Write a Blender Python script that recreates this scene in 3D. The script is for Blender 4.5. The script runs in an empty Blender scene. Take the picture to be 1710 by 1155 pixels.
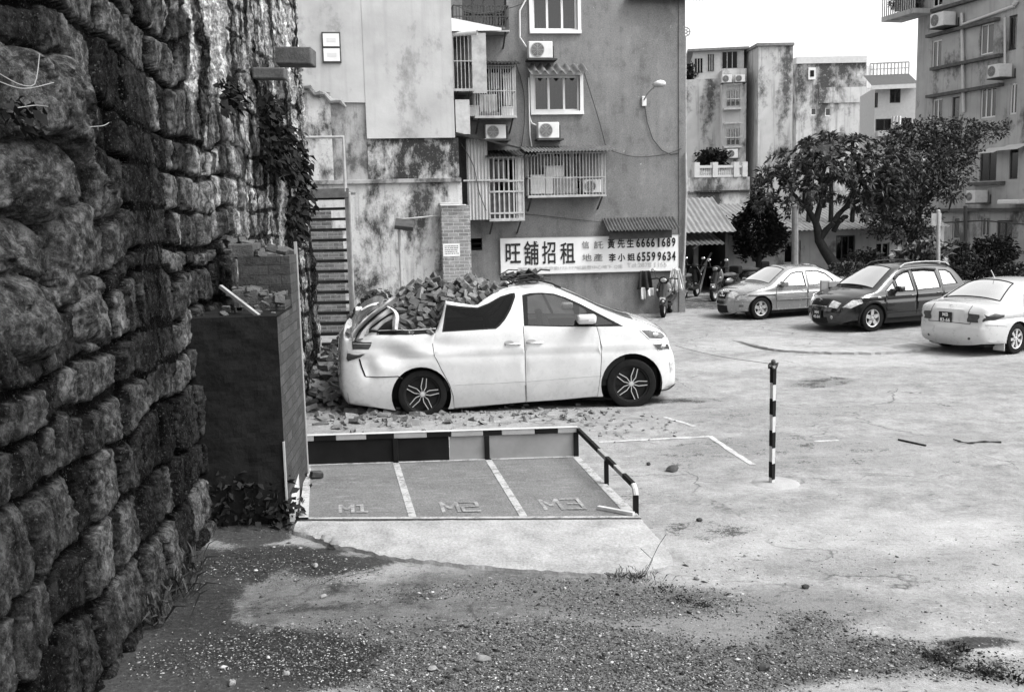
import bpy, bmesh, math, random
import numpy as np
from mathutils import Vector, Matrix
from mathutils.geometry import delaunay_2d_cdt
R = math.radians
S = bpy.context.scene
COL = S.collection

# ------------------------------------------------------------ camera
CAMZ = 2.9
cam = bpy.data.cameras.new('camera'); cam.sensor_width = 36.0; cam.lens = 35.0
cam.clip_start = 0.1; cam.clip_end = 3000
camo = bpy.data.objects.new('camera', cam); COL.objects.link(camo)
CM = Matrix.Translation((0, 0, CAMZ)) @ Matrix.Rotation(R(90 - 7.76), 4, 'X') @ Matrix.Rotation(-0.024, 4, 'Z')
camo.matrix_world = CM
S.camera = camo
FPX = 35.0 / 36.0 * 1710

# ------------------------------------------------------------ sky, sun, exposure
SUN_EL, SUN_AZ = R(56), R(112)      # azimuth measured clockwise from +Y: the soft light comes from the right
w = bpy.data.worlds.new('World'); S.world = w; w.use_nodes = True
nt = w.node_tree; nt.nodes.clear()
sky = nt.nodes.new('ShaderNodeTexSky'); sky.sky_type = 'NISHITA'; sky.sun_disc = False
sky.sun_elevation = SUN_EL; sky.sun_rotation = SUN_AZ; sky.dust_density = 4.0; sky.air_density = 1.0; sky.ozone_density = 0.5
bw = nt.nodes.new('ShaderNodeRGBToBW'); bg = nt.nodes.new('ShaderNodeBackground'); wo = nt.nodes.new('ShaderNodeOutputWorld')
bg.inputs['Strength'].default_value = 0.15
nt.links.new(sky.outputs[0], bw.inputs[0]); nt.links.new(bw.outputs[0], bg.inputs['Color']); nt.links.new(bg.outputs[0], wo.inputs['Surface'])
sl = bpy.data.lights.new('sun', 'SUN'); sl.energy = 0.6; sl.angle = R(18); sl.color = (1, 1, 1)
so = bpy.data.objects.new('sun', sl); COL.objects.link(so)
sd = Vector((math.sin(SUN_AZ) * math.cos(SUN_EL), math.cos(SUN_AZ) * math.cos(SUN_EL), math.sin(SUN_EL)))
so.rotation_euler = sd.to_track_quat('Z', 'Y').to_euler()
S.view_settings.view_transform = 'Standard'; S.view_settings.look = 'None'
S.view_settings.exposure = 1.7; S.view_settings.gamma = 1.0
S.cycles.max_bounces = 6; S.cycles.transparent_max_bounces = 8
S.cycles.sample_clamp_indirect = 4.0; S.cycles.caustics_reflective = False; S.cycles.caustics_refractive = False

# ------------------------------------------------------------ picture to place
def ray(px, py):
    d = CM.to_3x3() @ Vector((px - 855.0, -(py - 577.5), -FPX))
    return d.normalized()
def G(px, py, z=0.0):
    d = ray(px, py); t = (z - CAMZ) / d.z
    return Vector((0, 0, CAMZ)) + d * t
def at(px, py, Y):
    d = ray(px, py); return Vector((0, 0, CAMZ)) + d * (Y / d.y)
class Frame:
    """A vertical plane: origin o, local x along it (angle a), local -y towards the viewer."""
    def __init__(s, o, a):
        s.o = Vector((o[0], o[1], 0)); s.a = a
        s.u = Vector((math.cos(a), math.sin(a), 0)); s.n = Vector((math.sin(a), -math.cos(a), 0))
    def px(s, x, y, d=0.0):
        r = ray(x, y); c = Vector((0, 0, CAMZ)); q = s.o + s.n * d
        t = (q - c).dot(s.n) / r.dot(s.n); p = c + r * t
        return ((p - s.o).dot(s.u), p.z)
    def rect(s, x0, y0, x1, y1, d=0.0):
        a = s.px(x0, (y0 + y1) / 2, d)[0]; b = s.px(x1, (y0 + y1) / 2, d)[0]
        t = s.px((x0 + x1) / 2, y0, d)[1]; c = s.px((x0 + x1) / 2, y1, d)[1]
        return a, b, c, t
    def w(s, lx, d, z):
        p = s.o + s.u * lx + s.n * d; return Vector((p.x, p.y, z))

# ------------------------------------------------------------ noise
def _h(ix, iy, seed):
    n = (ix.astype(np.int64) * 374761393 + iy.astype(np.int64) * 668265263 + seed * 974634533) & 0xffffffff
    n = ((n ^ (n >> 13)) * 1274126177) & 0xffffffff
    n = ((n ^ (n >> 16)) * 2246822519) & 0xffffffff
    return ((n ^ (n >> 15)) & 0xffffff) / float(0xffffff)
def vn(x, y, seed=0):
    x = np.asarray(x, float); y = np.asarray(y, float)
    ix = np.floor(x); iy = np.floor(y); fx = x - ix; fy = y - iy
    fx = fx * fx * (3 - 2 * fx); fy = fy * fy * (3 - 2 * fy)
    a = _h(ix, iy, seed); b = _h(ix + 1, iy, seed); c = _h(ix, iy + 1, seed); d = _h(ix + 1, iy + 1, seed)
    return (a * (1 - fx) + b * fx) * (1 - fy) + (c * (1 - fx) + d * fx) * fy
def fbm(x, y, seed=0, o=4, gain=.5):
    s = 0; a = 1; t = 0
    for i in range(o):
        s = s + a * vn(x * 2 ** i + 17.3 * i, y * 2 ** i - 9.1 * i, seed + i); t += a; a *= gain
    return s / t
def facet(x, y, s, seed):
    """piecewise flat chips: every jittered cell has its own tilted plane"""
    x = np.asarray(x, float) * s; y = np.asarray(y, float) * s; ix = np.floor(x); iy = np.floor(y); best = np.full(x.shape, 1e9); val = np.zeros(x.shape)
    for dx in (-1, 0, 1):
        for dy in (-1, 0, 1):
            cx = ix + dx; cy = iy + dy; px = cx + _h(cx, cy, seed); py = cy + _h(cx, cy, seed + 1); d = (x - px) ** 2 + (y - py) ** 2
            v = (_h(cx, cy, seed + 2) - .5) * 2 * (x - px) + (_h(cx, cy, seed + 3) - .5) * 2 * (y - py) + (_h(cx, cy, seed + 4) - .5) * .8; m = d < best; best[m] = d[m]; val[m] = v[m]
    return val
def sstep(a, b, x):
    t = np.clip((x - a) / (b - a), 0, 1); return t * t * (3 - 2 * t)

# ------------------------------------------------------------ materials
def g(v): return (v, v, v, 1)
class NM:
    def __init__(s, name):
        s.m = bpy.data.materials.new(name); s.m.use_nodes = True; s.t = s.m.node_tree; s.t.nodes.clear()
        s.out = s.n('ShaderNodeOutputMaterial'); s.b = s.n('ShaderNodeBsdfPrincipled'); s.l(s.b.outputs[0], s.out.inputs[0])
        s.tc = s.n('ShaderNodeTexCoord')
    def n(s, t, **k):
        q = s.t.nodes.new(t)
        for a, v in k.items(): setattr(q, a, v)
        return q
    def l(s, a, b): s.t.links.new(a, b)
    def mp(s, scale=(1, 1, 1), co='Object', rot=(0, 0, 0), loc=(0, 0, 0)):
        m = s.n('ShaderNodeMapping'); m.inputs['Scale'].default_value = scale; m.inputs['Rotation'].default_value = rot; m.inputs['Location'].default_value = loc
        s.l(s.tc.outputs[co], m.inputs[0]); return m.outputs[0]
    def noise(s, vec, scale, det=4, rough=.55, dist=0):
        q = s.n('ShaderNodeTexNoise'); q.inputs['Scale'].default_value = scale; q.inputs['Detail'].default_value = det
        q.inputs['Roughness'].default_value = rough; q.inputs['Distortion'].default_value = dist; s.l(vec, q.inputs['Vector']); return q.outputs['Fac']
    def ramp(s, f, stops):
        q = s.n('ShaderNodeValToRGB'); e = q.color_ramp.elements
        while len(e) < len(stops): e.new(.5)
        for i, (p, v) in enumerate(stops): e[i].position = p; e[i].color = g(v)
        s.l(f, q.inputs[0]); return q.outputs[0]
    def mix(s, f, a, b, mode='MIX'):
        q = s.n('ShaderNodeMix', data_type='RGBA', blend_type=mode)
        for i, v in ((0, f), (6, a), (7, b)):
            if isinstance(v, (int, float)): q.inputs[i].default_value = g(v) if i else v
            else: s.l(v, q.inputs[i])
        return q.outputs[2]
    def math(s, op, a, b=0.0):
        q = s.n('ShaderNodeMath', operation=op)
        for i, v in enumerate((a, b)):
            if isinstance(v, (int, float)): q.inputs[i].default_value = v
            else: s.l(v, q.inputs[i])
        return q.outputs[0]
    def bump(s, h, st=.3, d=.02):
        q = s.n('ShaderNodeBump'); q.inputs['Strength'].default_value = st; q.inputs['Distance'].default_value = d
        s.l(h, q.inputs['Height']); s.l(q.outputs[0], s.b.inputs['Normal'])
    def col(s, c):
        if isinstance(c, (int, float)): s.b.inputs['Base Color'].default_value = g(c)
        else: s.l(c, s.b.inputs['Base Color'])
    def rough(s, v, spec=.3, metal=0):
        if isinstance(v, (int, float)): s.b.inputs['Roughness'].default_value = v
        else: s.l(v, s.b.inputs['Roughness'])
        s.b.inputs['Specular IOR Level'].default_value = spec; s.b.inputs['Metallic'].default_value = metal

def plain(name, v, rough=.6, spec=.3, var=.25, scale=6.0, bump=0.0, metal=0, stretch=(1, 1, 1), fine=0.0):
    k = NM(name); f = k.noise(k.mp(stretch), scale, 5, .6)
    c = k.ramp(f, [(.25, v * (1 - var)), (.75, min(.9, v * (1 + var)))])
    if fine:
        f2 = k.noise(k.mp(), scale * 14, 3, .7); c = k.mix(fine, c, k.ramp(f2, [(.3, v * .35), (.7, min(.95, v * 1.5))]))
    k.col(c); k.rough(rough, spec, metal)
    if bump: k.bump(k.noise(k.mp(stretch), scale * 5, 5, .7), bump, .02)
    return k.m
def stained(name, base, dark, amt, scale=.7, streak=.5, spots=.3, bump=.25, light=None):
    """weathered plaster: broad mould patches, vertical runs and fine specks"""
    k = NM(name); light = light or min(.85, base * 1.25)
    a = k.noise(k.mp(), scale * 2.2, 4, .6); c = k.ramp(a, [(.3, base * .85), (.7, light)])
    p = k.noise(k.mp((1, 1, .6)), scale * 1.6, 9, .72, .12)
    m = k.ramp(p, [(.62 - amt * .35, 0), (.70 - amt * .3, 1)])
    st = k.noise(k.mp((9, 9, .5)), scale * 1.6, 5, .6); sm = k.ramp(st, [(.52, 0), (.72, 1)])
    sp = k.noise(k.mp(), scale * 26, 4, .75); spm = k.ramp(sp, [(.58, 0), (.66, 1)])
    c = k.mix(m, c, k.mix(spm, dark, base * .8)); c = k.mix(k.math('MULTIPLY', sm, streak), c, dark * 1.3)
    c = k.mix(k.math('MULTIPLY', spm, spots), c, dark * 1.5); k.col(c); k.rough(.9, .15)
    k.bump(k.noise(k.mp(), scale * 18, 6, .7), bump, .03); return k.m
def brickmat(name, b1, b2, mort, size=(.23, .075), bump=.5, wear=.35, pale=.5):
    k = NM(name); sep = k.n('ShaderNodeSeparateXYZ'); k.l(k.tc.outputs['Object'], sep.inputs[0])
    cm = k.n('ShaderNodeCombineXYZ'); k.l(k.math('ADD', sep.outputs[0], sep.outputs[1]), cm.inputs[0]); k.l(sep.outputs[2], cm.inputs[1])
    t = k.n('ShaderNodeTexBrick'); t.inputs['Scale'].default_value = 1; t.inputs['Brick Width'].default_value = size[0]; t.inputs['Row Height'].default_value = size[1]
    t.inputs['Mortar Size'].default_value = .009; t.inputs['Mortar Smooth'].default_value = .3; t.inputs['Bias'].default_value = 0
    t.inputs['Color1'].default_value = g(b1); t.inputs['Color2'].default_value = g(b2); t.inputs['Mortar'].default_value = g(mort)
    k.l(cm.outputs[0], t.inputs['Vector'])
    n = k.noise(k.mp(), 5, 6, .7); n2 = k.noise(k.mp(), 40, 3, .7)
    c = k.mix(k.math('MULTIPLY', k.ramp(n, [(.5, 0), (.62, 1)]), wear), t.outputs[0], pale)
    c = k.mix(.25, c, k.ramp(n2, [(.3, b1 * .4), (.7, min(.8, b2 * 1.6))])); k.col(c); k.rough(.9, .15)
    k.bump(k.math('SUBTRACT', n2, k.math('MULTIPLY', t.outputs['Fac'], 1.5)), bump, .02); return k.m
def glassmat(name, tint=.35, refl=1.0, dark=.02, trans=.6, floor=.05):
    k = NM(name); k.t.nodes.remove(k.b)
    tr = k.n('ShaderNodeBsdfTransparent'); tr.inputs[0].default_value = g(tint)
    df = k.n('ShaderNodeBsdfDiffuse'); df.inputs[0].default_value = g(dark)
    gl = k.n('ShaderNodeBsdfGlossy'); gl.inputs['Roughness'].default_value = .02; gl.inputs[0].default_value = g(.95)
    m1 = k.n('ShaderNodeMixShader'); m1.inputs[0].default_value = 1 - trans; k.l(tr.outputs[0], m1.inputs[1]); k.l(df.outputs[0], m1.inputs[2])
    lw = k.n('ShaderNodeLayerWeight'); lw.inputs[0].default_value = .5
    fr = k.math('ADD', k.math('MULTIPLY', k.math('POWER', lw.outputs['Facing'], 3.5), .9), floor)
    m2 = k.n('ShaderNodeMixShader'); k.l(k.math('MINIMUM', k.math('MULTIPLY', fr, refl), .95), m2.inputs[0]); k.l(m1.outputs[0], m2.inputs[1]); k.l(gl.outputs[0], m2.inputs[2])
    k.l(m2.outputs[0], k.out.inputs[0]); return k.m
def paint(name, v, rough=.25, coat=1.0, flake=0.0, dirt=.12):
    k = NM(name); n = k.noise(k.mp(), 3, 5, .6); c = k.ramp(n, [(.3, v * (1 - dirt)), (.7, v)])
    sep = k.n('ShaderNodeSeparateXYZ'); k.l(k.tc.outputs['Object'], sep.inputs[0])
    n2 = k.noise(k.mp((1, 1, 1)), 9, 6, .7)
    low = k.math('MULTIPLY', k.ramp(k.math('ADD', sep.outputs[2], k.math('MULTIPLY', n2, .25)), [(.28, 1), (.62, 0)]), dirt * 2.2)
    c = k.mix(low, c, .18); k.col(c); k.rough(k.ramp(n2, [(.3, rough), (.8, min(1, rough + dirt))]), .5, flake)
    k.b.inputs['Coat Weight'].default_value = coat; k.b.inputs['Coat Roughness'].default_value = .06; return k.m
M = {}

# ------------------------------------------------------------ mesh builder
class MB:
    def __init__(s): s.v = []; s.f = []
    def add(s, vs, fs):
        b = len(s.v); s.v += [tuple(v) for v in vs]; s.f += [tuple(i + b for i in f) for f in fs]; return s
    def box(s, x0, x1, y0, y1, z0, z1, m=None):
        vs = [Vector((x, y, z)) for x in (x0, x1) for y in (y0, y1) for z in (z0, z1)]
        if m is not None: vs = [m @ v for v in vs]
        return s.add(vs, [(0, 1, 3, 2), (4, 6, 7, 5), (0, 4, 5, 1), (2, 3, 7, 6), (0, 2, 6, 4), (1, 5, 7, 3)])
    def bar(s, p, q, w, h=None, up=(0, 0, 1)):
        p = Vector(p); q = Vector(q); h = h or w; d = (q - p); L = d.length
        if L < 1e-6: return s
        d /= L; u = Vector(up)
        if abs(d.dot(u)) > .98: u = Vector((0, 1, 0))
        a = d.cross(u).normalized(); b = a.cross(d)
        m = Matrix((a, d, b)).transposed().to_4x4(); m.translation = p
        return s.box(-w / 2, w / 2, 0, L, -h / 2, h / 2, m)
    def tube(s, pts, r, n=8, caps=True):
        pts = [Vector(p) for p in pts]; k = len(pts)
        rs = [r] * k if isinstance(r, (int, float)) else list(r)
        vs = []; a = None
        for i, p in enumerate(pts):
            d = (pts[min(i + 1, k - 1)] - pts[max(i - 1, 0)]).normalized()
            if a is None: a = d.orthogonal().normalized()
            else: a = (a - d * a.dot(d)); a = a.normalized() if a.length > 1e-5 else d.orthogonal().normalized()
            b = d.cross(a)
            vs += [p + (a * math.cos(2 * math.pi * j / n) + b * math.sin(2 * math.pi * j / n)) * rs[i] for j in range(n)]
        fs = [(i * n + j, i * n + (j + 1) % n, (i + 1) * n + (j + 1) % n, (i + 1) * n + j) for i in range(k - 1) for j in range(n)]
        if caps: fs += [tuple(range(n))[::-1], tuple((k - 1) * n + j for j in range(n))]
        return s.add(vs, fs)
    def lathe(s, prof, n=32, m=None, close=False):
        """profile of (r, h): turned round local y"""
        vs = [Vector((r * math.cos(2 * math.pi * j / n), h, r * math.sin(2 * math.pi * j / n))) for r, h in prof for j in range(n)]
        if m is not None: vs = [m @ v for v in vs]
        k = len(prof); fs = [(i * n + j, (i + 1) * n + j, (i + 1) * n + (j + 1) % n, i * n + (j + 1) % n) for i in range(k - 1) for j in range(n)]
        if close: fs += [tuple(range(n)), tuple((k - 1) * n + j for j in range(n))[::-1]]
        return s.add(vs, fs)
    def prism(s, poly, lo, hi, m=None):
        """polygon in x,z pushed from y=lo to y=hi"""
        n = len(poly); vs = [Vector((x, lo, z)) for x, z in poly] + [Vector((x, hi, z)) for x, z in poly]
        if m is not None: vs = [m @ v for v in vs]
        return s.add(vs, [tuple(range(n)), tuple(range(n, 2 * n))[::-1]] + [(i, (i + 1) % n, n + (i + 1) % n, n + i) for i in range(n)])
    def grid(s, fn, nu, nv):
        vs = [fn(i / (nu - 1), j / (nv - 1)) for i in range(nu) for j in range(nv)]
        return s.add(vs, [(i * nv + j, (i + 1) * nv + j, (i + 1) * nv + j + 1, i * nv + j + 1) for i in range(nu - 1) for j in range(nv - 1)])
    def ball(s, c, r, n=10, m=None, seed=None, jit=0.0):
        c = Vector(c); r = (r, r, r) if isinstance(r, (int, float)) else r; rd = random.Random(seed)
        vs = [Vector((0, 0, -1))]; k = max(3, n // 2)
        for i in range(1, k):
            p = -math.pi / 2 + math.pi * i / k
            vs += [Vector((math.cos(p) * math.cos(2 * math.pi * j / n), math.cos(p) * math.sin(2 * math.pi * j / n), math.sin(p))) for j in range(n)]
        vs.append(Vector((0, 0, 1))); L = len(vs) - 1
        vs = [Vector((v.x * r[0], v.y * r[1], v.z * r[2])) * (1 + (rd.random() - .5) * jit) for v in vs]
        if m is not None: vs = [m @ v for v in vs]
        fs = [(0, 1 + (j + 1) % n, 1 + j) for j in range(n)] + [(L, L - n + j, L - n + (j + 1) % n) for j in range(n)]
        for i in range(k - 2):
            o = 1 + i * n; fs += [(o + j, o + (j + 1) % n, o + n + (j + 1) % n, o + n + j) for j in range(n)]
        return s.add([c + v for v in vs], fs)
    def mesh(s, name, mat, smooth=None, bevel=0, seg=2, recalc=True):
        me = bpy.data.meshes.new(name); me.from_pydata(s.v, [], s.f)
        if bevel or recalc:
            bm = bmesh.new(); bm.from_mesh(me)
            if recalc: bmesh.ops.recalc_face_normals(bm, faces=bm.faces)
            if bevel: 
                ed = [e for e in bm.edges if len(e.link_faces) == 2 and e.calc_face_angle(0) > .5]
                bmesh.ops.bevel(bm, geom=ed, offset=bevel, segments=seg, affect='EDGES', profile=.5, clamp_overlap=True)
            bm.to_mesh(me); bm.free()
        if smooth is not None:
            me.polygons.foreach_set('use_smooth', [True] * len(me.polygons)); me.set_sharp_from_angle(angle=R(smooth))
        me.materials.append(mat if not isinstance(mat, str) else M[mat]); return me
    def build(s, name, mat, parent=None, **k):
        o = bpy.data.objects.new(name, s.mesh(name, mat, **k)); COL.objects.link(o)
        if parent is not None: o.parent = parent
        return o
def tag(o, label=None, cat=None, group=None, kind=None):
    if label: o['label'] = label
    if cat: o['category'] = cat
    if group: o['group'] = group
    if kind: o['kind'] = kind
    return o
def thing(name, label, cat, loc=(0, 0, 0), rz=0, group=None):
    o = bpy.data.objects.new(name, None); COL.objects.link(o); o.empty_display_size = .2
    o.location = loc; o.rotation_euler = (0, 0, rz); return tag(o, label, cat, group)
def empty(name, parent):
    o = bpy.data.objects.new(name, None); COL.objects.link(o); o.parent = parent; return o
def dup(root, loc=None, rz=None, label=None, group=None, parent=None):
    kids = [c for c in COL.objects if c.parent == root]
    r = root.copy(); COL.objects.link(r)
    if parent is not None: r.parent = parent
    if loc is not None: r.location = loc
    if rz is not None: r.rotation_euler = (0, 0, rz)
    if label: r['label'] = label
    if group: r['group'] = group
    for c in kids: dup(c, parent=r)
    return r
def attr_mesh(name, V, F, mat, attrs=None, smooth=True):
    """a mesh from numpy arrays (quads)"""
    me = bpy.data.meshes.new(name); me.vertices.add(len(V)); me.vertices.foreach_set('co', np.asarray(V, np.float32).ravel())
    F = np.asarray(F, np.int32); k = F.shape[1]
    me.loops.add(F.size); me.loops.foreach_set('vertex_index', F.ravel()); me.polygons.add(len(F))
    me.polygons.foreach_set('loop_start', np.arange(0, F.size, k, dtype=np.int32))
    me.update(calc_edges=True)
    if smooth: me.polygons.foreach_set('use_smooth', np.ones(len(F), bool))
    for a, val in (attrs or {}).items():
        q = me.attributes.new(a, 'FLOAT', 'POINT'); q.data.foreach_set('value', np.asarray(val, np.float32).ravel())
    me.materials.append(mat); me.validate(); return me
def grid_faces(nu, nv):
    i, j = np.meshgrid(np.arange(nu - 1), np.arange(nv - 1), indexing='ij'); a = (i * nv + j).ravel()
    return np.stack([a, a + nv, a + nv + 1, a + 1], 1)
def text_mesh(name, txt, size, mat, parent=None, m=None, bold=0.0, sx=1.0, ext=.002, align='LEFT'):
    cu = bpy.data.curves.new(name, 'FONT'); cu.body = txt; cu.size = size; cu.extrude = ext; cu.offset = bold
    cu.align_x = align; cu.resolution_u = 3
    o = bpy.data.objects.new(name + '_tmp', cu); COL.objects.link(o)
    dg = bpy.context.evaluated_depsgraph_get(); me = bpy.data.meshes.new_from_object(o.evaluated_get(dg))
    bpy.data.objects.remove(o); me.transform(Matrix.Diagonal((sx, 1, 1, 1)))
    # lettering lies in x,y: stand it up to face -y
    me.transform(Matrix.Rotation(R(90), 4, 'X'))
    if m is not None: me.transform(m)
    me.materials.clear(); me.materials.append(M[mat]); me.name = name
    o = bpy.data.objects.new(name, me); COL.objects.link(o)
    if parent is not None: o.parent = parent
    return o
def spline(pts, n):
    """Catmull-Rom through pts, resampled to n evenly spaced points"""
    P = [Vector(p) for p in pts]; out = []
    for i in range(len(P) - 1):
        a, b, c, d = P[max(i - 1, 0)], P[i], P[i + 1], P[min(i + 2, len(P) - 1)]
        for k in range(12):
            t = k / 12; out.append(.5 * ((2 * b) + (c - a) * t + (2 * a - 5 * b + 4 * c - d) * t * t + (3 * b - a - 3 * c + d) * t ** 3))
    out.append(P[-1]); L = [0]
    for i in range(1, len(out)): L.append(L[-1] + (out[i] - out[i - 1]).length)
    res = []; j = 0
    for k in range(n):
        s = L[-1] * k / (n - 1)
        while j < len(L) - 2 and L[j + 1] < s: j += 1
        t = (s - L[j]) / max(1e-9, L[j + 1] - L[j]); res.append(out[j].lerp(out[j + 1], min(1, max(0, t))))
    return res

# shared materials
M['dark'] = plain('dark_void', .012, .9, .1)
M['black'] = plain('black_plastic', .012, .6, .15)
M['rubber'] = plain('tyre_rubber', .013, .9, .06, bump=.2, scale=12)
M['iron'] = plain('painted_iron_pale', .34, .5, .3, var=.3)
M['iron_dark'] = plain('rusty_iron_dark', .05, .7, .2, var=.4)
M['iron_mid'] = plain('galvanised_iron', .3, .5, .4, var=.3)
M['white'] = plain('white_enamel', .6, .5, .3, var=.08)
M['whitewash'] = plain('whitewash', .48, .85, .2, var=.12, fine=.08, bump=.1)
M['chrome'] = plain('chrome', .75, .15, .5, var=.08, metal=1)
M['alloy'] = plain('alloy_silver', .62, .3, .5, var=.08, metal=.7)
M['glass'] = glassmat('window_glass', .5, 1.0, .015, .75)
M['carglass'] = glassmat('car_glass', .62, 1.3, .015, .85)
M['windscreen'] = glassmat('windscreen_glass', .55, 2.5, .02, .8, .24)
M['carglass_mid'] = glassmat('car_glass_mid', .6, 1.5, .015, .8, .11)
M['carglass_bright'] = glassmat('car_glass_bright', .6, 1.5, .015, .8, .17)
M['darkglass'] = glassmat('tinted_glass', .25, 1.0, .004, .45, .012)
M['letter'] = plain('black_lettering', .02, .6, .2)
M['letter_grey'] = plain('grey_lettering', .12, .6, .2)
M['letter_pale'] = plain('faded_lettering', .45, .6, .2, var=.1)
M['trunk'] = plain('tree_bark', .03, .9, .04, var=.4, scale=20, bump=.5, stretch=(1, 1, .3))
M['leaf'] = plain('dark_leaves', .034, .55, .18, var=.5, scale=3)
M['leaf_light'] = plain('pale_leaves', .075, .45, .4, var=.5, scale=4)
M['leaf_dark'] = plain('conifer_leaves', .018, .8, .05, var=.5, scale=5)
M['cloth_pale'] = plain('pale_cloth', .55, .9, .1, var=.2)
M['cloth_dark'] = plain('dark_cloth', .03, .9, .1, var=.3)
M['board'] = plain('grey_carton', .3, .8, .2, var=.2)
M['clear'] = glassmat('lamp_lens', .9, 2.0, .5, .55)

# ============================================================ GROUND
def gz(x, y):
    return -.03 * fbm(np.asarray(x) * .45, np.asarray(y) * .45, 3, 3) - .012 * fbm(np.asarray(x) * 3.1, np.asarray(y) * 3.1, 9, 3) + .02
def ellipse_mask(X, Y, items, seed):
    out = np.zeros_like(X); wx = (fbm(X * .9, Y * .9, seed, 4) - .5) * 1.3; wy = (fbm(X * .9 + 50, Y * .9, seed + 5, 4) - .5) * 1.6
    for px, py, rx, ry, a in items:
        c = G(px, py); l = G(px - rx, py); f = G(px, py - ry); n = G(px, min(1400, py + ry))
        ax = max(.05, abs(c.x - l.x)); ay = max(.05, (f.y - n.y) / 2); cy = (f.y + n.y) / 2
        sx = (px - 855) / FPX
        q = np.sqrt(((X + wx * ax * .8 - c.x - sx * (Y - c.y)) / ax) ** 2 + ((Y + wy * ay * .8 - cy) / ay) ** 2)
        out = np.maximum(out, a * (1 - sstep(.55, 1.15, q)))
    return out
gx = np.concatenate([[-1500, -400, -120, -40, -15], np.arange(-7, 15, .06), np.arange(15, 30, .5), [32, 40, 60, 120, 400, 1500]])
gy = np.concatenate([[-300, -60, -10, 0, 2, 3.5], np.arange(4.5, 20, .06), np.arange(20, 45, .25), [48, 55, 70, 110, 250, 700, 2500]])
GX, GY = np.meshgrid(gx, gy, indexing='ij')
GZ = gz(GX, GY)
# dark ground: wet patches, slab edge bottom right, shade painted under the van
damp_shade = ellipse_mask(GX, GY, [(200, 1100, 270, 150, 1.2), (300, 960, 150, 70, .95), (420, 1120, 260, 60, .7), (600, 1000, 200, 26, .4), (900, 1120, 300, 30, .3), (500, 1010, 150, 20, .4), (1060, 830, 120, 12, .35), (1330, 690, 300, 14, .3), (1540, 680, 200, 10, .3), (1450, 770, 260, 12, .3), (1250, 850, 160, 10, .3), (1500, 870, 220, 10, .25), (1600, 1000, 160, 14, .25),(330, 1110, 200, 90, 1), (470, 1120, 130, 70, .85), (430, 930, 160, 30, .95), (560, 948, 110, 24, .85), (290, 1010, 120, 110, .8),
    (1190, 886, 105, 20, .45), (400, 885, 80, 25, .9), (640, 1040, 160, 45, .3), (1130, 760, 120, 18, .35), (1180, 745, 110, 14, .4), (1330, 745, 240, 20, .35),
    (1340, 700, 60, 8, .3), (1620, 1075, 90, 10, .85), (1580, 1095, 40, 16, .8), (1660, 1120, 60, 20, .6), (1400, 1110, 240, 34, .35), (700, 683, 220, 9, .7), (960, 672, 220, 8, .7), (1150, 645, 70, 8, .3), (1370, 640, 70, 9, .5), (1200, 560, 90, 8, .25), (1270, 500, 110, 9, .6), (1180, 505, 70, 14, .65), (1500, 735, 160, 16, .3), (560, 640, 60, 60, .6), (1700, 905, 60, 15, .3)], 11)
gravel = ellipse_mask(GX, GY, [(650, 1010, 480, 70, .62), (1250, 1040, 400, 50, .4), (1500, 950, 260, 40, .3),(820, 1110, 560, 75, 1), (1050, 1010, 220, 34, .8), (1350, 1115, 330, 42, .8), (560, 1090, 300, 60, .8), (450, 945, 190, 40, .6), (900, 985, 260, 26, .6), (1560, 1120, 200, 30, .5)], 21)
pale = ellipse_mask(GX, GY, [(1400, 900, 330, 45, .6), (1620, 890, 130, 30, .9), (1620, 960, 170, 40, .7), (1300, 810, 100, 14, .8), (1450, 600, 330, 14, .7), (1650, 1100, 60, 25, .8), (760, 1000, 110, 12, .3), (1250, 575, 150, 12, .7), (850, 1060, 120, 20, .4), (1150, 960, 260, 25, .3)], 31)
V = np.stack([GX, GY, GZ], -1).reshape(-1, 3)
k = NM('old_concrete_ground'); P = k.mp()
a = lambda n: (lambda q: (setattr(q, 'attribute_name', n), q.outputs['Fac'])[1])(k.n('ShaderNodeAttribute'))
big = k.noise(P, .55, 8, .62, .4); mid = k.noise(P, 3.2, 7, .7); fin = k.noise(P, 26, 5, .75); vf = k.noise(P, 95, 3, .8)
streak = k.noise(k.mp((.5, 3.2, 1), rot=(0, 0, .35)), 2.4, 6, .7)
c = k.ramp(big, [(.32, .14), (.5, .225), (.66, .31)])
c = k.mix(.55, c, k.ramp(mid, [(.34, .08), (.5, .23), (.66, .36)]))
c = k.mix(k.math('MULTIPLY', k.ramp(streak, [(.52, 0), (.68, 1)]), .3), c, .14)
c = k.mix(a('pale'), c, k.ramp(mid, [(.3, .28), (.7, .42)]))
sp = k.ramp(k.math('ADD', k.math('MULTIPLY', vf, .6), k.math('MULTIPLY', fin, .4)), [(.4, 0), (.47, .5), (.53, .5), (.6, 1)])
gc = k.ramp(sp, [(0, .01), (.5, .068), (1, .24)])
gr = k.math('ADD', k.math('ADD', a('gravel'), k.math('MULTIPLY', k.math('SUBTRACT', mid, .5), 1.5)), k.math('MULTIPLY', k.math('SUBTRACT', fin, .5), 1.2))
c = k.mix(k.math('MULTIPLY', k.ramp(k.math('ADD', gr, k.math('MULTIPLY', k.math('SUBTRACT', vf, .5), .9)), [(.36, 0), (.6, 1)]), k.ramp(a('gravel'), [(.02, 0), (.3, .9)])), c, gc)
c = k.mix(.28, c, k.ramp(fin, [(.3, .06), (.55, .25), (.75, .42)]))
c = k.mix(k.math('MULTIPLY', k.ramp(vf, [(.6, 0), (.66, 1)]), .7), c, .04)
scr = k.noise(k.mp((1, 2.6, 1), rot=(0, 0, -.15)), 7, 8, .78, .3); scr2 = k.noise(P, 1.3, 4, .6)
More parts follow.
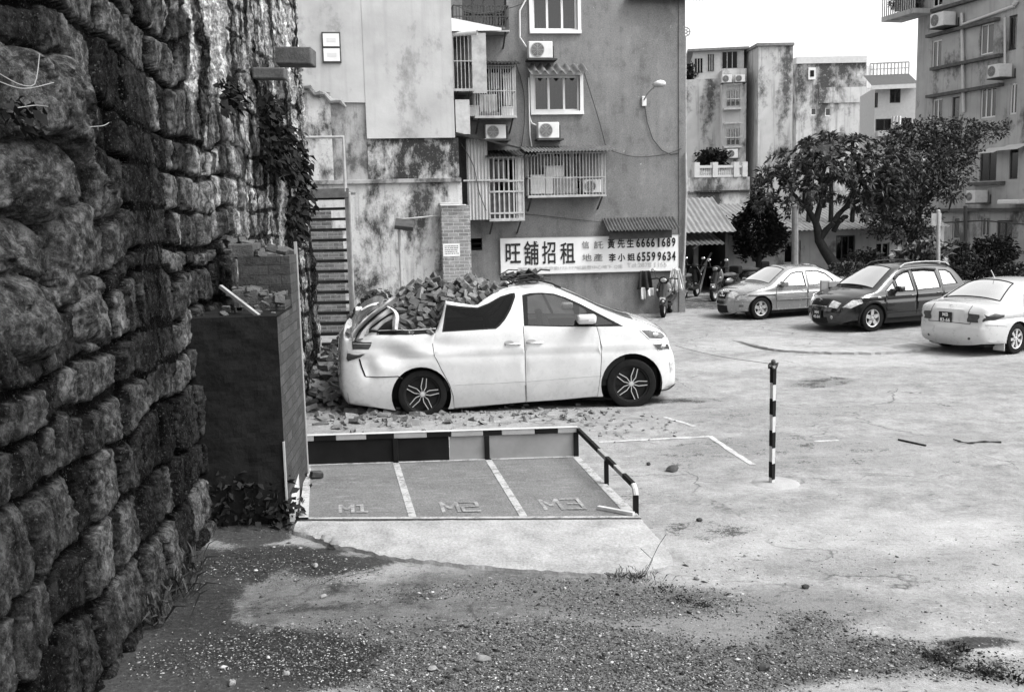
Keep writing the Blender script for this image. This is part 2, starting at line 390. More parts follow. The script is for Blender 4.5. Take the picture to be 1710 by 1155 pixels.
c = k.mix(k.math('MULTIPLY', k.ramp(scr, [(.58, 0), (.64, 1)]), k.ramp(scr2, [(.40, 0), (.56, 1)])), c, .05)
c = k.mix(k.math('MULTIPLY', k.ramp(scr, [(.36, 1), (.42, 0)]), k.ramp(scr2, [(.4, .8), (.55, .2)])), c, .42)
vo = k.n('ShaderNodeTexVoronoi', feature='DISTANCE_TO_EDGE'); vo.inputs['Scale'].default_value = .35
wv = k.n('ShaderNodeVectorMath', operation='ADD'); k.l(P, wv.inputs[0]); nz = k.n('ShaderNodeTexNoise'); nz.inputs['Scale'].default_value = 1.6; nz.inputs['Detail'].default_value = 7; k.l(P, nz.inputs['Vector']); k.l(nz.outputs['Color'], wv.inputs[1]); k.l(wv.outputs[0], vo.inputs['Vector'])
cr = k.math('MULTIPLY', k.ramp(vo.outputs['Distance'], [(0, 1), (.008, 0)]), k.ramp(big, [(.46, 0), (.56, 1)]))
c = k.mix(k.math('MULTIPLY', cr, .8), c, .05)
rg = k.math('ADD', k.math('ADD', a('damp_shade'), k.math('MULTIPLY', k.math('SUBTRACT', mid, .5), 1.7)), k.math('MULTIPLY', k.math('SUBTRACT', fin, .5), 1.3))
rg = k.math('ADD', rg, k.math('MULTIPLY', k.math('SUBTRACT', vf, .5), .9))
dm = k.math('MULTIPLY', k.ramp(rg, [(.38, 0), (.64, 1)]), k.ramp(a('damp_shade'), [(.02, 0), (.3, .92)]))
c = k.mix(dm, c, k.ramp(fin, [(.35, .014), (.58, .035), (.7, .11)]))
k.col(c); k.rough(.95, .05)
k.bump(k.math('ADD', k.math('ADD', k.math('MULTIPLY', mid, .6), k.math('MULTIPLY', fin, .35)), k.math('MULTIPLY', sp, k.math('MULTIPLY', a('gravel'), .5))), .8, .05)
M['ground'] = k.m
gme = attr_mesh('ground', V, grid_faces(len(gx), len(gy))[:, ::-1] if False else grid_faces(len(gx), len(gy)), M['ground'], {'damp_shade': damp_shade, 'gravel': gravel, 'pale': pale})
ground = bpy.data.objects.new('ground', gme); COL.objects.link(ground); ground['kind'] = 'structure'

def strip(mb, pts, wd, lift=.005, rag=0.0, seed=0):
    """a painted strip that follows the ground"""
    rd = random.Random(seed); L = []
    for i in range(len(pts) - 1):
        p, q = Vector(pts[i]), Vector(pts[i + 1]); n = max(2, int((q - p).length / .12))
        L += [p.lerp(q, j / n) for j in range(n)]
    L.append(Vector(pts[-1])); vs = []
    for i, p in enumerate(L):
        d = (L[min(i + 1, len(L) - 1)] - L[max(0, i - 1)]); d.z = 0; d.normalize(); s = Vector((-d.y, d.x, 0))
        for sg in (-1, 1):
            q = p + s * sg * wd / 2 * (1 + (rd.random() - .5) * rag); vs.append((q.x, q.y, float(gz(q.x, q.y)) + lift))
    mb.add(vs, [(2 * i, 2 * i + 1, 2 * i + 3, 2 * i + 2) for i in range(len(L) - 1)])
def worn(name, v, thr=.5, under=.33):
    k = NM(name); n = k.noise(k.mp(), 9, 6, .75); n2 = k.noise(k.mp(), 60, 3, .7)
    k.col(k.mix(k.ramp(k.math('ADD', k.math('MULTIPLY', n, .7), k.math('MULTIPLY', n2, .3)), [(thr - .05, 0), (thr + .05, 1)]), v, under)); k.rough(.85, .2); return k.m
M['line_worn'] = worn('worn_line_paint', .42, .5, .27)
M['line'] = worn('line_paint', .62, .6, .33)
mb = MB()
for a_, b_ in (((1000, 738), (1185, 729)), ((1185, 729), (1258, 775)), ((1110, 697), (1160, 712)), ((1400, 735), (1360, 738))):
    strip(mb, [G(*a_), G(*b_)], .07, rag=.5, seed=3)
mk = mb.build('faded_parking_lines', 'line_worn', recalc=False); mk['kind'] = 'structure'
# low broken lips in the paving (raised edge of an old slab)
def lip(pxs, hgt, wd, name, seed):
    rd = random.Random(seed); pts = [G(*p) for p in pxs]; pts = spline(pts, max(20, int(sum((pts[i + 1] - pts[i]).length for i in range(len(pts) - 1)) / .1))); mb = MB()
    vs = []
    for i, p in enumerate(pts):
        d = pts[min(i + 1, len(pts) - 1)] - pts[max(0, i - 1)]; d.z = 0; d.normalize(); s = Vector((-d.y, d.x, 0))
        s = Vector((-.15, .99, 0))
        j = s * ((rd.random() - .5) * .06); z = float(gz(p.x, p.y)); h = hgt * (.7 + .5 * rd.random()) * min(1, i / 4, (len(pts) - 1 - i) / 4)
        for o_, zz in ((0, z - .05), (.012, z + h), (wd * .5, z + h * .9), (wd, z - .01)): q = p + j + s * o_; vs.append((q.x, q.y, zz))
    mb.add(vs, [(4 * i + a, 4 * i + a + 1, 4 * i + a + 5, 4 * i + a + 4) for i in range(len(pts) - 1) for a in range(3)])
    o = mb.build(name, 'ground_slab'); o['kind'] = 'structure'; return o
M['ground_slab'] = plain('pale_slab', .28, .92, .15, var=.25, scale=5, bump=.4, fine=.2)
lip([(1245, 576), (1290, 586), (1370, 591), (1450, 592), (1530, 588), (1570, 580)], .05, 1.2, 'raised_slab_edge', 1)

# ---- concrete apron before the motorcycle bays
M['apron'] = plain('apron_concrete', .27, .9, .15, var=.5, scale=3.2, bump=.8, fine=.42)
ap = [(490, 893), (530, 905), (552, 915), (600, 922), (640, 933), (720, 943), (800, 951), (880, 957), (960, 962), (1030, 963), (1085, 958), (1122, 945), (1112, 922), (1090, 895), (1074, 879), (900, 879), (700, 880), (497, 882)]
pts = [G(*p) for p in ap]; low = spline(pts[:15], 90); rd = random.Random(5); mb = MB(); vs = []
n = len(low)
for i, p in enumerate(low):
    t = i / (n - 1); top = Vector(pts[-1]).lerp(Vector(pts[14]), t)
    jit = (rd.random() - .5) * .05
    for jx in range(9):
        f = jx / 8; q = p.lerp(top, f ** .9); e = .035 + .03 * math.sin(math.pi * f * .5) + .012 * float(fbm(q.x * 5, q.y * 5, 4))
        vs.append((q.x, q.y + (jit if jx == 0 else 0), e - (.0 if jx else .005)))
    vs.append((p.x, p.y - .012, -.03))
fs = []
for i in range(n - 1):
    b = i * 10; fs += [(b + j, b + 10 + j, b + 11 + j, b + 1 + j) for j in range(8)] + [(b + 9, b + 19, b + 10, b)]
mb.add(vs, fs); o = mb.build('concrete_apron', 'apron', smooth=40); o['kind'] = 'structure'

# ---- motorcycle bays: slab, markings, rails
FL, FR_, BL, BR = G(499, 879), G(1071, 877), G(511, 786), G(966, 771)
for p in (FL, FR_, BL, BR): p.z = 0
ZB = .07
def bay(u, v, z=ZB):
    p = FL.lerp(FR_, u).lerp(BL.lerp(BR, u), v); return Vector((p.x, p.y, z))
k = NM('bay_asphalt'); n1 = k.noise(k.mp(), 1.4, 7, .7); n2 = k.noise(k.mp(), 45, 4, .75); n3 = k.noise(k.mp((1, 3, 1)), 5, 6, .75)
c = k.ramp(n1, [(.32, .075), (.5, .12), (.68, .16)]); c = k.mix(.45, c, k.ramp(n2, [(.3, .03), (.5, .12), (.7, .26)])); c = k.mix(k.math('MULTIPLY', k.ramp(n3, [(.55, 0), (.68, 1)]), .55), c, .24); c = k.mix(k.math('MULTIPLY', k.ramp(n3, [(.3, 1), (.42, 0)]), .6), c, .045)
k.col(c); k.rough(.85, .2); k.bump(n2, .4, .02); M['bay'] = k.m
mb = MB(); mb.grid(lambda u, v: bay(u, v), 12, 8)
for a_, b_ in (((0, 0), (1, 0)), ((1, 0), (1, 1)), ((1, 1), (0, 1)), ((0, 1), (0, 0))):
    p, q = bay(*a_), bay(*b_); mb.add([p, q, q - Vector((0, 0, .15)), p - Vector((0, 0, .15))], [(0, 1, 2, 3)])
o = mb.build('motorcycle_bay_slab', 'bay'); o['kind'] = 'structure'
M['bayline'] = worn('bay_line_paint', .33, .53, .15)
M['bayletter'] = worn('bay_letter_paint', .27, .5, .14)
mb = MB()
def bq(u0, v0, u1, v1, u2, v2, u3, v3, z=ZB + .005):
    n = 10
    for i in range(n):
        f0, f1 = i / n, (i + 1) / n
        mb.add([bay(u0 + (u3 - u0) * f0, v0 + (v3 - v0) * f0, z), bay(u1 + (u2 - u1) * f0, v1 + (v2 - v1) * f0, z), bay(u1 + (u2 - u1) * f1, v1 + (v2 - v1) * f1, z), bay(u0 + (u3 - u0) * f1, v0 + (v3 - v0) * f1, z)], [(0, 1, 2, 3)])
for c0, c1 in ((.339, .327), (.665, .665)):
    bq(c0 - .011, .02, c0 + .012, .02, c1 + .012, 1, c1 - .011, 1)
bq(.965, .03, 1, .03, 1, .98, .975, .98); bq(0, .0, .03, .0, .02, .98, 0, .98)
bq(0, 0, 0, .025, 1, .025, 1, 0); bq(0, .975, 0, 1, 1, 1, 1, .975)
o = mb.build('motorcycle_bay_lines', 'bayline', recalc=False); o['kind'] = 'structure'
for i, (u0, u1, v0, v1, ch) in enumerate(((.125, .215, .10, .215, 'M1'), (.437, .548, .10, .235, 'M2'), (.745, .865, .12, .265, 'M3'))):
    # block lettering drawn from strokes in a unit cell
    st = {'M': [((0, 0), (0, 1)), ((0, 1), (.5, .35)), ((.5, .35), (1, 1)), ((1, 1), (1, 0))], '1': [((.45, 0), (.45, 1)), ((.1, .9), (.45, .97)), ((.1, .0), (.8, .0))],
          '2': [((0, 1), (1, 1)), ((1, 1), (1, .55)), ((1, .55), (0, .45)), ((0, .45), (0, 0)), ((0, 0), (1, 0))], '3': [((0, 1), (1, 1)), ((1, 1), (1, 0)), ((.25, .5), (1, .5)), ((0, 0), (1, 0))]}
    mb = MB()
    for j, cch in enumerate(ch):
        for s_, e_ in st[cch]:
            x = [(u0 + (u1 - u0) * (j * .55 + q[0] * .42), v0 + (v1 - v0) * q[1]) for q in (s_, e_)]
            p, q = bay(*x[0]), bay(*x[1]); d = (q - p).normalized(); s = Vector((-d.y, d.x, 0)) * .017; p -= d * .014; q += d * .014
            zl = Vector((0, 0, .004 + .0008 * len(mb.v) / 4))
            mb.add([p - s + zl, p + s + zl, q + s + zl, q - s + zl], [(0, 1, 2, 3)])
    o = mb.build('bay_number_marking', 'bayletter', recalc=False); o['kind'] = 'structure'

k = NM('rail_board'); k.col(k.ramp(k.noise(k.mp((1, 1, 1)), 3, 5, .6), [(.3, .19), (.7, .27)])); k.rough(.6, .3); M['rail_grey'] = k.m
M['rail_white'] = plain('rail_white_paint', .28, .6, .3, var=.2, fine=.15, scale=5); M['rail_black'] = plain('rail_black_paint', .009, .65, .1, var=.3, scale=6)
M['rail_bright'] = plain('rail_plate_white', .42, .6, .3, var=.15, fine=.1, scale=5)
rail = thing('parking_rail', 'low black and white striped board rail round the three motorcycle bays', 'rail', BL)
o0 = Vector(BL)
def rl(p): return Vector(p) - o0
up = Vector((0, 0, 1)); HB = .42
bu = (BR - BL).normalized(); bl_ = (BR - BL).length; bn = Vector((bu.y, -bu.x, 0))
def backq(mb, u0, u1, z0, z1, th, off=0.0):
    p = BL + bu * bl_ * u0 + bn * off; q = BL + bu * bl_ * u1 + bn * off
    vs = [p + up * z0, q + up * z0, q + up * z1, p + up * z1]; vs += [v - bn * th for v in vs]
    mb.add([rl(v) for v in vs], [(0, 1, 2, 3), (7, 6, 5, 4), (0, 4, 5, 1), (1, 5, 6, 2), (2, 6, 7, 3), (3, 7, 4, 0)])
ZR0, ZR1 = .075, .40
mb = MB(); backq(mb, .0, .33, ZR0, ZR1 - .05, .012); backq(mb, .335, .525, ZR0, ZR1 - .05, .012); mb.build('black_panel', 'rail_black', rail)
mb = MB(); backq(mb, .527, .66, ZR0, ZR1 - .05, .012); backq(mb, .672, .985, ZR0, ZR1 - .05, .012); mb.build('grey_panel', 'rail_grey', rail)
seg = [0, .035, .115, .225, .325, .445, .535, .65, .72, .84, .925, 1]
for i in range(len(seg) - 1):
    mb = MB(); backq(mb, seg[i] + .0004, seg[i + 1] - .0004, ZR1 - .05, ZR1 + .01, .06, .02); mb.build('rail_stripe', 'rail_white' if i % 2 == 0 else 'rail_black', rail, bevel=.004)
mb = MB(); backq(mb, .0, .998, ZR1 + .012, ZR1 + .016, .075, .024); mb.build('rail_cap', 'rail_bright', rail)
for u in (.664, .992, .33):
    mb = MB(); backq(mb, u - .009, u + .009, .02, ZR1 - .045, .05, .03); mb.build('post', 'rail_black', rail, bevel=.004)
# side rail on the right
a0 = BR + up * (ZR1 - .02); a1 = bay(1.0, .1, .32)
su = (a1 - a0)
for i in range(7):
    p = a0 + su * (i / 7 + .002); q = a0 + su * ((i + 1) / 7 - .002)
    mb = MB(); mb.bar(rl(p), rl(q), .042, .05); mb.build('rail_stripe', 'rail_grey' if i in (3, 5) else 'rail_black', rail, bevel=.006)
for f, z in ((.56, .0), ):
    p = a0 + su * f; mb = MB(); mb.bar(rl((p.x, p.y, 0)), rl(p - up * .03), .045, .045); mb.build('post', 'rail_black', rail)
p = bay(1.0, .1, 0); mb = MB(); mb.tube([rl(a1), rl(a1 + (a1 - a0).normalized() * .05 - up * .03), rl(Vector((p.x, p.y, .24)) + (a1 - a0).normalized() * .07)], .028, 8); mb.build('rail_stripe', 'rail_bright', rail)
mb = MB(); e = Vector((p.x, p.y, 0)) + (a1 - a0).normalized() * .07; mb.bar(rl(e + up * .0), rl(e + up * .24), .05, .05); mb.build('post', 'rail_black', rail)
# left side plate
mb = MB(); f0 = FL + Vector((-.03, 0, 0)); b0 = BL + Vector((-.02, 0, 0)); th = Vector((.05, 0, 0))
vs = [f0, b0, b0 + up * .42, f0 + up * .12]; mb.add([rl(v) for v in vs] + [rl(v - th) for v in vs], [(0, 1, 2, 3), (7, 6, 5, 4), (0, 4, 5, 1), (1, 5, 6, 2), (2, 6, 7, 3), (3, 7, 4, 0)]); mb.build('side_plate', 'rail_bright', rail)

# ============================================================ OLD STONE WALL (left)
wy = np.concatenate([np.arange(2.8, 4.6, .04), np.arange(4.6, 9.6, .0105), np.arange(9.6, 16.6, .025)]); wz = np.concatenate([np.arange(-.12, 5.3, .0125), np.arange(5.3, 7.4, .04)])
WY, WZ = np.meshgrid(wy, wz, indexing='ij')
def wall_base(y): return np.interp(y, [2, 5, 6.6, 9.1, 10.5, 13, 17], [-2.55, -2.62, -2.72, -2.92, -3.02, -3.12, -3.3])
u = WY + (fbm(WY * 1.5, WZ * 1.5, 41, 3) - .5) * .22; v = WZ + (fbm(WY * .9, WZ * 1.1, 43, 3) - .5) * .34
rd = random.Random(12); rows = [-.7]
while rows[-1] < 8.5: rows.append(rows[-1] + rd.choice([.17, .28, .34, .38, .42, .5]))
rows = np.array(rows); ri = np.clip(np.searchsorted(rows, v) - 1, 0, len(rows) - 2)
H = np.zeros_like(u); tone = np.zeros_like(u); edge = np.zeros_like(u)
rag = (fbm(WY * 9, WZ * 9, 46, 3) - .5) * .03 + (fbm(WY * 27, WZ * 27, 45, 2) - .5) * .02
for r in range(len(rows) - 1):
    m = ri == r
    if not m.any(): continue
    cols = [1.5 + rd.random() * .5]
    while cols[-1] < 18: cols.append(cols[-1] + rd.choice([.12, .22, .3, .38, .46, .56, .68]) * (1.0 if rows[r + 1] - rows[r] > .24 else .7))
    cols = np.array(cols); nc = len(cols); ci = np.clip(np.searchsorted(cols, u[m] + (v[m] - rows[r]) * rd.uniform(-.25, .25)) - 1, 0, nc - 2)
    rr = np.random.RandomState(100 + r); off = rr.uniform(-.022, .026, nc); tx = rr.uniform(-.13, .03, nc); tz = rr.uniform(-.06, .1, nc); tn = rr.uniform(0, 1, nc); cut = rr.uniform(0, .1, nc)
    uu = u[m]; vv = v[m]; x0 = cols[ci]; x1 = cols[ci + 1]; z0 = rows[r]; z1 = rows[r + 1]
    dx = np.minimum(uu - x0, x1 - uu); dz = np.minimum(vv - z0, z1 - vv - cut[ci] * .5)
    d = np.minimum(dx, dz) + rag[m]; d = np.minimum(d, (dx + dz) * .72 - .02 + rag[m])
    jn = sstep(.006, .022, d); ch = 1 - sstep(.015, .06, d)
    H[m] = jn * (.075 + off[ci] + tx[ci] * (uu - (x0 + x1) / 2) + tz[ci] * (vv - (z0 + z1) / 2)) - ch * .014 * jn
    tone[m] = tn[ci]; edge[m] = jn
rough = (fbm(WY * 6, WZ * 6, 51, 5, .6) - .5); H += rough * .028 * (.3 + edge) + (fbm(WY * 30, WZ * 30, 53, 3) - .5) * .02
H += (facet(WY, WZ, 3.4, 301) * .016 + facet(WY, WZ, 7, 311) * .012 + facet(WY, WZ, 15, 315) * .009 + facet(WY, WZ, 30, 321) * .007) * (.25 + .75 * edge)
fc = fbm(WY * 3.3, WZ * 2.8, 55, 2)
# plastered and streaked upper / far part
pl = sstep(-.10, .16, (WY - 10.3) * .22 + (WZ - 4.1) * .24 + (fbm(WY * .9, WZ * .6, 61, 5) - .5) * 1.5)
pl = np.maximum(pl, sstep(11.0, 12.6, WY + (fbm(WY * 2, WZ * .6, 62, 4) - .5) * 3.4) * .9)
strp = sstep(.40, .33, np.abs(WY - 7.95 + (fbm(WY * 3, WZ * 1.6, 63, 4) - .5) * .5)) * sstep(1.4, 1.6, WZ + (fbm(WY * 3, WZ * 2, 64, 3) - .5) * .7) * sstep(4.3, 4.0, WZ)   # flat dark patch of render
Hp = .12 + (fbm(WY * 2.5, WZ * 1.5, 65, 4) - .5) * .16 + (fbm(WY * 12, WZ * 6, 66, 5, .65) - .5) * .11 + facet(WY, WZ * .6, 9, 331) * .024 + facet(WY, WZ * .7, 22, 335) * .014
H = H * (1 - pl * .9) + Hp * pl * .9
H = H * (1 - strp) + (.09 + (fbm(WY * 9, WZ * 6, 67, 4) - .5) * .07 + facet(WY, WZ, 16, 341) * .012) * strp
# big boulders standing out of the face, upper left
def boulder(px, py, ry, rz, prot, sharp=3.6, seed=0):
    global H, tone, edge
    d = ray(px, py); t = 0
    for i in range(40):
        p = Vector((0, 0, CAMZ)) + d * t; t += (float(wall_base(p.y)) + .12 - p.x) / d.x * .9
    p = Vector((0, 0, CAMZ)) + d * t
    q = np.abs((WY - p.y + (fbm(WY * 2, WZ * 2, seed, 3) - .5) * .25) / ry) ** sharp + np.abs((WZ - p.z + (fbm(WY * 2, WZ * 2, seed + 3, 3) - .5) * .25) / rz) ** sharp
    b = np.clip(1 - q, 0, 1) ** .34; hb = prot * b + rough * .06 + facet(WY + WZ * .4, WZ, 2.6, seed + 400) * .09 * b + facet(WY, WZ, 7, seed + 410) * .03 + facet(WY, WZ, 20, seed + 420) * .012
    m = b > .02; gap = (q > 1) & (q < 1.5)
    H[gap] -= .07 * (1 - (q[gap] - 1) / .5); pl[m] = 0; H[m] = np.maximum(H[m] * .15, hb[m]); tone[m] = .85; edge[m] = 1  # pale tone puts the lit look of the boulder faces into the colour
boulder(118, 178, .46, .36, .30, seed=71); boulder(105, 305, .36, .25, .2, seed=74); boulder(188, 305, .2, .24, .15, seed=77)
boulder(85, 420, .3, .28, .17, seed=80); boulder(160, 425, .3, .27, .13, seed=83); boulder(80, 515, .22, .24, .17, seed=86); boulder(190, 520, .3, .25, .12, seed=89)
shade = sstep(6.15, 5.3, WY + (fbm(WY * 1.2, WZ * 1.2, 88, 3) - .5) * .8) * sstep(2.2, 2.9, WZ)   # hollow nearest the camera
X = wall_base(WY) - .05 + H - .03 * np.maximum(0, WZ - 1) - shade * .28
X += .05 * sstep(.9, -.1, WZ) * (WY < 9.3)
# albedo: stone tone, dark joints, soot patches, lime runs
lime = sstep(.55, .75, fbm(WY * 1.8, WZ * .35, 91, 4)) * pl * sstep(7.5, 10.5, WY)
patch = sstep(.26, .12, np.abs(WY - 9.85 + (fbm(WY * 0, WZ * 2, 92, 3) - .5) * .35)) * sstep(3.9, 4.3, WZ + (fbm(WY * 4, WZ * 4, 94, 2) - .5) * .5)
patch = np.maximum(patch, .8 * sstep(.18, .06, np.abs(WY - 10.6 + (fbm(WY * 0, WZ * 1.5, 95, 3) - .5) * .5)) * sstep(2.6, 3.2, WZ))
lime = np.clip(np.maximum(lime, patch), 0, 1)
albedo = .015 + .115 * tone ** 1.7
albedo = albedo * (1 - pl) + (.012 + .30 * sstep(.40, .66, fbm(WY * 4.5, WZ * .9, 97, 5, .68)) ** 1.3) * pl
albedo = albedo * (1 - strp * .85) + .024 * strp * .85
albedo *= np.where(edge < .6, .12, 1) * (1 - .0 * pl)
soot = sstep(.5, .68, fbm(WY * .9, WZ * .9, 99, 4)); albedo *= 1 - .5 * soot
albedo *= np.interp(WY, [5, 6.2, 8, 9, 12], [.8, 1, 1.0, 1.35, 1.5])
albedo = albedo * (1 - lime) + .5 * lime
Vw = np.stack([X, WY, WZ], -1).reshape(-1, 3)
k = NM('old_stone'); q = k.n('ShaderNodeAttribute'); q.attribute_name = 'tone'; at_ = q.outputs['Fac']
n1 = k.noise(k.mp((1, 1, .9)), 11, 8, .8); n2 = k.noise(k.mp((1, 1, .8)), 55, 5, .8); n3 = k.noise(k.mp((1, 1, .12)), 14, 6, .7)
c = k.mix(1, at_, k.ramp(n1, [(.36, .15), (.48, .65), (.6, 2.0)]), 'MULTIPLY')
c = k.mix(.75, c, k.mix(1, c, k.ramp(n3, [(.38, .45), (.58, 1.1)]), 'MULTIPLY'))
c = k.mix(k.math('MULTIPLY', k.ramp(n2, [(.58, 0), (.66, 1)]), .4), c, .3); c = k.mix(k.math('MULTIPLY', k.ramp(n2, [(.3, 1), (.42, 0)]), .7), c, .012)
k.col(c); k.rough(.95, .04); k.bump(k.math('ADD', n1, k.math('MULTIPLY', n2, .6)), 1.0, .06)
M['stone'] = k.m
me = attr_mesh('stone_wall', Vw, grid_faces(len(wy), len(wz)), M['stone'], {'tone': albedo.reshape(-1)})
wallo = bpy.data.objects.new('stone_wall', me); COL.objects.link(wallo); tag(wallo, 'tall dark rubble stone wall with bulging boulders and streaked plaster along the left side', 'wall')
# body behind the face
mb = MB(); mb.box(-4.4, -3.5, 2.6, 17, -.1, 7.3); mb.build('wall_core', 'dark', wallo)

# concrete ledges high on the stone wall
M['ledge_concrete'] = plain('ledge_concrete', .09, .9, .15, var=.6, scale=4, bump=.6, fine=.4)
for x0, y0, x1, y1, Yf, lab in ((482, 74, 518, 104, 14.4, 'large weathered concrete ledge jutting from top of stone wall'), (447, 108, 474, 128, 12.6, 'small dark concrete ledge lower down on the stone wall')):
    a_ = at(x0, y1, Yf); b_ = at(x1, y0, Yf); mb = MB(); m = Matrix.Translation((-3.7, Yf, a_.z)) @ Matrix.Rotation(R(2), 4, 'Y')
    mb.box(0 if Yf > 13 else b_.x + 3.3, b_.x + 3.7, 0, .4 if Yf > 13 else .2, 0, b_.z - a_.z, m); o = mb.build('concrete_ledge', 'ledge_concrete', bevel=.02); tag(o, lab, 'ledge')

# ---- stepped buttress at the foot of the wall
M['butt_dark'] = plain('shaded_front_render', .014, .95, .03, var=.5, scale=4, bump=.5, fine=.12)  # near black colour carries the shade of the camera-facing front
M['butt_brick'] = brickmat('buttress_brick', .022, .075, .035, (.26, .10), .8, .8, .045)
M['butt_top'] = plain('broken_mortar', .085, .95, .1, var=.6, scale=9, bump=.9, fine=.4)
M['butt_edge'] = plain('pale_edging', .3, .9, .2, var=.2, fine=.2)
fc0 = G(482, 872); bt = thing('stepped_buttress', 'stepped brick buttress with near black front face against the stone wall', 'buttress', (fc0.x, fc0.y, 0), R(4))
h1 = at(474, 527, fc0.y).z; Wd = at(474, 700, fc0.y).x - at(345, 700, fc0.y).x + .25
mb = MB(); mb.grid(lambda u, v: Vector((-Wd + Wd * u, -.03 * float(fbm(u * 8, v * 20, 5)), h1 * v)), 24, 50)
mb.add([(-Wd, 0, h1), (0, 0, h1), (0, 1.0, h1), (-Wd, 1.0, h1)], [(0, 1, 2, 3)]); mb.build('front_face', 'butt_dark', bt)
mb = MB(); mb.box(-.7, -.004, .004, 1.0, -.05, h1 - .02); mb.build('brick_side', 'butt_brick', bt)
mb = MB(); mb.box(-.01, .006, -.034, .004, 0, h1 * .4); mb.build('edging', 'butt_edge', bt)
rd = random.Random(3)
# broken stepped brickwork behind, rising away
for y0, y1, zt, x1 in ((.62, 1.0, 2.3, -.02), (1.01, 1.55, 2.74, -.01)):
    xl_ = x1 - (.52 if y0 > 1 else .42); mb = MB(); mb.box(xl_, x1, y0 + .003, y1, -.05 if y0 > 1 else h1 - .03, zt - .25); mb.build('brick_side', 'butt_brick', bt)
    mb = MB(); mb.box(x1 - .02, x1 + .01, y1 - .035, y1 - .001, 0 if y0 > 1 else h1 * .2, (zt if y0 > 1 else h1) - .12); mb.build('edging', 'butt_edge', bt)
    mb = MB()
    for i in range(70):
        s = rd.uniform(.015, .06); hx = rd.uniform(xl_ - .15, x1 - .06); m = Matrix.Translation((hx, rd.uniform(y0 + .03, y1 - .03), zt - .25 + rd.uniform(-.02, .04 + .14 * abs(hx) / .6))) @ Matrix.Rotation(rd.uniform(-.6, .6), 4, 'X') @ Matrix.Rotation(rd.uniform(-.4, .4), 4, 'Y') @ Matrix.Rotation(rd.uniform(-.8, .8), 4, 'Z'); b0_ = len(mb.v)
        mb.box(-s, s, -s * .6, s * .6, -s * .5, s * .5, m); mb.v[b0_:] = [tuple(q + rd.uniform(-.25, .25) * s for q in v_) for v_ in mb.v[b0_:]]
    mb.box(xl_ - .1, xl_ + .15, y0 + .05, y1 - .02, zt - .252, zt - .12); mb.build('broken_top', 'butt_top', bt, bevel=.006)['kind'] = 'stuff'
mb = MB()
for i in range(26):
    s = rd.uniform(.015, .055); m = Matrix.Translation((rd.uniform(-.75, -.05), rd.uniform(.2, 1.1), h1 + rd.uniform(0, .12))) @ Matrix.Rotation(rd.uniform(-.5, .5), 4, 'X') @ Matrix.Rotation(rd.uniform(-1, 1), 4, 'Z')
    mb.box(-s, s, -s * .6, s * .6, -.05, s * .5, m)
mb.build('broken_top', 'butt_top', bt, bevel=.006)['kind'] = 'stuff'
mb = MB(); p, q = at(368, 478, fc0.y + .35), at(432, 527, fc0.y + .1); mb.bar(p, q, .035, .03); o = mb.build('wooden_stick', plain('grey_wood', .25, .9, .1, var=.4)); tag(o, 'pale wooden stick leaning on top of the black buttress', 'stick')

# ============================================================ PALE BUILDING with stained wall
pa = R(9); po = at(776, 470, 25.0); pf = Frame(po, pa)
pb = thing('plastered_building', 'pale plastered building with mould stained lower wall and exposed brick', 'building', (po.x, po.y, 0), pa)
M['pale_render'] = stained('pale_render', .36, .2, .2, .35, .4, .08, .2, .44)
M['mould'] = stained('mouldy_plaster', .33, .03, .62, .8, .5, .55, .5, .5)
M['mould2'] = stained('peeling_plaster', .42, .045, .42, .5, .45, .5, .5, .47)
M['grey_render'] = stained('grey_stained_render', .26, .08, .45, .6, .5, .3, .35)
M['brick'] = brickmat('old_brick', .12, .24, .42, (.25, .085), .7, .45, .5)
xr, ztop = 0, 11.0; xl = -8.0
def wallbox(fr, parent, name, mat, px0, px1, z0, z1, y0=0.0, y1=.4, **k):
    mb = MB(); mb.box(px0, px1, y0, y1, z0, z1); return mb.build(name, mat, parent, **k)
zs = pf.px(690, 231)[1]; zl = pf.px(690, 300)[1]
xm = pf.px(614, 260)[0]; xu = pf.px(757, 150)[0]
wallbox(pf, pb, 'lower_wall', 'mould2', xl, 0, -.1, zl - .08)
wallbox(pf, pb, 'stained_band', 'mould', xm, pf.px(766, 260)[0], zl + .02, zs - .005, -.02, .4)
wallbox(pf, pb, 'string_course', 'grey_render', xl, pf.px(770, 310)[0], zl - .08, zl + .02, -.09, .4, bevel=.01)
wallbox(pf, pb, 'upper_wall', 'pale_render', xm, xu, zs, ztop, -.07, .4)
zst = pf.px(520, 140)[1]
xa = pf.px(553, 200)[0]
wallbox(pf, pb, 'grey_wall', 'grey_render', xa, xm, zl + .02, pf.px(590, 172)[1], .0, .4)
wallbox(pf, pb, 'stained_pier', 'mould2', xl, xa, zl + .02, pf.px(530, 155)[1], -.04, .4)
mb = MB(); z1 = pf.px(530, 155)[1]; z2 = pf.px(590, 172)[1]
mb.prism([(xl, z1), (xa, z1), (xa, z2 + .01), (xm, z2), (xm, ztop), (xl, ztop)], -.06, .35); mb.build('upper_wall', 'pale_render', pb)
mb = MB(); mb.tube([Vector((xa - .6 + .12 * i, -.1, z1 + .1 - .05 * i + .06 * math.sin(i * 2.1))) for i in range(9)], [.05, .08, .06, .09, .05, .08, .06, .07, .03], 7); mb.build('plaster_edge', 'grey_render', pb)
# side return towards the grey block
wallbox(pf, pb, 'side_wall', 'grey_render', xu - .01, xu, zs, ztop, .402, 3.2)
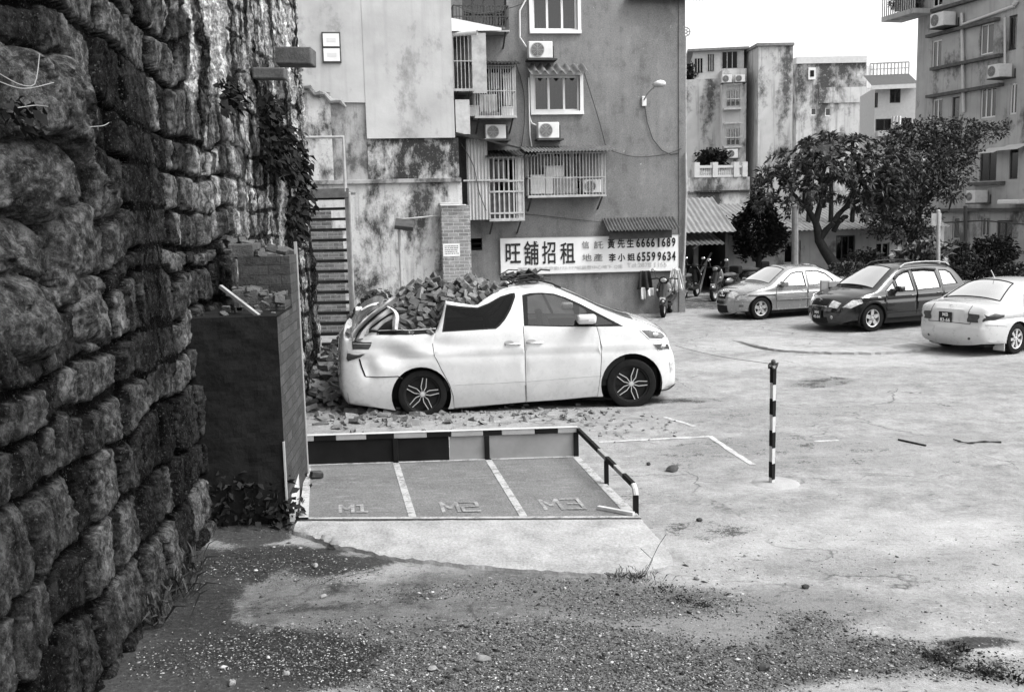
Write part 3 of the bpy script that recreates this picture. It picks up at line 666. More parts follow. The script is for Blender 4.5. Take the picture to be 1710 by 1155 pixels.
# brick showing through behind the stairs
bx0, bx1 = pf.px(520, 480)[0], pf.px(566, 480)[0]
M['brick_low'] = brickmat('old_brick_dark', .06, .13, .22, (.25, .085), .7, .4, .25)
wallbox(pf, pb, 'exposed_brick', 'brick_low', bx0 - .3, bx1 + .15, 0, pf.px(545, 385)[1], -.05, .02)
wallbox(pf, pb, 'exposed_brick', 'brick_low', bx0 - .1, bx1 - .1, pf.px(545, 383)[1], pf.px(545, 352)[1], -.03, .02)
# brick pier
x0, x1 = pf.px(737, 420)[0], pf.px(784, 420)[0]; zt = pf.px(760, 343)[1]
wallbox(pf, pb, 'brick_pier', 'brick', x0, x1, 0, zt, -.35, .3)
wallbox(pf, pb, 'pier_cap', 'pale_render', x0 - .03, x1 - .25, zt, zt + .07, -.38, .3, bevel=.01)
# two light panes of the small window
a_, b_, z0, z1 = pf.rect(540, 57, 567, 103, .06)
mb = MB(); mb.box(a_ - .03, b_ + .03, -.10, -.071, z0 - .04, z1 + .04); fr_ = mb.build('window', 'iron_dark', pb)
for zz0, zz1 in ((z0, (z0 + z1) / 2 - .025), ((z0 + z1) / 2 + .025, z1)):
    mb = MB(); mb.box(a_, b_, -.118, -.101, zz0, zz1); mb.build('window_frame', 'white', fr_)
    mb = MB(); mb.box(a_ + .08, b_ - .08, -.122, -.1182, zz0 + .1, zz1 - .1); mb.build('pane', plain('frosted_pane', .5, .3, .5, var=.1), fr_)
# notice on the brick pier
a_, b_, z0, z1 = pf.rect(740, 407, 768, 428, .36)
nb = thing('notice_sheet', 'white notice sheet with small print fixed to the brick pier', 'notice', pf.w(a_, .352, z0), pa)
mb = MB(); mb.box(0, b_ - a_, -.004, 0, 0, z1 - z0); mb.build('sheet', 'white', nb)
mb = MB(); rd = random.Random(4)
for i in range(5):
    z = (z1 - z0) * (.82 - .15 * i); xx = .04
    while xx < (b_ - a_) - .06:
        l = rd.uniform(.015, .04); mb.box(xx, xx + l, -.006, -.0045, z - .012, z + .012); xx += l + rd.uniform(.006, .02)
mb.build('small_print', 'letter_grey', nb)
# pipe and cable on the stained wall
p0_ = pf.w(pf.px(640, 372)[0], .06, pf.px(640, 372)[1]); p1_ = pf.w(pf.px(735, 360)[0], .06, pf.px(735, 360)[1])
mb = MB(); mb.tube([pf.w(pf.px(670, 366)[0], .05, pf.px(670, 366)[1]), p1_, p1_ + Vector((.05, -.4, .25)), pf.w(pf.px(775, 343)[0], .42, pf.px(775, 343)[1])], .022, 6); o = mb.build('cable', 'iron'); tag(o, 'pale cable running along the stained wall to the brick pier', 'cable')

# steel post with floodlight-like box in front of the stained wall
q = G(671, 560); q = Vector((at(671, 470, 23.8).x, 23.8, 0)); fl = thing('floodlight_post', 'thin post with dark tilted floodlight before the stained wall', 'light', q)
zt = at(671, 376, 23.8).z
mb = MB(); mb.tube([(0, 0, 0), (-.02, 0, zt - .05)], .035, 8); mb.build('post', 'iron_mid', fl)
mb = MB(); m = Matrix.Translation((.12, -.05, zt)) @ Matrix.Rotation(R(25), 4, 'X') @ Matrix.Rotation(R(8), 4, 'Y'); mb.box(-.22, .22, -.2, .2, -.04, .07, m); mb.build('lamp_housing', 'iron_dark', fl, bevel=.015)

# ============================================================ STEEL STAIR
sy0 = 21.9; sb = at(560, 590, sy0); stx0 = at(527, 500, 21).x; stx1 = at(583, 500, 21).x
st = thing('steel_stair', 'steep rusty open tread steel stair with landing and pale handrail', 'stair', (stx0, 21, 0))
ns = 15; Ztop = at(545, 318, 20.3).z
M['tread'] = plain('stair_tread_rust', .02, .8, .2, var=.5)
for i in range(ns):
    py = 330 + (574 - 330) * i / (ns - 1); Yt = 20.5 + 1.2 * i / (ns - 1)
    l, r = at(514 + 14 * (i / (ns - 1)), py, Yt), at(577 + 11 * (i / (ns - 1)), py, Yt); c = Vector((stx0, 21, 0))
    mb = MB(); mb.box(l.x - c.x, r.x - c.x, Yt - c.y - .02, Yt - c.y + .2, l.z - .055, l.z); mb.build('tread', 'tread', st)
c = Vector((stx0, 21, 0))
def sp(px, py, Y): return at(px, py, Y) - c
mb = MB(); mb.bar(sp(579, 322, 20.3), sp(590, 585, 21.9), .09, .16); mb.build('stringer', 'iron_mid', st)
mb = MB(); mb.bar(sp(513, 326, 20.45), sp(529, 585, 21.95), .05, .12); mb.build('stringer', 'iron_dark', st)
mb = MB(); l = sp(487, 326, 20.2); r = sp(582, 324, 20.2); mb.box(l.x - .6, r.x, -.8, .15, r.z, r.z + .05); mb.box(l.x - .6, r.x + .01, -.83, -.78, r.z - .07, r.z + .12); mb.build('landing', plain('landing_rust', .1, .8, .2, var=.6, fine=.4), st, bevel=.008)
mb = MB(); mb.tube([sp(577, 320, 20.2), sp(573, 229, 20.2), sp(484, 230, 20.2), sp(470, 230, 20.2)], .035, 8); mb.build('handrail', 'iron_mid', st)
mb = MB(); mb.tube([sp(583, 322, 20.2), sp(592, 560, 21.2)], .03, 8); mb.build('handrail', 'iron', st)

# ============================================================ GREY APARTMENT BLOCK
fa = R(9); fo = G(1143, 521); ff = Frame(fo, fa)
fb = thing('apartment_block', 'large grey apartment block end wall with barred windows and balcony cages', 'building', (fo.x, fo.y, 0), fa)
M['facade'] = stained('facade_render', .17, .09, .3, .3, .28, .03, .2, .2)
k = NM('facade_grey'); n = k.noise(k.mp((1, 1, .35)), .5, 6, .6); n2 = k.noise(k.mp((6, 6, .25)), 1.2, 5, .6); n3 = k.noise(k.mp(), 30, 4, .7); n4 = k.noise(k.mp(), 1.1, 3, .6); n5 = k.noise(k.mp((1, 1, .5)), 7, 4, .8)
c = k.ramp(n, [(.3, .10), (.7, .22)]); c = k.mix(k.math('MULTIPLY', k.ramp(n2, [(.5, 0), (.72, 1)]), .35), c, .08)
c = k.mix(k.math('MULTIPLY', k.ramp(n2, [(.28, 1), (.4, 0)]), .25), c, .26); c = k.mix(.3, c, k.ramp(n3, [(.3, .04), (.7, .34)]))
mo = k.noise(k.mp((1, 1, .7)), 2.2, 8, .72); c = k.mix(k.math('MULTIPLY', k.ramp(mo, [(.52, 0), (.66, 1)]), .5), c, .055); c = k.mix(k.math('MULTIPLY', k.ramp(mo, [(.34, 1), (.46, 0)]), .35), c, .3)
c = k.mix(k.math('MULTIPLY', k.ramp(n5, [(.66, 0), (.69, 1)]), k.ramp(n4, [(.5, 0), (.56, 1)])), c, .5)
k.col(c); k.rough(.9, .15); k.bump(n3, .2, .02); M['facade'] = k.m
openings = []
def op(*r): o = ff.rect(*r); openings.append(o); return o
W1 = op(889, -8, 964, 51); W2 = op(891, 126, 968, 186)
W3 = op(908, 254, 972, 318); W4 = op(822, 264, 866, 362)
W5 = op(800, 112, 856, 190); W6 = op(772, -10, 846, 45); W7 = op(786, 398, 805, 418)
FZ = 11.5; FXL = -13.0
def wall_open(mb, x0, x1, z0, z1, ops, y=0.0, dep=.25):
    xs = sorted({x0, x1, *[o[0] for o in ops], *[o[1] for o in ops]}); zs_ = sorted({z0, z1, *[o[2] for o in ops], *[o[3] for o in ops]})
    for i in range(len(xs) - 1):
        for j in range(len(zs_) - 1):
            cx, cz = (xs[i] + xs[i + 1]) / 2, (zs_[j] + zs_[j + 1]) / 2
            if any(o[0] < cx < o[1] and o[2] < cz < o[3] for o in ops): continue
            mb.add([(xs[i], y, zs_[j]), (xs[i + 1], y, zs_[j]), (xs[i + 1], y, zs_[j + 1]), (xs[i], y, zs_[j + 1])], [(0, 1, 2, 3)])
    for a, b, c, d in ops:
        mb.add([(a, y, c), (b, y, c), (b, y, d), (a, y, d), (a, y + dep, c), (b, y + dep, c), (b, y + dep, d), (a, y + dep, d)], [(0, 4, 5, 1), (1, 5, 6, 2), (2, 6, 7, 3), (3, 7, 4, 0)])
mb = MB(); wall_open(mb, FXL, 0, -.1, FZ, openings); mb.add([(0, 0, -.1), (0, 9, -.1), (0, 9, FZ), (0, 0, FZ)], [(0, 1, 2, 3)]); mb.add([(FXL, 0, FZ), (0, 0, FZ), (0, 9, FZ), (FXL, 9, FZ)], [(0, 1, 2, 3)])
mb.build('end_wall', 'facade', fb, recalc=False)
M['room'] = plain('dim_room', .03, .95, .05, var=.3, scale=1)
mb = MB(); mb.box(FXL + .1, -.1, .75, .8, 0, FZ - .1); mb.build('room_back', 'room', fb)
mb = MB(); mb.box(-.16, .012, -.03, .1, -.05, FZ - .2); mb.build('corner_pilaster', 'facade', fb)
def window(o, parent, n=3, fr='white', fw=.06, surround=True, curtain=None, y=.06, grille=False, fname='window'):
    a, b, c, d = o; mb = MB()
    for xx in [a, b - fw] + [a + (b - a) * i / n - fw / 2 for i in range(1, n)]: mb.box(xx, xx + fw, y, y + .05, c, d)
    for zz in (c, d - fw): mb.box(a + fw, b - fw, y + .003, y + .047, zz, zz + fw)
    if surround:
        s = .09; mb.box(a - s, b + s, -.05, -.002, d, d + s); mb.box(a - s, b + s, -.09, -.002, c - s, c); mb.box(a - s, a, -.05, -.002, c, d); mb.box(b, b + s, -.05, -.002, c, d)
    wn = mb.build(fname, fr, parent, bevel=.004)
    mb = MB()
    for i in range(n): mb.box(a + (b - a) * i / n + fw * .5, a + (b - a) * (i + 1) / n - fw * .5, y + .02, y + .026, c + fw, d - fw)
    mb.build('pane', 'glass', wn)
    if curtain:
        for f0, f1, v in curtain:
            x0, x1 = a + (b - a) * f0, a + (b - a) * f1; mb = MB()
            mb.grid(lambda u, w_: Vector((x0 + (x1 - x0) * u, y + .16 + .025 * math.sin(u * (x1 - x0) * 60), c + (d - c) * w_)), max(8, int((x1 - x0) * 60)), 2)
            mb.build('curtain', plain('curtain_cloth', v, .9, .1, var=.15), wn, smooth=60)
    return wn
window(W1, fb, 3, curtain=[(.05, .33, .5), (.7, .97, .6)]); window(W2, fb, 3, curtain=[(.03, .3, .55), (.36, .62, .25), (.7, .97, .6)])
window(W3, fb, 4, 'iron_mid', .04, False, [(.55, .95, .3)]); window(W4, fb, 2, 'iron_mid', .05, False); window(W5, fb, 3, 'iron_mid', .04, False); window(W6, fb, 4, 'iron_dark', .05, False)
# air vent at ground level
mb = MB(); a_, b_, z0, z1 = W7; 
for i in range(2): mb.box(a_, b_, .02, .06, z0 + (z1 - z0) * (.4 * i + .1), z0 + (z1 - z0) * (.4 * i + .2))
mb.build('vent_opening', 'dark', fb)
def cage(rect, dep, nb_, rows_, mat, parent, name='window_cage', r=.0085, floor=True, solid=None):
    a, b, c, d = ff.rect(*rect, dep); mb = MB()
    xs = [a + (b - a) * i / nb_ for i in range(nb_ + 1)]; ys = [-dep + dep * i / max(2, int(dep / .14)) for i in range(max(2, int(dep / .14)))]
    for x in xs: mb.bar((x, -dep, c), (x, -dep, d), 2 * r)
    for x in (a, b):
        for y_ in ys[1:]: mb.bar((x, y_, c), (x, y_, d), 2 * r)
    for z in [c + (d - c) * q for q in rows_]:
        mb.bar((a, -dep - .006, z), (b, -dep - .006, z), 2.6 * r)
        for x in (a, b): mb.bar((x, -dep, z), (x, -.01, z), 2.6 * r)
    o = mb.build(name, mat, parent)
    if floor:
        mb = MB(); mb.box(a - .02, b + .02, -dep - .03, -.005, c - .05, c - .012); mb.build('cage_floor', 'iron_mid', o)
        for x in (a + .08, b - .08): mb = MB(); mb.bar((x, -dep + .05, c - .06), (x, -.01, c - .38), .035); mb.build('bracket', 'iron_dark', o)
    return a, b, c, d, o
def corrug(name, mat, parent, x0, x1, y0, z0, y1, z1, pitch=.09, amp=.02, sag=0.0, th=.006):
    n = max(20, int((x1 - x0) / pitch * 8)); mb = MB()
    def fn(u, v):
        x = x0 + (x1 - x0) * u; return Vector((x, y0 + (y1 - y0) * v, z0 + (z1 - z0) * v + amp * math.sin(x / pitch * 2 * math.pi) - sag * math.sin(u * math.pi)))
    mb.grid(fn, n, 3); b = len(mb.v); mb.grid(lambda u, v: fn(u, v) - Vector((0, 0, th)), n, 3)
    return mb.build(name, mat, parent, smooth=50, recalc=False)
M['zinc'] = plain('weathered_zinc', .16, .7, .3, var=.6, scale=5, fine=.3); M['zinc_dark'] = plain('dark_zinc', .06, .75, .3, var=.6, scale=5, fine=.3)
A = cage((882, 256, 1011, 326), .6, 24, (0, .42, 1), 'iron', fb)
corrug('canopy', 'zinc', A[4], A[0] - .1, A[1] + .25, -.85, A[3] + .04, -.0, A[3] + .22)
B = cage((793, 110, 861, 194), .65, 17, (0, .5, 1), 'iron', fb)
corrug('canopy', 'zinc_dark', B[4], B[0] - .15, B[1] + .12, -.85, B[3] + .03, 0, B[3] + .2)
C_ = cage((757, 10, 849, 50), .5, 18, (0, .55, 1), 'iron_dark', fb)
D = cage((817, 263, 874, 366), .7, 7, (0, .1, .45, .62, 1), 'iron', fb, r=.018)
corrug('canopy', 'zinc_dark', D[4], D[0] - .1, D[1] + .35, -.95, D[3] + .02, 0, D[3] + .22)
mb = MB(); a_, b_, z0, z1 = D[:4]; mb.box(a_ + .04, b_ - .25, -.66, -.65, z0, z0 + (z1 - z0) * .42); mb.build('cage_panel', plain('grimy_panel', .09, .7, .3, var=.5), D[4])
mb = MB(); mb.box(b_ - .2, b_ - .03, -.68, -.67, z0, z1); mb.build('cage_panel', plain('pale_panel', .45, .6, .3, var=.3, fine=.2), D[4])
# corrugated metal box balcony
a_, b_, z0, z1 = ff.rect(780, 232, 815, 367, .75); mb = MB(); n = 66
def cfn(u, v): x = a_ + (b_ - a_) * u; return Vector((x, -.75 + .016 * math.sin(x / .085 * 2 * math.pi), z0 + (z1 - z0) * v))
mb.grid(cfn, n, 2); mb.add([(b_, -.75, z0), (b_, 0, z0), (b_, 0, z1), (b_, -.75, z1), (a_, -.75, z0), (a_, 0, z0)], [(0, 1, 2, 3), (0, 4, 5, 1)]); mb.box(a_ - .1, b_ + .5, -.8, -.76, z0 + (z1 - z0) * .48, z0 + (z1 - z0) * .5)
mb.build('metal_balcony', plain('streaked_sheet_metal', .36, .6, .3, var=.3, scale=3, stretch=(3, 3, .5), fine=.35), fb, smooth=40)
# narrow barred bay near the pale building, with awning and pipe
E = cage((757, 55, 789, 149), .9, 5, (0, .5, 1), 'iron', fb)
mb = MB(); a_, b_, z0, z1 = E[:4]; mb.box(b_ - .02, b_ + .35, -.9, -.88, z0 - .1, z1); mb.build('cage_panel', plain('side_panel', .32, .6, .3, var=.3), E[4])
mb = MB(); mb.add([(a_ - .1, -1.0, z1 + .35), (b_ + .75, -.9, z1 + .12), (b_ + .75, -.9, z1 + .06), (a_ - .1, -1.0, z1 + .02), (a_ - .1, 0, z1 + .45), (b_ + .75, 0, z1 + .25)], [(0, 1, 2, 3), (0, 1, 5, 4)]); mb.build('canopy', 'white', E[4])
mb = MB(); mb.box(a_ + .02, b_ - .1, -.85, -.3, z0 - 1.1, z0 - .25); mb.build('cage_panel', plain('pale_box', .4, .7, .3), E[4])
mb = MB(); mb.add([(a_ - .05, -1.1, z0 - 1.1), (b_ + 1.15, -1.0, z0 - 1.5), (b_ + 1.0, -.1, z0 - 1.35), (a_ - .05, -.1, z0 - .95)], [(0, 1, 2, 3)]); mb.bar((a_ - .05, -1.12, z0 - 1.08), (b_ + 1.15, -1.02, z0 - 1.48), .04); mb.build('awning', plain('dark_awning', .02, .8, .2), E[4], recalc=False)
p = ff.px(765, 56, 1.0); mb = MB(); mb.lathe([(.06, -.35), (.06, .3), (.075, .3)], 12, Matrix.Translation((p[0] + .15, -1.0, p[1])) @ Matrix.Rotation(R(60), 4, 'Z')); mb.build('pipe_end', 'whitewash', fb, smooth=40)
# canopies and small roofs on the wall
a_, b_, z0, z1 = ff.rect(881, 115, 974, 126); corrug('canopy', plain('broken_fibre_sheet', .12, .9, .1, var=.8, scale=3, fine=.4), fb, a_ - .05, b_ + .05, -.55, z0, 0, z1 + .1, .22, .05)
a_, b_, z0, z1 = ff.rect(1014, 371, 1134, 385, .5); corrug('canopy', 'zinc_dark', fb, a_, b_, -.6, z0 + .02, 0, z1 + .12)
mb = MB(); mb.box(a_ + .1, b_ - .15, -.35, -.3, z0 - .22, z0); mb.build('canopy_board', 'iron_dark', fb)
a_ = ff.px(1138, 8)[0]; zt = ff.px(1150, 3)[1]; corrug('eaves', 'zinc_dark', fb, -1.6, .5, -.25, zt, 3, zt + 1.2)
# right-hand neighbour cage past the corner
mb = MB(); a_, b_, z0, z1 = ff.rect(1145, 292, 1161, 323); 
for i in range(5): mb.bar((a_ + (b_ - a_) * i / 4, 1.2, z0), (a_ + (b_ - a_) * i / 4, 1.2, z1), .025)
mb.box(a_, b_, 1.24, 1.26, z0, z1); mb.box(.0, b_, 1.15, 1.9, z0 - .04, z0); mb.build('corner_balcony', 'iron', fb)
mb = MB(); z0 = ff.px(1155, 250)[1]; mb.box(.0, ff.px(1166, 250)[0], 1.1, 2.0, z0, z0 + .05); mb.build('corner_canopy', 'zinc_dark', fb)
# pipes
def wpipe(pts, r, mat, label, d=.06, name='drain_pipe'):
    mb = MB(); mb.tube([ff.w(*(lambda q: (q[0], d, q[1]))(ff.px(x, y, d))) for x, y in pts], r, 7); o = mb.build(name, mat, smooth=60); tag(o, label, 'pipe'); return o
wpipe([(878, 0), (868, 18), (868, 62), (878, 78), (886, 82)], .022, 'white', 'white pipe curving beside the topmost facade window to its air conditioner')
wpipe([(883, 130), (884, 195), (888, 206), (897, 210)], .02, 'white', 'white pipe running from middle facade window to the air conditioner')
wpipe([(884, 196), (885, 225), (888, 245)], .018, 'white', 'short white pipe dropping to the barred balcony roof')
wpipe([(1145, 255), (1146, 320), (1143, 420), (1140, 460)], .035, 'iron_mid', 'thin pale drain pipe down the corner of the grey block', .1)
wpipe([(1077, 178), (1081, 205), (1090, 232), (1105, 251), (1120, 258), (1133, 256)], .012, 'iron_dark', 'thin dark cable sagging from the wall lamp', .03, 'lamp_cable')
wpipe([(876, 357), (930, 363), (985, 369), (1018, 372)], .008, 'iron_dark', 'thin wire strung below the barred balcony', .05, 'wall_wire')

for i, (pts_, lab) in enumerate((([(757, 8), (800, 22), (850, 14), (878, 4)], 'dark cable drooping across the topmost window cage'), ([(860, 100), (874, 150), (876, 200), (870, 250)], 'dark cable hanging down beside the laundry cage'), ([(1015, 250), (1060, 262), (1110, 258), (1138, 248)], 'thin cable from barred balcony roof to the block corner'), ([(975, 120), (1000, 200), (1012, 246)], 'thin cable dropping from middle window to the barred balcony'), ([(770, 240), (790, 275), (800, 320), (812, 352)], 'dark slanting cable across the metal balcony'))):
    wpipe(spline([(x, 0, y) for x, y in pts_], 12) and [(p.x, p.z) for p in spline([(x, 0, y) for x, y in pts_], 12)], .011, 'iron_dark', lab, .06 if i != 4 else .82, 'wall_cable')
# ============================================================ FAR HOUSES
def simple_block(name, label, fr, x0, x1, ztop, dep, mat, wins, parts=None):
    b = thing(name, label, 'building', (fr.o.x, fr.o.y, 0), fr.a); mb = MB(); ops = [fr.rect(*w_[:4]) for w_ in wins]
    wall_open(mb, x0, x1, -.1, ztop, ops, 0, .3); mb.add([(x0, 0, -.1), (x0, dep, -.1), (x0, dep, ztop), (x0, 0, ztop), (x1, 0, -.1), (x1, dep, -.1), (x1, dep, ztop), (x1, 0, ztop)], [(0, 1, 2, 3), (4, 7, 6, 5), (3, 2, 6, 7), (1, 5, 6, 2)])
    mb.build('outer_wall', mat, b, recalc=False)
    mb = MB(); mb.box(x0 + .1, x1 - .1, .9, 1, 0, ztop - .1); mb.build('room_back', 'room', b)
    for o, w_ in zip(ops, wins): window(o, b, w_[4], w_[5], .07, False)
    return b
M['far_stain'] = stained('far_stained_wall', .42, .08, .35, .22, .7, .12, .2); M['far_pale'] = stained('far_pale_wall', .48, .12, .3, .2, .6, .12, .2)
M['far_dirty'] = stained('far_dirty_wall', .42, .06, .5, .2, .7, .4, .2); M['right_wall'] = stained('tan_rendered_wall', .33, .1, .2, .3, .5, .05, .2)
ho = at(1140, 400, 70); fA = Frame(ho, R(-8)); 
hA = simple_block('stained_house', 'streaked far house with penthouse windows left of the plain tower', fA, -3, fA.px(1206, 200)[0], fA.px(1180, 132)[1], 9, 'far_stain', [(1141, 200, 1146, 222, 1, 'iron_dark')])
mb = MB(); x0, x1 = fA.px(1158, 110)[0], fA.px(1243, 110)[0]; z0, z1 = fA.px(1200, 128)[1], fA.px(1200, 84)[1]
mb.box(x0, x1, .3, 7, z0 - .3, z1); ph = mb.build('penthouse', 'whitewash', hA)
for r in ((1160, 97, 1174, 121), (1182, 90, 1193, 118), (1206, 86, 1232, 113)):
    o = fA.rect(*r); mb = MB(); mb.box(o[0], o[1], .26, .295, o[2], o[3]); mb.build('penthouse_window', 'darkglass', hA)
    mb = MB(); [mb.bar((o[0] + (o[1] - o[0]) * i / 3, .25, o[2]), (o[0] + (o[1] - o[0]) * i / 3, .25, o[3]), .05) for i in range(4)]; mb.build('window_bars', 'iron', hA)
mb = MB(); mb.box(x0 - .4, x1 + .3, -.1, 7.2, z1, z1 + .15); mb.build('flat_roof', 'zinc', hA)
fB = Frame(at(1205, 400, 68.5), R(-4)); hB = simple_block('balcony_bay_house', 'narrow far house bay with stacked barred windows and three air conditioners', fB, 0, fB.px(1246, 200)[0], fB.px(1225, 115)[1], 6, 'far_pale', [(1213, 150, 1236, 178, 3, 'iron'), (1213, 214, 1236, 243, 3, 'iron')])
for y0, y1 in ((139, 183), (204, 247)):
    a_, b_, z0, z1 = fB.rect(1209, y0, 1239, y1, .6); mb = MB()
    for i in range(12): mb.bar((a_ + (b_ - a_) * i / 11, -.6, z0 + (z1 - z0) * .3), (a_ + (b_ - a_) * i / 11, -.6, z1), .035)
    mb.box(a_, b_, -.62, -.02, z0, z0 + .12); mb.box(a_, b_, -.62, -.02, z1 - .1, z1); mb.bar((a_, -.62, z0 + (z1 - z0) * .4), (b_, -.62, z0 + (z1 - z0) * .4), .06); mb.build('window_cage', 'iron', hB)
fC = Frame(at(1264, 400, 67.5), R(3)); hC = simple_block('plain_tower_block', 'tall plain far tower with blank streaked front beside the bay house', fC, 0, fC.px(1323, 200)[0], fC.px(1290, 77)[1], 8, 'far_stain', [])
mb = MB(); mb.box(-.15, fC.px(1323, 77)[0] + .1, -.15, 8.1, fC.px(1290, 77)[1], fC.px(1290, 75)[1] + .1); mb.build('parapet', 'zinc', hC)
fC2 = Frame(at(1245, 400, 72), R(-30)); hC2 = simple_block('stair_tower', 'recessed far stair tower with windows between bay house and plain tower', fC2, 0, fC2.px(1266, 200)[0] + .3, fC2.px(1255, 82)[1], 4, 'far_pale', [(1250, 88, 1260, 105, 2, 'iron'), (1250, 112, 1260, 126, 2, 'iron'), (1251, 170, 1262, 198, 2, 'iron'), (1252, 235, 1263, 262, 2, 'iron')])
fD = Frame(at(1327, 400, 74), R(2)); hD = simple_block('mouldy_far_block', 'flat topped far block with mouldy band above two small windows', fD, 0, fD.px(1445, 200)[0], fD.px(1380, 97)[1], 9, 'far_dirty', [(1354, 180, 1364, 193, 1, 'white'), (1378, 180, 1388, 194, 1, 'white')])
mb = MB(); z0, z1 = fD.px(1400, 172)[1], fD.px(1400, 146)[1]; mb.box(fD.px(1368, 150)[0], fD.px(1446, 150)[0] + .03, -.06, -.01, z0, z1); mb.build('mouldy_band', 'far_stain', hD)
mb = MB(); z0, z1 = fD.px(1380, 106)[1], fD.px(1380, 96)[1]; mb.box(-.08, fD.px(1445, 100)[0] + .08, -.1, 9, z0, z1 + .05); mb.build('parapet', 'whitewash', hD)
mb = MB(); a_, b_, z0, z1 = fD.rect(1350, 113, 1362, 133, .1); mb.box(a_, b_, -.12, -.02, z0, z1); mb.build('window_frame', 'white', hD); mb = MB(); mb.box(a_ + .12, b_ - .12, -.14, -.121, z0 + .2, z1 - .2); mb.build('pane', 'darkglass', hD)
mb = MB(); a_, b_, z0, z1 = fD.rect(1445, 108, 1462, 146); mb.box(a_ + .05, b_, .5, 5, z0 - 8, z0)
for i in range(8): mb.bar((a_ + (b_ - a_) * i / 7, .5, z0), (a_ + (b_ - a_) * i / 7, .5, z1), .05)
mb.build('roof_fence', 'whitewash', hD)
fE = Frame(at(1458, 400, 62), R(-10)); xe = fE.px(1530, 200)[0]
hE = simple_block('white_house', 'white rendered far house with dark tiled roof and roof terrace railing', fE, 0, xe, fE.px(1490, 143)[1], 6, 'whitewash', [(1461, 155, 1466, 180, 1, 'iron_dark'), (1486, 148, 1504, 172, 2, 'iron_dark'), (1462, 198, 1522, 218, 4, 'iron_dark')])
mb = MB(); z0, z1 = fE.px(1490, 143)[1], fE.px(1490, 116)[1]; mb.add([(-.4, -.5, z0), (xe, -.5, z0), (xe, 2.5, z1), (-.4, 2.5, z1), (-.4, -.5, z0 - .2), (xe, -.5, z0 - .2)], [(0, 1, 2, 3), (0, 4, 5, 1)]); mb.build('tiled_roof', plain('roof_tiles', .07, .8, .2, var=.4, scale=14, stretch=(1, 1, .2)), hE, recalc=False)
mb = MB(); mb.box(-.4, xe, -.54, -.45, z0 - .25, z0); mb.build('eaves_board', 'white', hE)
mb = MB(); z2 = fE.px(1490, 96)[1]
for i in range(12): mb.bar((xe * i / 11, 2.5, z1 - .1), (xe * i / 11, 2.5, z2), .07)
mb.bar((0, 2.5, z2), (xe, 2.5, z2), .08); mb.bar((0, 2.5, (z1 + z2) / 2), (xe, 2.5, (z1 + z2) / 2), .05); mb.build('roof_railing', 'iron', hE)
mb = MB(); mb.box(0, xe, -.7, -.02, fE.px(1490, 228)[1], fE.px(1490, 219)[1]); mb.build('balcony_slab', 'far_dirty', hE)
mb = MB(); a_, b_, z0, z1 = fE.rect(1488, 194, 1505, 215, .4); mb.grid(lambda u, v: Vector((a_ + (b_ - a_) * u, -.4 + .06 * math.sin(u * 20), z0 + (z1 - z0) * v)), 20, 2); o = mb.build('hanging_sheet', 'cloth_pale', None); o.location = (fE.o.x, fE.o.y, 0); o.rotation_euler = (0, 0, fE.a); tag(o, 'white laundry hanging on balcony of the white house', 'laundry')

# ---- tall building on the right
ra = math.atan2(-.96, .279); rf = Frame(at(1521, 434, 50), ra)
rw = [(1556, 67, 1572, 115, 2, 'white'), (1637, 40, 1659, 91, 2, 'white'), (1684, 26, 1698, 84, 2, 'iron_dark'), (1557, 165, 1573, 211, 2, 'white'), (1590, 162, 1602, 203, 1, 'iron_dark'), (1637, 146, 1663, 197, 3, 'white'), (1686, 139, 1698, 191, 2, 'white'),
      (1636, 250, 1664, 302, 2, 'iron_dark'), (1685, 248, 1700, 299, 1, 'iron_dark'), (1557, -10, 1574, 11, 2, 'white'), (1590, 362, 1602, 400, 1, 'iron'), (1638, 362, 1652, 395, 2, 'iron'), (1560, 255, 1575, 300, 1, 'iron_dark'), (1664, 368, 1690, 420, 2, 'iron_dark')]
rb = simple_block('apartment_tower', 'tall rendered apartment building with ledged window bays and drain pipes at far right', rf, 0, 16, 15.5, 9, 'right_wall', rw)
M['ledge'] = plain('dark_ledge', .09, .9, .1, var=.4)
def ledge(x0, y0, x1, y1, th=.14, d=.28, mat='ledge'):
    p = rf.px(x0, y0, d); q = rf.px(x1, y1, d); z = (p[1] + q[1]) / 2; mb = MB(); mb.box(p[0], q[0], -d, -.002, z - th / 2, z + th / 2); mb.build('ledge', mat, rb)
for l in ((1545, 62, 1662, 31), (1552, 118, 1667, 90), (1545, 163, 1668, 140), (1540, 22, 1640, -6), (1618, 308, 1670, 305), (1560, 352, 1705, 349)): ledge(*l)
def vpipe(x0, y0, x1, y1, r=.07, d=.12):
    mb = MB(); mb.tube([Vector((rf.px(x0, y0, d)[0], -d, rf.px(x0, y0, d)[1])), Vector((rf.px(x1, y1, d)[0], -d, rf.px(x1, y1, d)[1]))], r, 8); mb.build('drain_pipe', 'whitewash', rb, smooth=60)
vpipe(1606, 22, 1609, 188); vpipe(1606, 42, 1694, 10); vpipe(1678, 30, 1678, 110, .05); vpipe(1694, 8, 1697, 2, .1); vpipe(1613, 345, 1613, 425, .06)
for x0, y0, x1, y1 in ((1664, 252, 1702, 245), (1633, 257, 1662, 250)):
    p = rf.px(x0, y0, .6); q = rf.px(x1, y1, .6); mb = MB(); mb.add([(p[0], -.7, p[1]), (q[0], -.7, p[1]), (q[0], 0, p[1] + .25), (p[0], 0, p[1] + .25)], [(0, 1, 2, 3)]); mb.build('window_canopy', 'whitewash', rb, recalc=False)
a_, b_, z0, z1 = rf.rect(1500, -30, 1545, 26, 1.0); mb = MB(); mb.box(-1.2, 1.2, -1.2, -.01, rf.px(1530, 26, .6)[1], rf.px(1530, 18, .6)[1]); bal = mb.build('balcony', 'right_wall', rb)
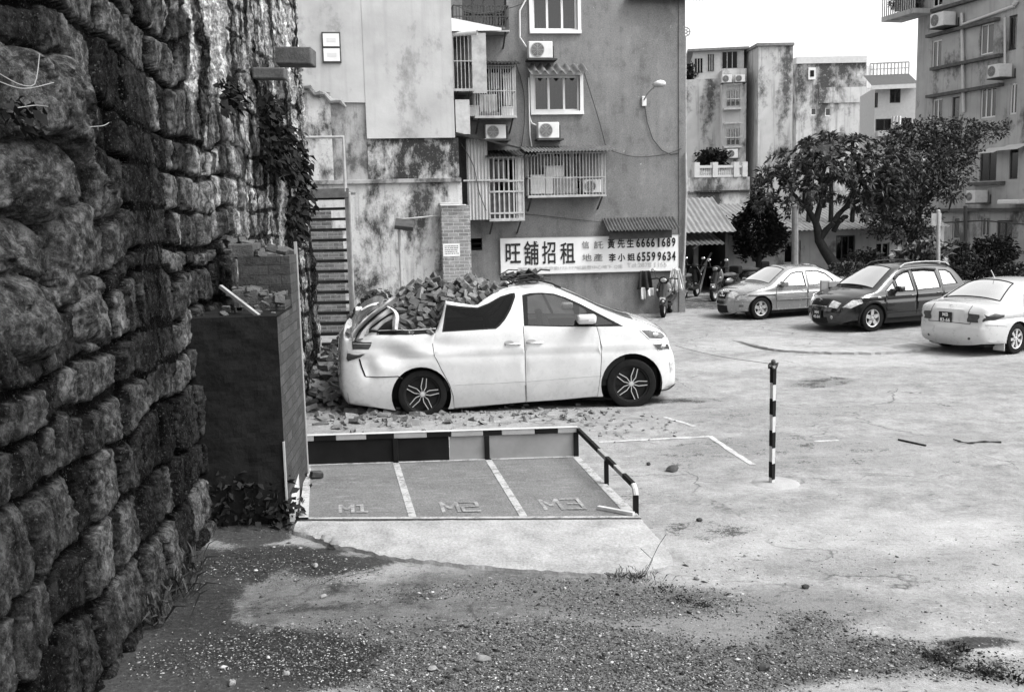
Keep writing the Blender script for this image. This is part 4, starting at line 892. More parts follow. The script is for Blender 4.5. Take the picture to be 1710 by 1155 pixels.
mb = MB(); z0 = rf.px(1530, 18, .6)[1]
for i in range(16): mb.bar((-1.2 + 2.4 * i / 15, -1.15, z0), (-1.2 + 2.4 * i / 15, -1.15, z0 + 1), .04)
mb.build('railing', 'iron', bal)
p = rf.px(1685, 341, .8); mb = MB(); mb.box(p[0] - .6, p[0] + .6, -.9, -.01, p[1], p[1] + .2); mb.build('door_canopy', 'white', rb, bevel=.05)

# ---- low house, shed and terrace between
ta = Frame(at(1150, 420, 46), R(14)); xt = ta.px(1252, 320)[0]
tw = thing('terrace_wall', 'mould streaked terrace wall carrying a white balustrade', 'wall', (ta.o.x, ta.o.y, 0), ta.a)
zt = ta.px(1200, 296)[1]; mb = MB(); mb.box(-2.5, xt, 0, .5, -.1, zt); mb.build('wall_face', 'far_dirty', tw)
mb = MB(); z1 = ta.px(1200, 318)[1]; mb.box(-2.5, xt, -.1, -.003, z1 - .08, z1); mb.build('string_course', 'mould', tw)
bal = empty('balustrade', tw); zb = zt; x0 = ta.px(1163, 285)[0]; x1 = ta.px(1243, 285)[0]
mb = MB(); mb.box(x0, x1, -.02, .12, zb, zb + .1); mb.box(x0, x1, -.04, .14, zb + .42, zb + .54)
for i in range(26): xx = x0 + (x1 - x0) * (i + .5) / 26; mb.tube([(xx, .05, zb + .1), (xx, .05, zb + .2), (xx, .05, zb + .3), (xx, .05, zb + .42)], [.03, .045, .035, .03], 6, False)
mb.build('baluster_row', 'whitewash', bal)
for f in (.0, .38, .82, 1): xx = x0 + (x1 - x0) * f; mb = MB(); mb.box(xx - .13, xx + .13, -.08, .2, zb, zb + .68); mb.build('pier', 'whitewash', bal)

lh = Frame(at(1214, 466, 37), R(5)); xh = lh.px(1575, 440)[0]; ze = lh.px(1300, 386)[1]
ho_ = thing('low_house', 'low whitewashed house with sloping fibre sheet roof behind the trees', 'house', (lh.o.x, lh.o.y, 0), lh.a)
hops = [lh.rect(1309, 402, 1325, 440), lh.rect(1330, 402, 1337, 440), lh.rect(1396, 393, 1428, 438), lh.rect(1462, 405, 1485, 452)]
mb = MB(); wall_open(mb, 0, xh, -.1, ze, hops, 0, .2); mb.add([(0, 0, -.1), (0, 5, -.1), (0, 5, ze), (0, 0, ze)], [(0, 1, 2, 3)]); mb.build('house_wall', stained('cream_wall', .3, .12, .15, .5, .3, .08, .2), ho_, recalc=False)
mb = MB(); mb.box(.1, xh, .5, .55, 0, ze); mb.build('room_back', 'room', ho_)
for o, n in zip(hops, (1, 1, 3, 2)): window(o, ho_, n, 'iron_mid' if n != 3 else 'iron_dark', .05, False)
mb = MB(); o = hops[2]; mb.box(o[0], o[1], .13, .14, o[2], o[3]); mb.build('shutter', 'room', ho_)
zr = ze + 1.05; M['fibre'] = plain('fibre_cement_roof', .17, .85, .2, var=.4, scale=2.5, stretch=(3, .5, 1), fine=.25)
corrug('sheet_roof', 'fibre', ho_, -1.8, xh, -.5, ze + .02, 4, zr, .18, .02)
mb = MB(); z0 = lh.px(1300, 460)[1]; mb.box(0.02, xh * .26, -.02, -.003, 0, .55); mb.build('plinth', plain('damp_plinth', .12, .9, .1, var=.3), ho_)
sh = Frame(at(1150, 492, 33), R(0)); xs_ = sh.px(1216, 450)[0]
sd_ = thing('lean_to_shed', 'dark lean-to shed with sagging roof between the grey block and low house', 'shed', (sh.o.x, sh.o.y, 0), 0)
z1 = sh.px(1190, 392)[1]
mb = MB(); mb.box(-2.5, xs_ + .6, 3.0, 3.2, -.1, z1 + .6); mb.box(xs_ - .1, xs_, -.0, 3.0, -.1, z1 + .1); mb.build('back_wall', plain('shaded_boards', .035, .9, .1, var=.5, scale=5, stretch=(4, 4, .4)), sd_)  # the shade inside the open shed is put into the board colour
corrug('shed_roof', 'fibre', sd_, -2.5, xs_ + .2, -.3, z1 + .1, 3.6, z1 + 1.25, .18, .02)
corrug('shed_roof', 'zinc_dark', sd_, -2.5, xs_ - .3, -.9, z1 - .28, 1.5, z1 + .06, .16, .02)
p = sh.px(1171, 400)[0]; mb = MB(); mb.bar((p, 1, 0), (p, 1, z1), .16); mb.build('shed_post', plain('grey_post', .16, .9, .1), sd_)
for a_, b_ in (((1155, 480), (1188, 422)), ((1168, 488), (1180, 440)), ((1158, 415), (1178, 400))):
    p, q = at(*a_, 33.3), at(*b_, 34); mb = MB(); mb.bar(p, q, .05); o = mb.build('leaning_pole', 'iron_mid'); tag(o, 'thin pole leaning in front of the dark shed', 'pole', 'poles leaning in the shed')
# planter wall along the lot
pw = Frame(at(1392, 478, 31), R(-6)); xw = pw.px(1730, 470)[0] + 3; zt = pw.px(1550, 452)[1]
pl_ = thing('planter_wall', 'long low planter wall behind the parked cars', 'wall', (pw.o.x, pw.o.y, 0), pw.a)
mb = MB(); mb.box(-.5, xw, 0, .2, -.1, zt * .55); mb.build('wall_face', 'far_dirty', pl_)

# ============================================================ VEHICLES
M['paint_white'] = paint('white_car_paint', .56, .22, 1, 0, .17); M['paint_silver'] = paint('silver_car_paint', .27, .2, 1, .45, .12)
M['paint_black'] = paint('black_car_paint', .010, .12, .6, 0, .02); M['paint_pearl'] = paint('pale_car_paint', .5, .25, 1, .15, .12)
M['seat'] = plain('grey_car_seat', .07, .9, .1); M['plate'] = plain('black_number_plate', .015, .5, .3)
M['lamp_red'] = plain('tail_lamp_glass', .035, .3, .5, var=.5, scale=14); M['lamp_grey'] = plain('headlamp_shell', .42, .25, .8, var=.6, scale=16)
M['lamp_dark'] = plain('headlamp_dark_shell', .06, .2, .8, var=.6, scale=12)
def pip(px, pz, poly):
    """numpy point in polygon"""
    x = np.asarray(px); z = np.asarray(pz); inside = np.zeros(x.shape, bool); n = len(poly); j = n - 1
    for i in range(n):
        xi, zi = poly[i]; xj, zj = poly[j]
        c = ((zi > z) != (zj > z)) & (x < (xj - xi) * (z - zi) / ((zj - zi) if abs(zj - zi) > 1e-12 else 1e-12) + xi); inside ^= c; j = i
    return inside
def pdist(x, z, pl_):
    P = np.stack([np.asarray(x), np.asarray(z)], -1)[:, None]; A = np.array([(p[0], p[1]) for p in pl_[:-1]]); B = np.array([(p[0], p[1]) for p in pl_[1:]])
    d = B - A; t = np.clip(((P - A) * d).sum(-1) / np.maximum(1e-12, (d * d).sum(-1)), 0, 1); q = A + t[..., None] * d
    return np.sqrt(((P - q) ** 2).sum(-1)).min(1)
def s2(pts, n):
    return [(p.x, p.z) for p in spline([(x, 0, z) for x, z in pts], n)]
class Car:
    """body built from a side elevation: flat side surfaces with tumblehome and rounded edges, joined over the top by a crowned skin"""
    def __init__(s, spec, root):
        s.sp = spec; s.root = root; s.hw = spec['hw']
        s.upper = s2(spec['upper'], spec.get('n', 110)) if spec.get('smooth', True) else [tuple(p) for p in spec['upper']]
        s.ux = np.array([p[0] for p in s.upper]); s.x0 = min(s.ux); s.x1 = max(s.ux)
        s.Redge = spec.get('R', .09)
    def W(s, x, z, edge=None):
        x = np.asarray(x, float); z = np.asarray(z, float); sp = s.sp; belt = sp['belt']
        w = s.hw - .035 * ((z - .62) / .45) ** 2 - sp.get('tum', .3) * np.maximum(0, z - belt) * 1.0
        w = w + sp.get('crease', .012) * (np.exp(-((z - sp.get('crease_z', .75)) / .03) ** 2) - .8 * np.exp(-((z - sp.get('crease_z', .75) + .06) / .04) ** 2))
        f = np.clip((x - (s.x1 - sp.get('fl', .75))) / sp.get('fl', .75), 0, 1); r = np.clip((s.x0 + sp.get('rl', .5) - x) / sp.get('rl', .5), 0, 1)
        w = w - sp.get('ft', .24) * f ** 2.2 - sp.get('rt', .14) * r ** 2.4
        if 'dent' in sp: w = w + sp['dent'](x, z)
        d = pdist(x.ravel(), z.ravel(), s.upper).reshape(x.shape) if edge is None else np.full(x.shape, edge)
        R_ = s.Redge; q = np.clip(1 - d / R_, 0, 1); w = w - R_ * (1 - np.sqrt(np.clip(1 - q * q, 0, 1))) * .85
        return np.maximum(w, .25)
    def sill(s):
        """bottom edge from front to rear with round wheel arches"""
        sp = s.sp; pts = []; zs = sp['sill']
        xe1, xe0 = s.upper[-1], s.upper[0]; pts.append(xe1)
        for cx, cz, r in sp['arches']:
            a0 = math.asin(max(-1, min(1, (zs(cx + r) - cz) / r))); a1 = math.pi - math.asin(max(-1, min(1, (zs(cx - r) - cz) / r)))
            pts += [(cx + r * math.cos(a0 + (a1 - a0) * i / 22), cz + r * math.sin(a0 + (a1 - a0) * i / 22)) for i in range(23)]
            pts += [] if (cx, cz, r) == sp['arches'][-1] else [(cx - r - (cx - r - sp['arches'][-1][0] - sp['arches'][-1][2]) * i / 8, zs(cx - r - (cx - r - sp['arches'][-1][0] - sp['arches'][-1][2]) * i / 8)) for i in range(1, 8)]
        return pts
    def side(s, mat):
        sp = s.sp; bottom = s.sill(); out = list(s.upper) + [p for p in bottom[1:]]
        loops = [out] + [list(l) for l in sp['holes']] + [list(d[0]) for d in sp['doors']]
        V2 = []; E = []
        for l in loops:
            b = len(V2); V2 += [Vector(p) for p in l]; E += [(b + i, b + (i + 1) % len(l)) for i in range(len(l))]
        xs = np.arange(s.x0, s.x1, .055); zs_ = np.arange(.1, 2.0, .05); XX, ZZ = np.meshgrid(xs, zs_); XX = XX.ravel(); ZZ = ZZ.ravel()
        m = pip(XX, ZZ, out)
        XX, ZZ = XX[m], ZZ[m]; dd = pdist(XX, ZZ, out + [out[0]]); k_ = dd > .02; V2 += [Vector((a, b)) for a, b in zip(XX[k_], ZZ[k_])]
        for off in (.015, .04, .07):
            for i in range(1, len(s.upper) - 1):
                t = Vector((s.upper[i + 1][0] - s.upper[i - 1][0], s.upper[i + 1][1] - s.upper[i - 1][1]))
                if t.length < 1e-6: continue
                t.normalize(); p = Vector(s.upper[i]) + Vector((t.y, -t.x)) * off
                if pip([p.x], [p.y], out)[0]: V2.append(p)
        r = delaunay_2d_cdt(V2, E, [], 0, 1e-5); vs, fs = r[0], [f for f in r[2]]
        cx = np.array([sum(vs[i].x for i in f) / 3 for f in fs]); cz = np.array([sum(vs[i].y for i in f) / 3 for f in fs])
        keep = pip(cx, cz, out)
        for h in sp['holes']: keep &= ~pip(cx, cz, h)
        own = np.full(len(fs), -1)
        for i, d in enumerate(sp['doors']): own[pip(cx, cz, d[0])] = i
        vx = np.array([v.x for v in vs]); vz = np.array([v.y for v in vs]); wv = s.W(vx, vz); s.doors = []
        for sg in (-1, 1):
            for di in range(-1, len(sp['doors'])):
                F = [f for f, k1, o in zip(fs, keep, own) if k1 and o == di]
                if not F: continue
                used = sorted({i for f in F for i in f}); mp_ = {u: i for i, u in enumerate(used)}
                mb = MB(); mb.add([(vx[i], sg * wv[i], vz[i]) for i in used], [tuple(mp_[i] for i in (f if sg > 0 else f[::-1])) for f in F])
                o = mb.build('side_panel' if di < 0 else 'door', mat, s.root, smooth=38)
                if di >= 0: s.doors.append((sg, di, o))
    def edge_w(s): return s.W(np.array([p[0] for p in s.upper]), np.array([p[1] for p in s.upper]), 0.0)
    def top(s, mat, cuts=(), ns=15):
        """crowned skin over the whole upper outline; cuts: (name, material, test(x, z, s))"""
        U = s.upper; n = len(U); we = s.edge_w(); crown = s.sp['crown']; pw = s.sp.get('pw', 2.4); verts = []
        for i in range(n):
            t = Vector((U[min(i + 1, n - 1)][0] - U[max(i - 1, 0)][0], U[min(i + 1, n - 1)][1] - U[max(i - 1, 0)][1])).normalized(); nx, nz = -t.y, t.x
            c = crown(i / (n - 1), *U[i])
            for j in range(ns):
                q = -1 + 2 * j / (ns - 1); q = math.copysign(abs(q) ** .85, q); k_ = c * (1 - abs(q) ** pw)
                verts.append(Vector((U[i][0] + nx * k_, q * we[i], U[i][1] + nz * k_ + s.sp.get('sag', lambda x, q: 0)(U[i][0], q))))
        groups = {}
        for i in range(n - 1):
            for j in range(ns - 1):
                q = (j + .5) / (ns - 1) * 2 - 1; x = (U[i][0] + U[i + 1][0]) / 2; z = (U[i][1] + U[i + 1][1]) / 2; key = ('body', mat)
                for nm, mt, test in cuts:
                    if test(x, z, q, i / (n - 1)): key = (nm, mt); break
                groups.setdefault(key, []).append((i * ns + j, i * ns + j + 1, (i + 1) * ns + j + 1, (i + 1) * ns + j))
        s.tv = verts; s.tn = ns
        for (nm, mt), F in groups.items():
            if nm == 'drop': continue
            used = sorted({i for f in F for i in f}); mp_ = {u: i for i, u in enumerate(used)}; mb = MB(); mb.add([verts[i] for i in used], [tuple(mp_[i] for i in f) for f in F])
            mb.build(nm, mt, s.root, smooth=40)
    def topv(s, i, q):
        j = (q + 1) / 2 * (s.tn - 1); a = int(min(s.tn - 2, max(0, math.floor(j)))); return s.tv[i * s.tn + a].lerp(s.tv[i * s.tn + a + 1], j - a)
    def patch(s, poly, name, mat, sides=(-1, 1), off=.006, parent=None, step=.04):
        poly = [tuple(p) for p in poly]; V2 = [Vector(p) for p in poly]; E = [(i, (i + 1) % len(poly)) for i in range(len(poly))]
        xs = np.arange(min(p[0] for p in poly), max(p[0] for p in poly), step); zs_ = np.arange(min(p[1] for p in poly), max(p[1] for p in poly), step)
        if len(xs) and len(zs_):
            XX, ZZ = np.meshgrid(xs, zs_); XX = XX.ravel(); ZZ = ZZ.ravel(); m = pip(XX, ZZ, poly); m[m] &= pdist(XX[m], ZZ[m], poly + [poly[0]]) > .01 if m.any() else m[m]
            V2 += [Vector((a, b)) for a, b in zip(XX[m], ZZ[m])]
        r = delaunay_2d_cdt(V2, E, [], 0, 1e-5); vs, fs = r[0], r[2]
        fs = [f for f in fs if pip([sum(vs[i].x for i in f) / 3], [sum(vs[i].y for i in f) / 3], poly)[0]]
        wv = s.W(np.array([v.x for v in vs]), np.array([v.y for v in vs])) + off; outl = []
        for sg in sides:
            mb = MB(); n = len(vs); edges = {}
            for f in fs:
                for a, b in ((f[0], f[1]), (f[1], f[2]), (f[2], f[0])): edges[(a, b)] = 1
            bd = [(a, b) for a, b in edges if (b, a) not in edges]
            mb.add([(v.x, sg * w_, v.y) for v, w_ in zip(vs, wv)] + [(v.x, sg * (w_ - .02), v.y) for v, w_ in zip(vs, wv)], list(fs) + [(a, b, b + n, a + n) for a, b in bd])
            outl.append(mb.build(name, mat, parent or s.root, smooth=35))
        return outl
    def line(s, pts, name, mat, r=.004, sides=(-1, 1), parent=None, n=30, off=0.0, sm=True):
        pts = s2(pts, n) if sm else pts; w_ = s.W(np.array([p[0] for p in pts]), np.array([p[1] for p in pts])) + off
        for sg in sides:
            mb = MB(); mb.tube([(p[0], sg * q, p[1]) for p, q in zip(pts, w_)], r, 5); mb.build(name, mat, parent or s.root)
    def glass(s, polys, mat='carglass', inset=.012):
        for p in polys:
            for sg in (-1, 1):
                w_ = s.W(np.array([q[0] for q in p]), np.array([q[1] for q in p])) - inset
                mb = MB(); mb.add([(q[0], sg * y, q[1]) for q, y in zip(p, w_)], [tuple(range(len(p)))]); mb.build('side_window', mat, s.root)
    def trim(s, polys, mat='black', r=.012):
        for p in polys: s.line(list(p) + [p[0]], 'window_seal', mat, r, sm=False, off=-.004)
    def interior(s, xr, zf=.35, belt=.85, wheel=None):
        hw = s.hw - .08; mb = MB(); mb.box(xr[0], xr[1], -hw, hw, zf - .1, zf); mb.box(xr[1] - .35, xr[1], -hw, hw, zf, belt - .02); mb.box(xr[0], xr[0] + .05, -hw, hw, zf, belt - .02)
        for sg in (-1, 1): mb.box(xr[0], xr[1], sg * hw - .02, sg * hw + .02, zf, belt - .06)
        mb.build('cabin_trim', 'black', s.root)
        for fx in (.30, .62):
            for sg in (-1, 1):
                x = xr[0] + (xr[1] - xr[0]) * fx; mb = MB(); y = sg * hw * .5
                mb.box(x, x + .48, y - .24, y + .24, zf, zf + .25); m = Matrix.Translation((x + .02, y, zf + .2)) @ Matrix.Rotation(R(-12), 4, 'Y'); mb.box(-.07, .07, -.23, .23, 0, .52, m); mb.box(-.05, .05, -.12, .12, .55, .74, m)
                mb.build('seat', 'seat', s.root, bevel=.03)
        x, y, z = wheel or (xr[0] + (xr[1] - xr[0]) * .62 + .62, hw * .5, belt + .04); mb = MB(); m = Matrix.Translation((x, y, z)) @ Matrix.Rotation(R(65), 4, 'Y')
        mb.tube([m @ Vector((.18 * math.cos(a * .3142), .18 * math.sin(a * .3142), 0)) for a in range(21)], .016, 6); mb.bar(m @ Vector((-.17, 0, 0)), m @ Vector((.17, 0, 0)), .03); mb.build('steering_wheel', 'black', s.root)
    def chassis(s, arches, x0, x1, z0, z1):
        hw = s.hw; mb = MB(); mb.box(x0, x1, -hw + .24, hw - .24, z0, z1)
        (ax, az, ar), (bx, bz, br) = sorted(arches)
        mb.box(ax + ar, bx - br, -hw + .06, hw - .06, z0, z0 + .12); mb.build('underbody', 'black', s.root)
        for cx, cz, r in arches:
            for sg in (-1, 1):
                mb = MB(); prof = [(r + .004, sg * (hw - .05)), (r + .004, sg * (hw - .32)), (.02, sg * (hw - .32))]
                mb.lathe(prof, 32, Matrix.Translation((cx, 0, cz))); 
                mb.v = [v if v[2] > cz - .2 else (v[0], v[1], cz - .2) for v in mb.v]; mb.build('wheel_well', 'black', s.root)
def make_wheel(parent, loc, r, wd, style, side, rim_r, tilt=0.0, rimmat='alloy', rot=0.0, steer=0.0):
    """wheel > tyre, rim, hub_cap; side=-1 faces -y"""
    wl = empty('wheel', parent); wl.location = loc; wl.rotation_euler = (tilt, 0, steer)
    t = wd / 2; mb = MB(); f = side
    mb.lathe([(rim_r * .96, -f * t * .9), (r * .93, -f * t), (r, -f * t * .75), (r, f * t * .75), (r * .97, f * t * .92), (r * .9, f * t * 1.0), (rim_r * 1.03, f * t * .95), (rim_r * .98, f * t * .8), (rim_r * .96, -f * t * .9)], 48)
    mb.build('tyre', 'rubber', wl, smooth=35)
    rim = MB(); yo = f * t * .82
    if style != 'dark': rim.lathe([(rim_r * .99, yo), (rim_r * .9, yo - f * .006), (rim_r * .87, yo - f * .05), (rim_r * .85, -f * t * .6)], 48)
    face = yo - f * .012
    def spoke(a, w0, w1, r0, r1, th=.03, dy=0.0, skew=0.0):
        ca, sa = math.cos(a), math.sin(a); P = lambda rr, ww: (rr * ca - ww * sa, rr * sa + ww * ca)
        quad = [P(r0, -w0), P(r1, -w1 + skew), P(r1, w1 + skew), P(r0, w0)]; y0, y1 = face + f * dy, face + f * dy - f * th
        yk = face - f * .02
        vs = [(x, y0 - f * .0, z) for x, z in (quad[0], quad[3])] + [(x, y0, z) for x, z in (quad[1], quad[2])] + [(x, y1, z) for x, z in (quad[0], quad[3])] + [(x, y1, z) for x, z in (quad[1], quad[2])]
        rim.add(vs, [(0, 2, 3, 1), (4, 5, 7, 6), (0, 4, 6, 2), (1, 3, 7, 5), (2, 6, 7, 3), (0, 1, 5, 4)])
    if style == 'five':
        for i in range(5): spoke(rot + i * 2 * math.pi / 5, .05, .042, .03, rim_r * .93, .04)
    elif style == 'seven':
        for i in range(7): spoke(rot + i * 2 * math.pi / 7, .022, .033, .03, rim_r * .93, .035)
    elif style == 'dark':
        for i in range(5):
            a = rot + i * 2 * math.pi / 5
            for q in (-1, 1):
                ca, sa = math.cos(a), math.sin(a); P = lambda rr, ww: Vector((rr * ca - ww * sa, face, rr * sa + ww * ca))
                p0, p1, p2 = P(.04, q * .012), P(.105, q * .036), P(rim_r * .95, q * .026)
                for s_, e_ in ((p0, p1), (p1, p2)): rim.bar(s_, e_, .011, .012, up=(0, 1, 0))
    rim.lathe([(.001, face + f * .012), (.035, face + f * .01), (.045, face - f * .02)], 20)
    ro = rim.build('rim', rimmat, wl, smooth=30)
    mb = MB()
    if style == 'dark':
        mb.lathe([(rim_r * .99, yo), (rim_r * .92, yo - f * .004), (rim_r * .9, yo - f * .05), (.02, yo - f * .05)], 48)
        for i in range(5):
            a = rot + i * 2 * math.pi / 5; ca, sa = math.cos(a), math.sin(a); yb = face - f * .008
            P = lambda rr, ww: (rr * ca - ww * sa, rr * sa + ww * ca); poly = [P(.03, -.014), P(.105, -.034), P(rim_r * .93, -.024), P(rim_r * .93, .024), P(.105, .034), P(.03, .014)]
            mb.prism(poly, yb, yb - f * .02)
    else: mb.lathe([(rim_r * .9, yo - f * .09), (.02, yo - f * .09)], 32)
    for i in range(5): mb.lathe([(.012, 0), (.012, f * .01), (.001, f * .012)], 8, Matrix.Translation((.065 * math.cos(i * 1.2566 + .6), face - f * .004, .065 * math.sin(i * 1.2566 + .6))))
    mb.build('brake_disc' if style != 'dark' else 'rim_barrel', 'black', wl, smooth=30)
    return wl
def plate(root, text, m, wd=.30, ht=.22, rows_=2):
    mb = MB(); mb.box(-wd / 2, wd / 2, -.012, 0, -ht / 2, ht / 2, m); p = mb.build('number_plate', 'plate', root, bevel=.004)
    if rows_ == 2:
        for t, z, sz in ((text[0], .015, .1), (text[1], -.095, .1)):
            text_mesh('plate_number', t, sz, 'white', p, m @ Matrix.Translation((0, -.014, z)), .002, 1, .001, 'CENTER')
    return p

# ------------------------------------------------------------ crushed white van
fw = G(1057, 679); rw_ = G(707, 692); va = math.atan2(fw.y - rw_.y, fw.x - rw_.x)
HWV = .93
vu = Vector((math.cos(va), math.sin(va), 0)); vn_ = Vector((math.sin(va), -math.cos(va), 0))   # towards the camera
mid = (fw + rw_) / 2; mid.z = 0
vo = mid - vn_ * (HWV - .02)                      # van centre between the axles on its centre line
van = thing('crushed_van', 'white people carrier with its rear roof crushed flat under fallen bricks', 'van', vo, va)
VF = Frame(mid + vn_ * .02, va)
def vz(X, Y): return VF.px(540 + X / 2.758, 440 + Y / 2.758)
def vzl(l): return [vz(*p) for p in l]
def v2(X, Y): return VF.px(560 + X / 5.7, 460 + Y / 5.7)
fa_c, ra_c = vz(1422, 556), vz(456, 606)
TR = .345
up_main = vzl([(112, 655), (84, 610), (76, 540), (76, 430), (80, 350), (88, 322)])
notch = vzl([(108, 345), (140, 352), (180, 336), (215, 322), (244, 322), (380, 323), (512, 318)])
pillar = vzl([(521, 310), (545, 245), (560, 187), (572, 182), (640, 192), (708, 199), (735, 180), (800, 140), (850, 121), (905, 112)])
roof = vzl([(950, 107), (1010, 108), (1065, 118), (1120, 138), (1200, 172), (1290, 216), (1350, 240), (1410, 262), (1470, 278), (1520, 293), (1570, 318), (1600, 345), (1616, 390), (1634, 430), (1643, 500), (1643, 565), (1630, 582)])
dense = s2(up_main, 14) + s2(notch, 22) + s2(pillar, 34) + s2(roof, 60)
front_x = max(p[0] for p in dense)
win_front = vzl([(926, 290), (922, 152), (960, 143), (1010, 141), (1070, 145), (1125, 162), (1190, 190), (1280, 236), (1385, 291), (1250, 293), (1100, 293)])
win_rear = vzl([(546, 318), (566, 196), (640, 203), (712, 208), (760, 190), (820, 158), (868, 144), (888, 142), (890, 160), (868, 215), (840, 262), (812, 292), (795, 304), (700, 309)])
door_f = vzl([(922, 290), (918, 150), (960, 138), (1010, 136), (1075, 140), (1130, 158), (1195, 186), (1255, 216), (1262, 292), (1276, 350), (1282, 430), (1276, 520), (1264, 613), (1100, 629), (939, 640), (934, 560), (930, 420)])
door_r = vzl([(519, 320), (528, 318), (548, 250), (562, 194), (640, 199), (710, 204), (755, 184), (815, 150), (865, 134), (900, 122), (914, 150), (918, 292), (926, 420), (930, 560), (935, 640), (800, 652), (603, 668), (598, 610), (580, 555), (545, 490), (510, 420), (503, 370)])
def sill_v(x):
    pts = sorted(vzl([(112, 655), (300, 680), (600, 672), (940, 640), (1265, 615), (1560, 590), (1640, 575)])); return float(np.interp(x, [p[0] for p in pts], [p[1] for p in pts]))
def dent(x, z):
    c1 = vz(330, 420); c2 = vz(420, 460); c3 = vz(205, 480); c4 = vz(560, 380)
    d = -.04 * np.exp(-(((x - c1[0]) / .28) ** 2 + ((z - c1[1]) / .12) ** 2)) + .03 * np.exp(-(((x - c2[0]) / .22) ** 2 + ((z - c2[1]) / .07) ** 2))
    d = d - .05 * np.exp(-(((x - c3[0]) / .1) ** 2 + ((z - c3[1]) / .16) ** 2)) - .02 * np.exp(-(((x - c4[0]) / .4) ** 2 + ((z - c4[1]) / .1) ** 2))
    d = d + .03 * np.sin((x * 1.2 + z * 2.3) * 4.2) * np.exp(-(((x - vz(380, 400)[0]) / .45) ** 2 + ((z - c1[1]) / .2) ** 2))
    return d
nx0, nx1 = vz(95, 330)[0], vz(515, 320)[0]; px1 = vz(905, 112)[0]
def crown_v(t, x, z):
    if x < nx0 + .12: return .10
    if x < nx1: return -.12
    if x < px1: return -.02 - .22 * math.sin(math.pi * (x - nx1) / (px1 - nx1))
    if x < vz(1120, 140)[0]: return .03
    return .03 + .025 * min(1, (x - vz(1120, 140)[0]) / 1.2)
rA = .43
vc = Car(dict(hw=HWV, upper=dense, smooth=False, belt=vz(700, 315)[1], tum=.16, R=.07, fl=.8, ft=.26, rl=.4, rt=.1, crease=.01, crease_z=vz(900, 400)[1] + .0,
    sill=sill_v, arches=[(fa_c[0], fa_c[1], .455), (vz(452, 612)[0], vz(452, 612)[1], .43)], holes=[win_front, win_rear], doors=[(door_f,), (door_r,)], crown=crown_v, dent=dent), van)
vc.side('paint_white')
ws0, ws1 = vz(1075, 120)[0], vz(1440, 268)[0]
vc.top('paint_white', [('windscreen', 'windscreen', lambda x, z, q, t: ws0 < x < ws1 and abs(q) < .86), ('tail_panel', 'paint_white', lambda x, z, q, t: x <= nx0 + .2 or (x < nx1 and z <= .8)), ('collapsed_interior', 'dark', lambda x, z, q, t: nx0 + .2 < x < nx1 and z > .8), ('crushed_roof', 'paint_white', lambda x, z, q, t: nx1 <= x < px1)])
# glass, seals and the black window surrounds
fd = vzl([(946, 286), (946, 158), (985, 149), (1020, 148), (1072, 152), (1118, 168), (1208, 212), (1218, 225), (1228, 290)]); fq = vzl([(1256, 286), (1254, 238), (1290, 252), (1340, 280)])
for sg in (-1,): pass
def ring(outer, inner_list, name, mat):
    """black surround: outer outline minus the glass openings"""
    V2 = []; E = []
    for l in [outer] + inner_list:
        b = len(V2); V2 += [Vector(p) for p in l]; E += [(b + i, b + (i + 1) % len(l)) for i in range(len(l))]
    r = delaunay_2d_cdt(V2, E, [], 0, 1e-5); vs, fs = r[0], r[2]; F = []
    for f in fs:
        cx, cz = [sum(vs[i].x for i in f) / 3], [sum(vs[i].y for i in f) / 3]
        if pip(cx, cz, outer)[0] and not any(pip(cx, cz, l)[0] for l in inner_list): F.append(f)
    return vs, F
def surround(car, outer, inner, off=-.006):
    vs, F = ring(outer, inner, '', ''); w_ = car.W(np.array([v.x for v in vs]), np.array([v.y for v in vs])) + off
    for sg in (-1, 1):
        mb = MB(); mb.add([(v.x, sg * q, v.y) for v, q in zip(vs, w_)], F); mb.build('window_surround', 'black', car.root)
surround(vc, win_front, [fd, fq]); vc.glass([fd, fq])
rg = vzl([(556, 312), (574, 203), (640, 210), (714, 215), (762, 197), (820, 166), (866, 152), (880, 152), (880, 164), (858, 214), (834, 256), (806, 286), (790, 297)])
surround(vc, win_rear, [rg]); vc.glass([rg], 'darkglass')
vc.line(door_f[8:] + [door_f[0]], 'door_seal', 'black', .0045, sm=False); vc.line(door_r[13:], 'door_seal', 'black', .0045, sm=False)
vc.line(vzl([(118, 660), (110, 600)]), 'bumper_seam', 'black', .003)
vc.line(vzl([(165, 440), (176, 478), (192, 520)]), 'bumper_seam', 'black', .012); vc.line(vzl([(192, 521), (250, 523), (345, 519)]), 'bumper_seam', 'black', .007); vc.line(vzl([(345, 519), (365, 530)]), 'bumper_seam', 'black', .008)
vc.line(vzl([(598, 560), (760, 552), (935, 543)]), 'body_crease', 'trim_grey' if 'trim_grey' in M else 'iron_mid', .003); vc.line(vzl([(940, 543), (1100, 530), (1290, 515)]), 'body_crease', 'iron_mid', .003)
# belt trim under the smashed rear quarter window
vc.patch(vzl([(244, 330), (246, 316), (380, 316), (519, 306), (516, 322), (380, 331)]), 'window_seal', 'black', off=.004)
vc.line(vzl([(250, 312), (330, 309), (420, 309), (518, 302)]), 'window_trim', 'iron_mid', .008)
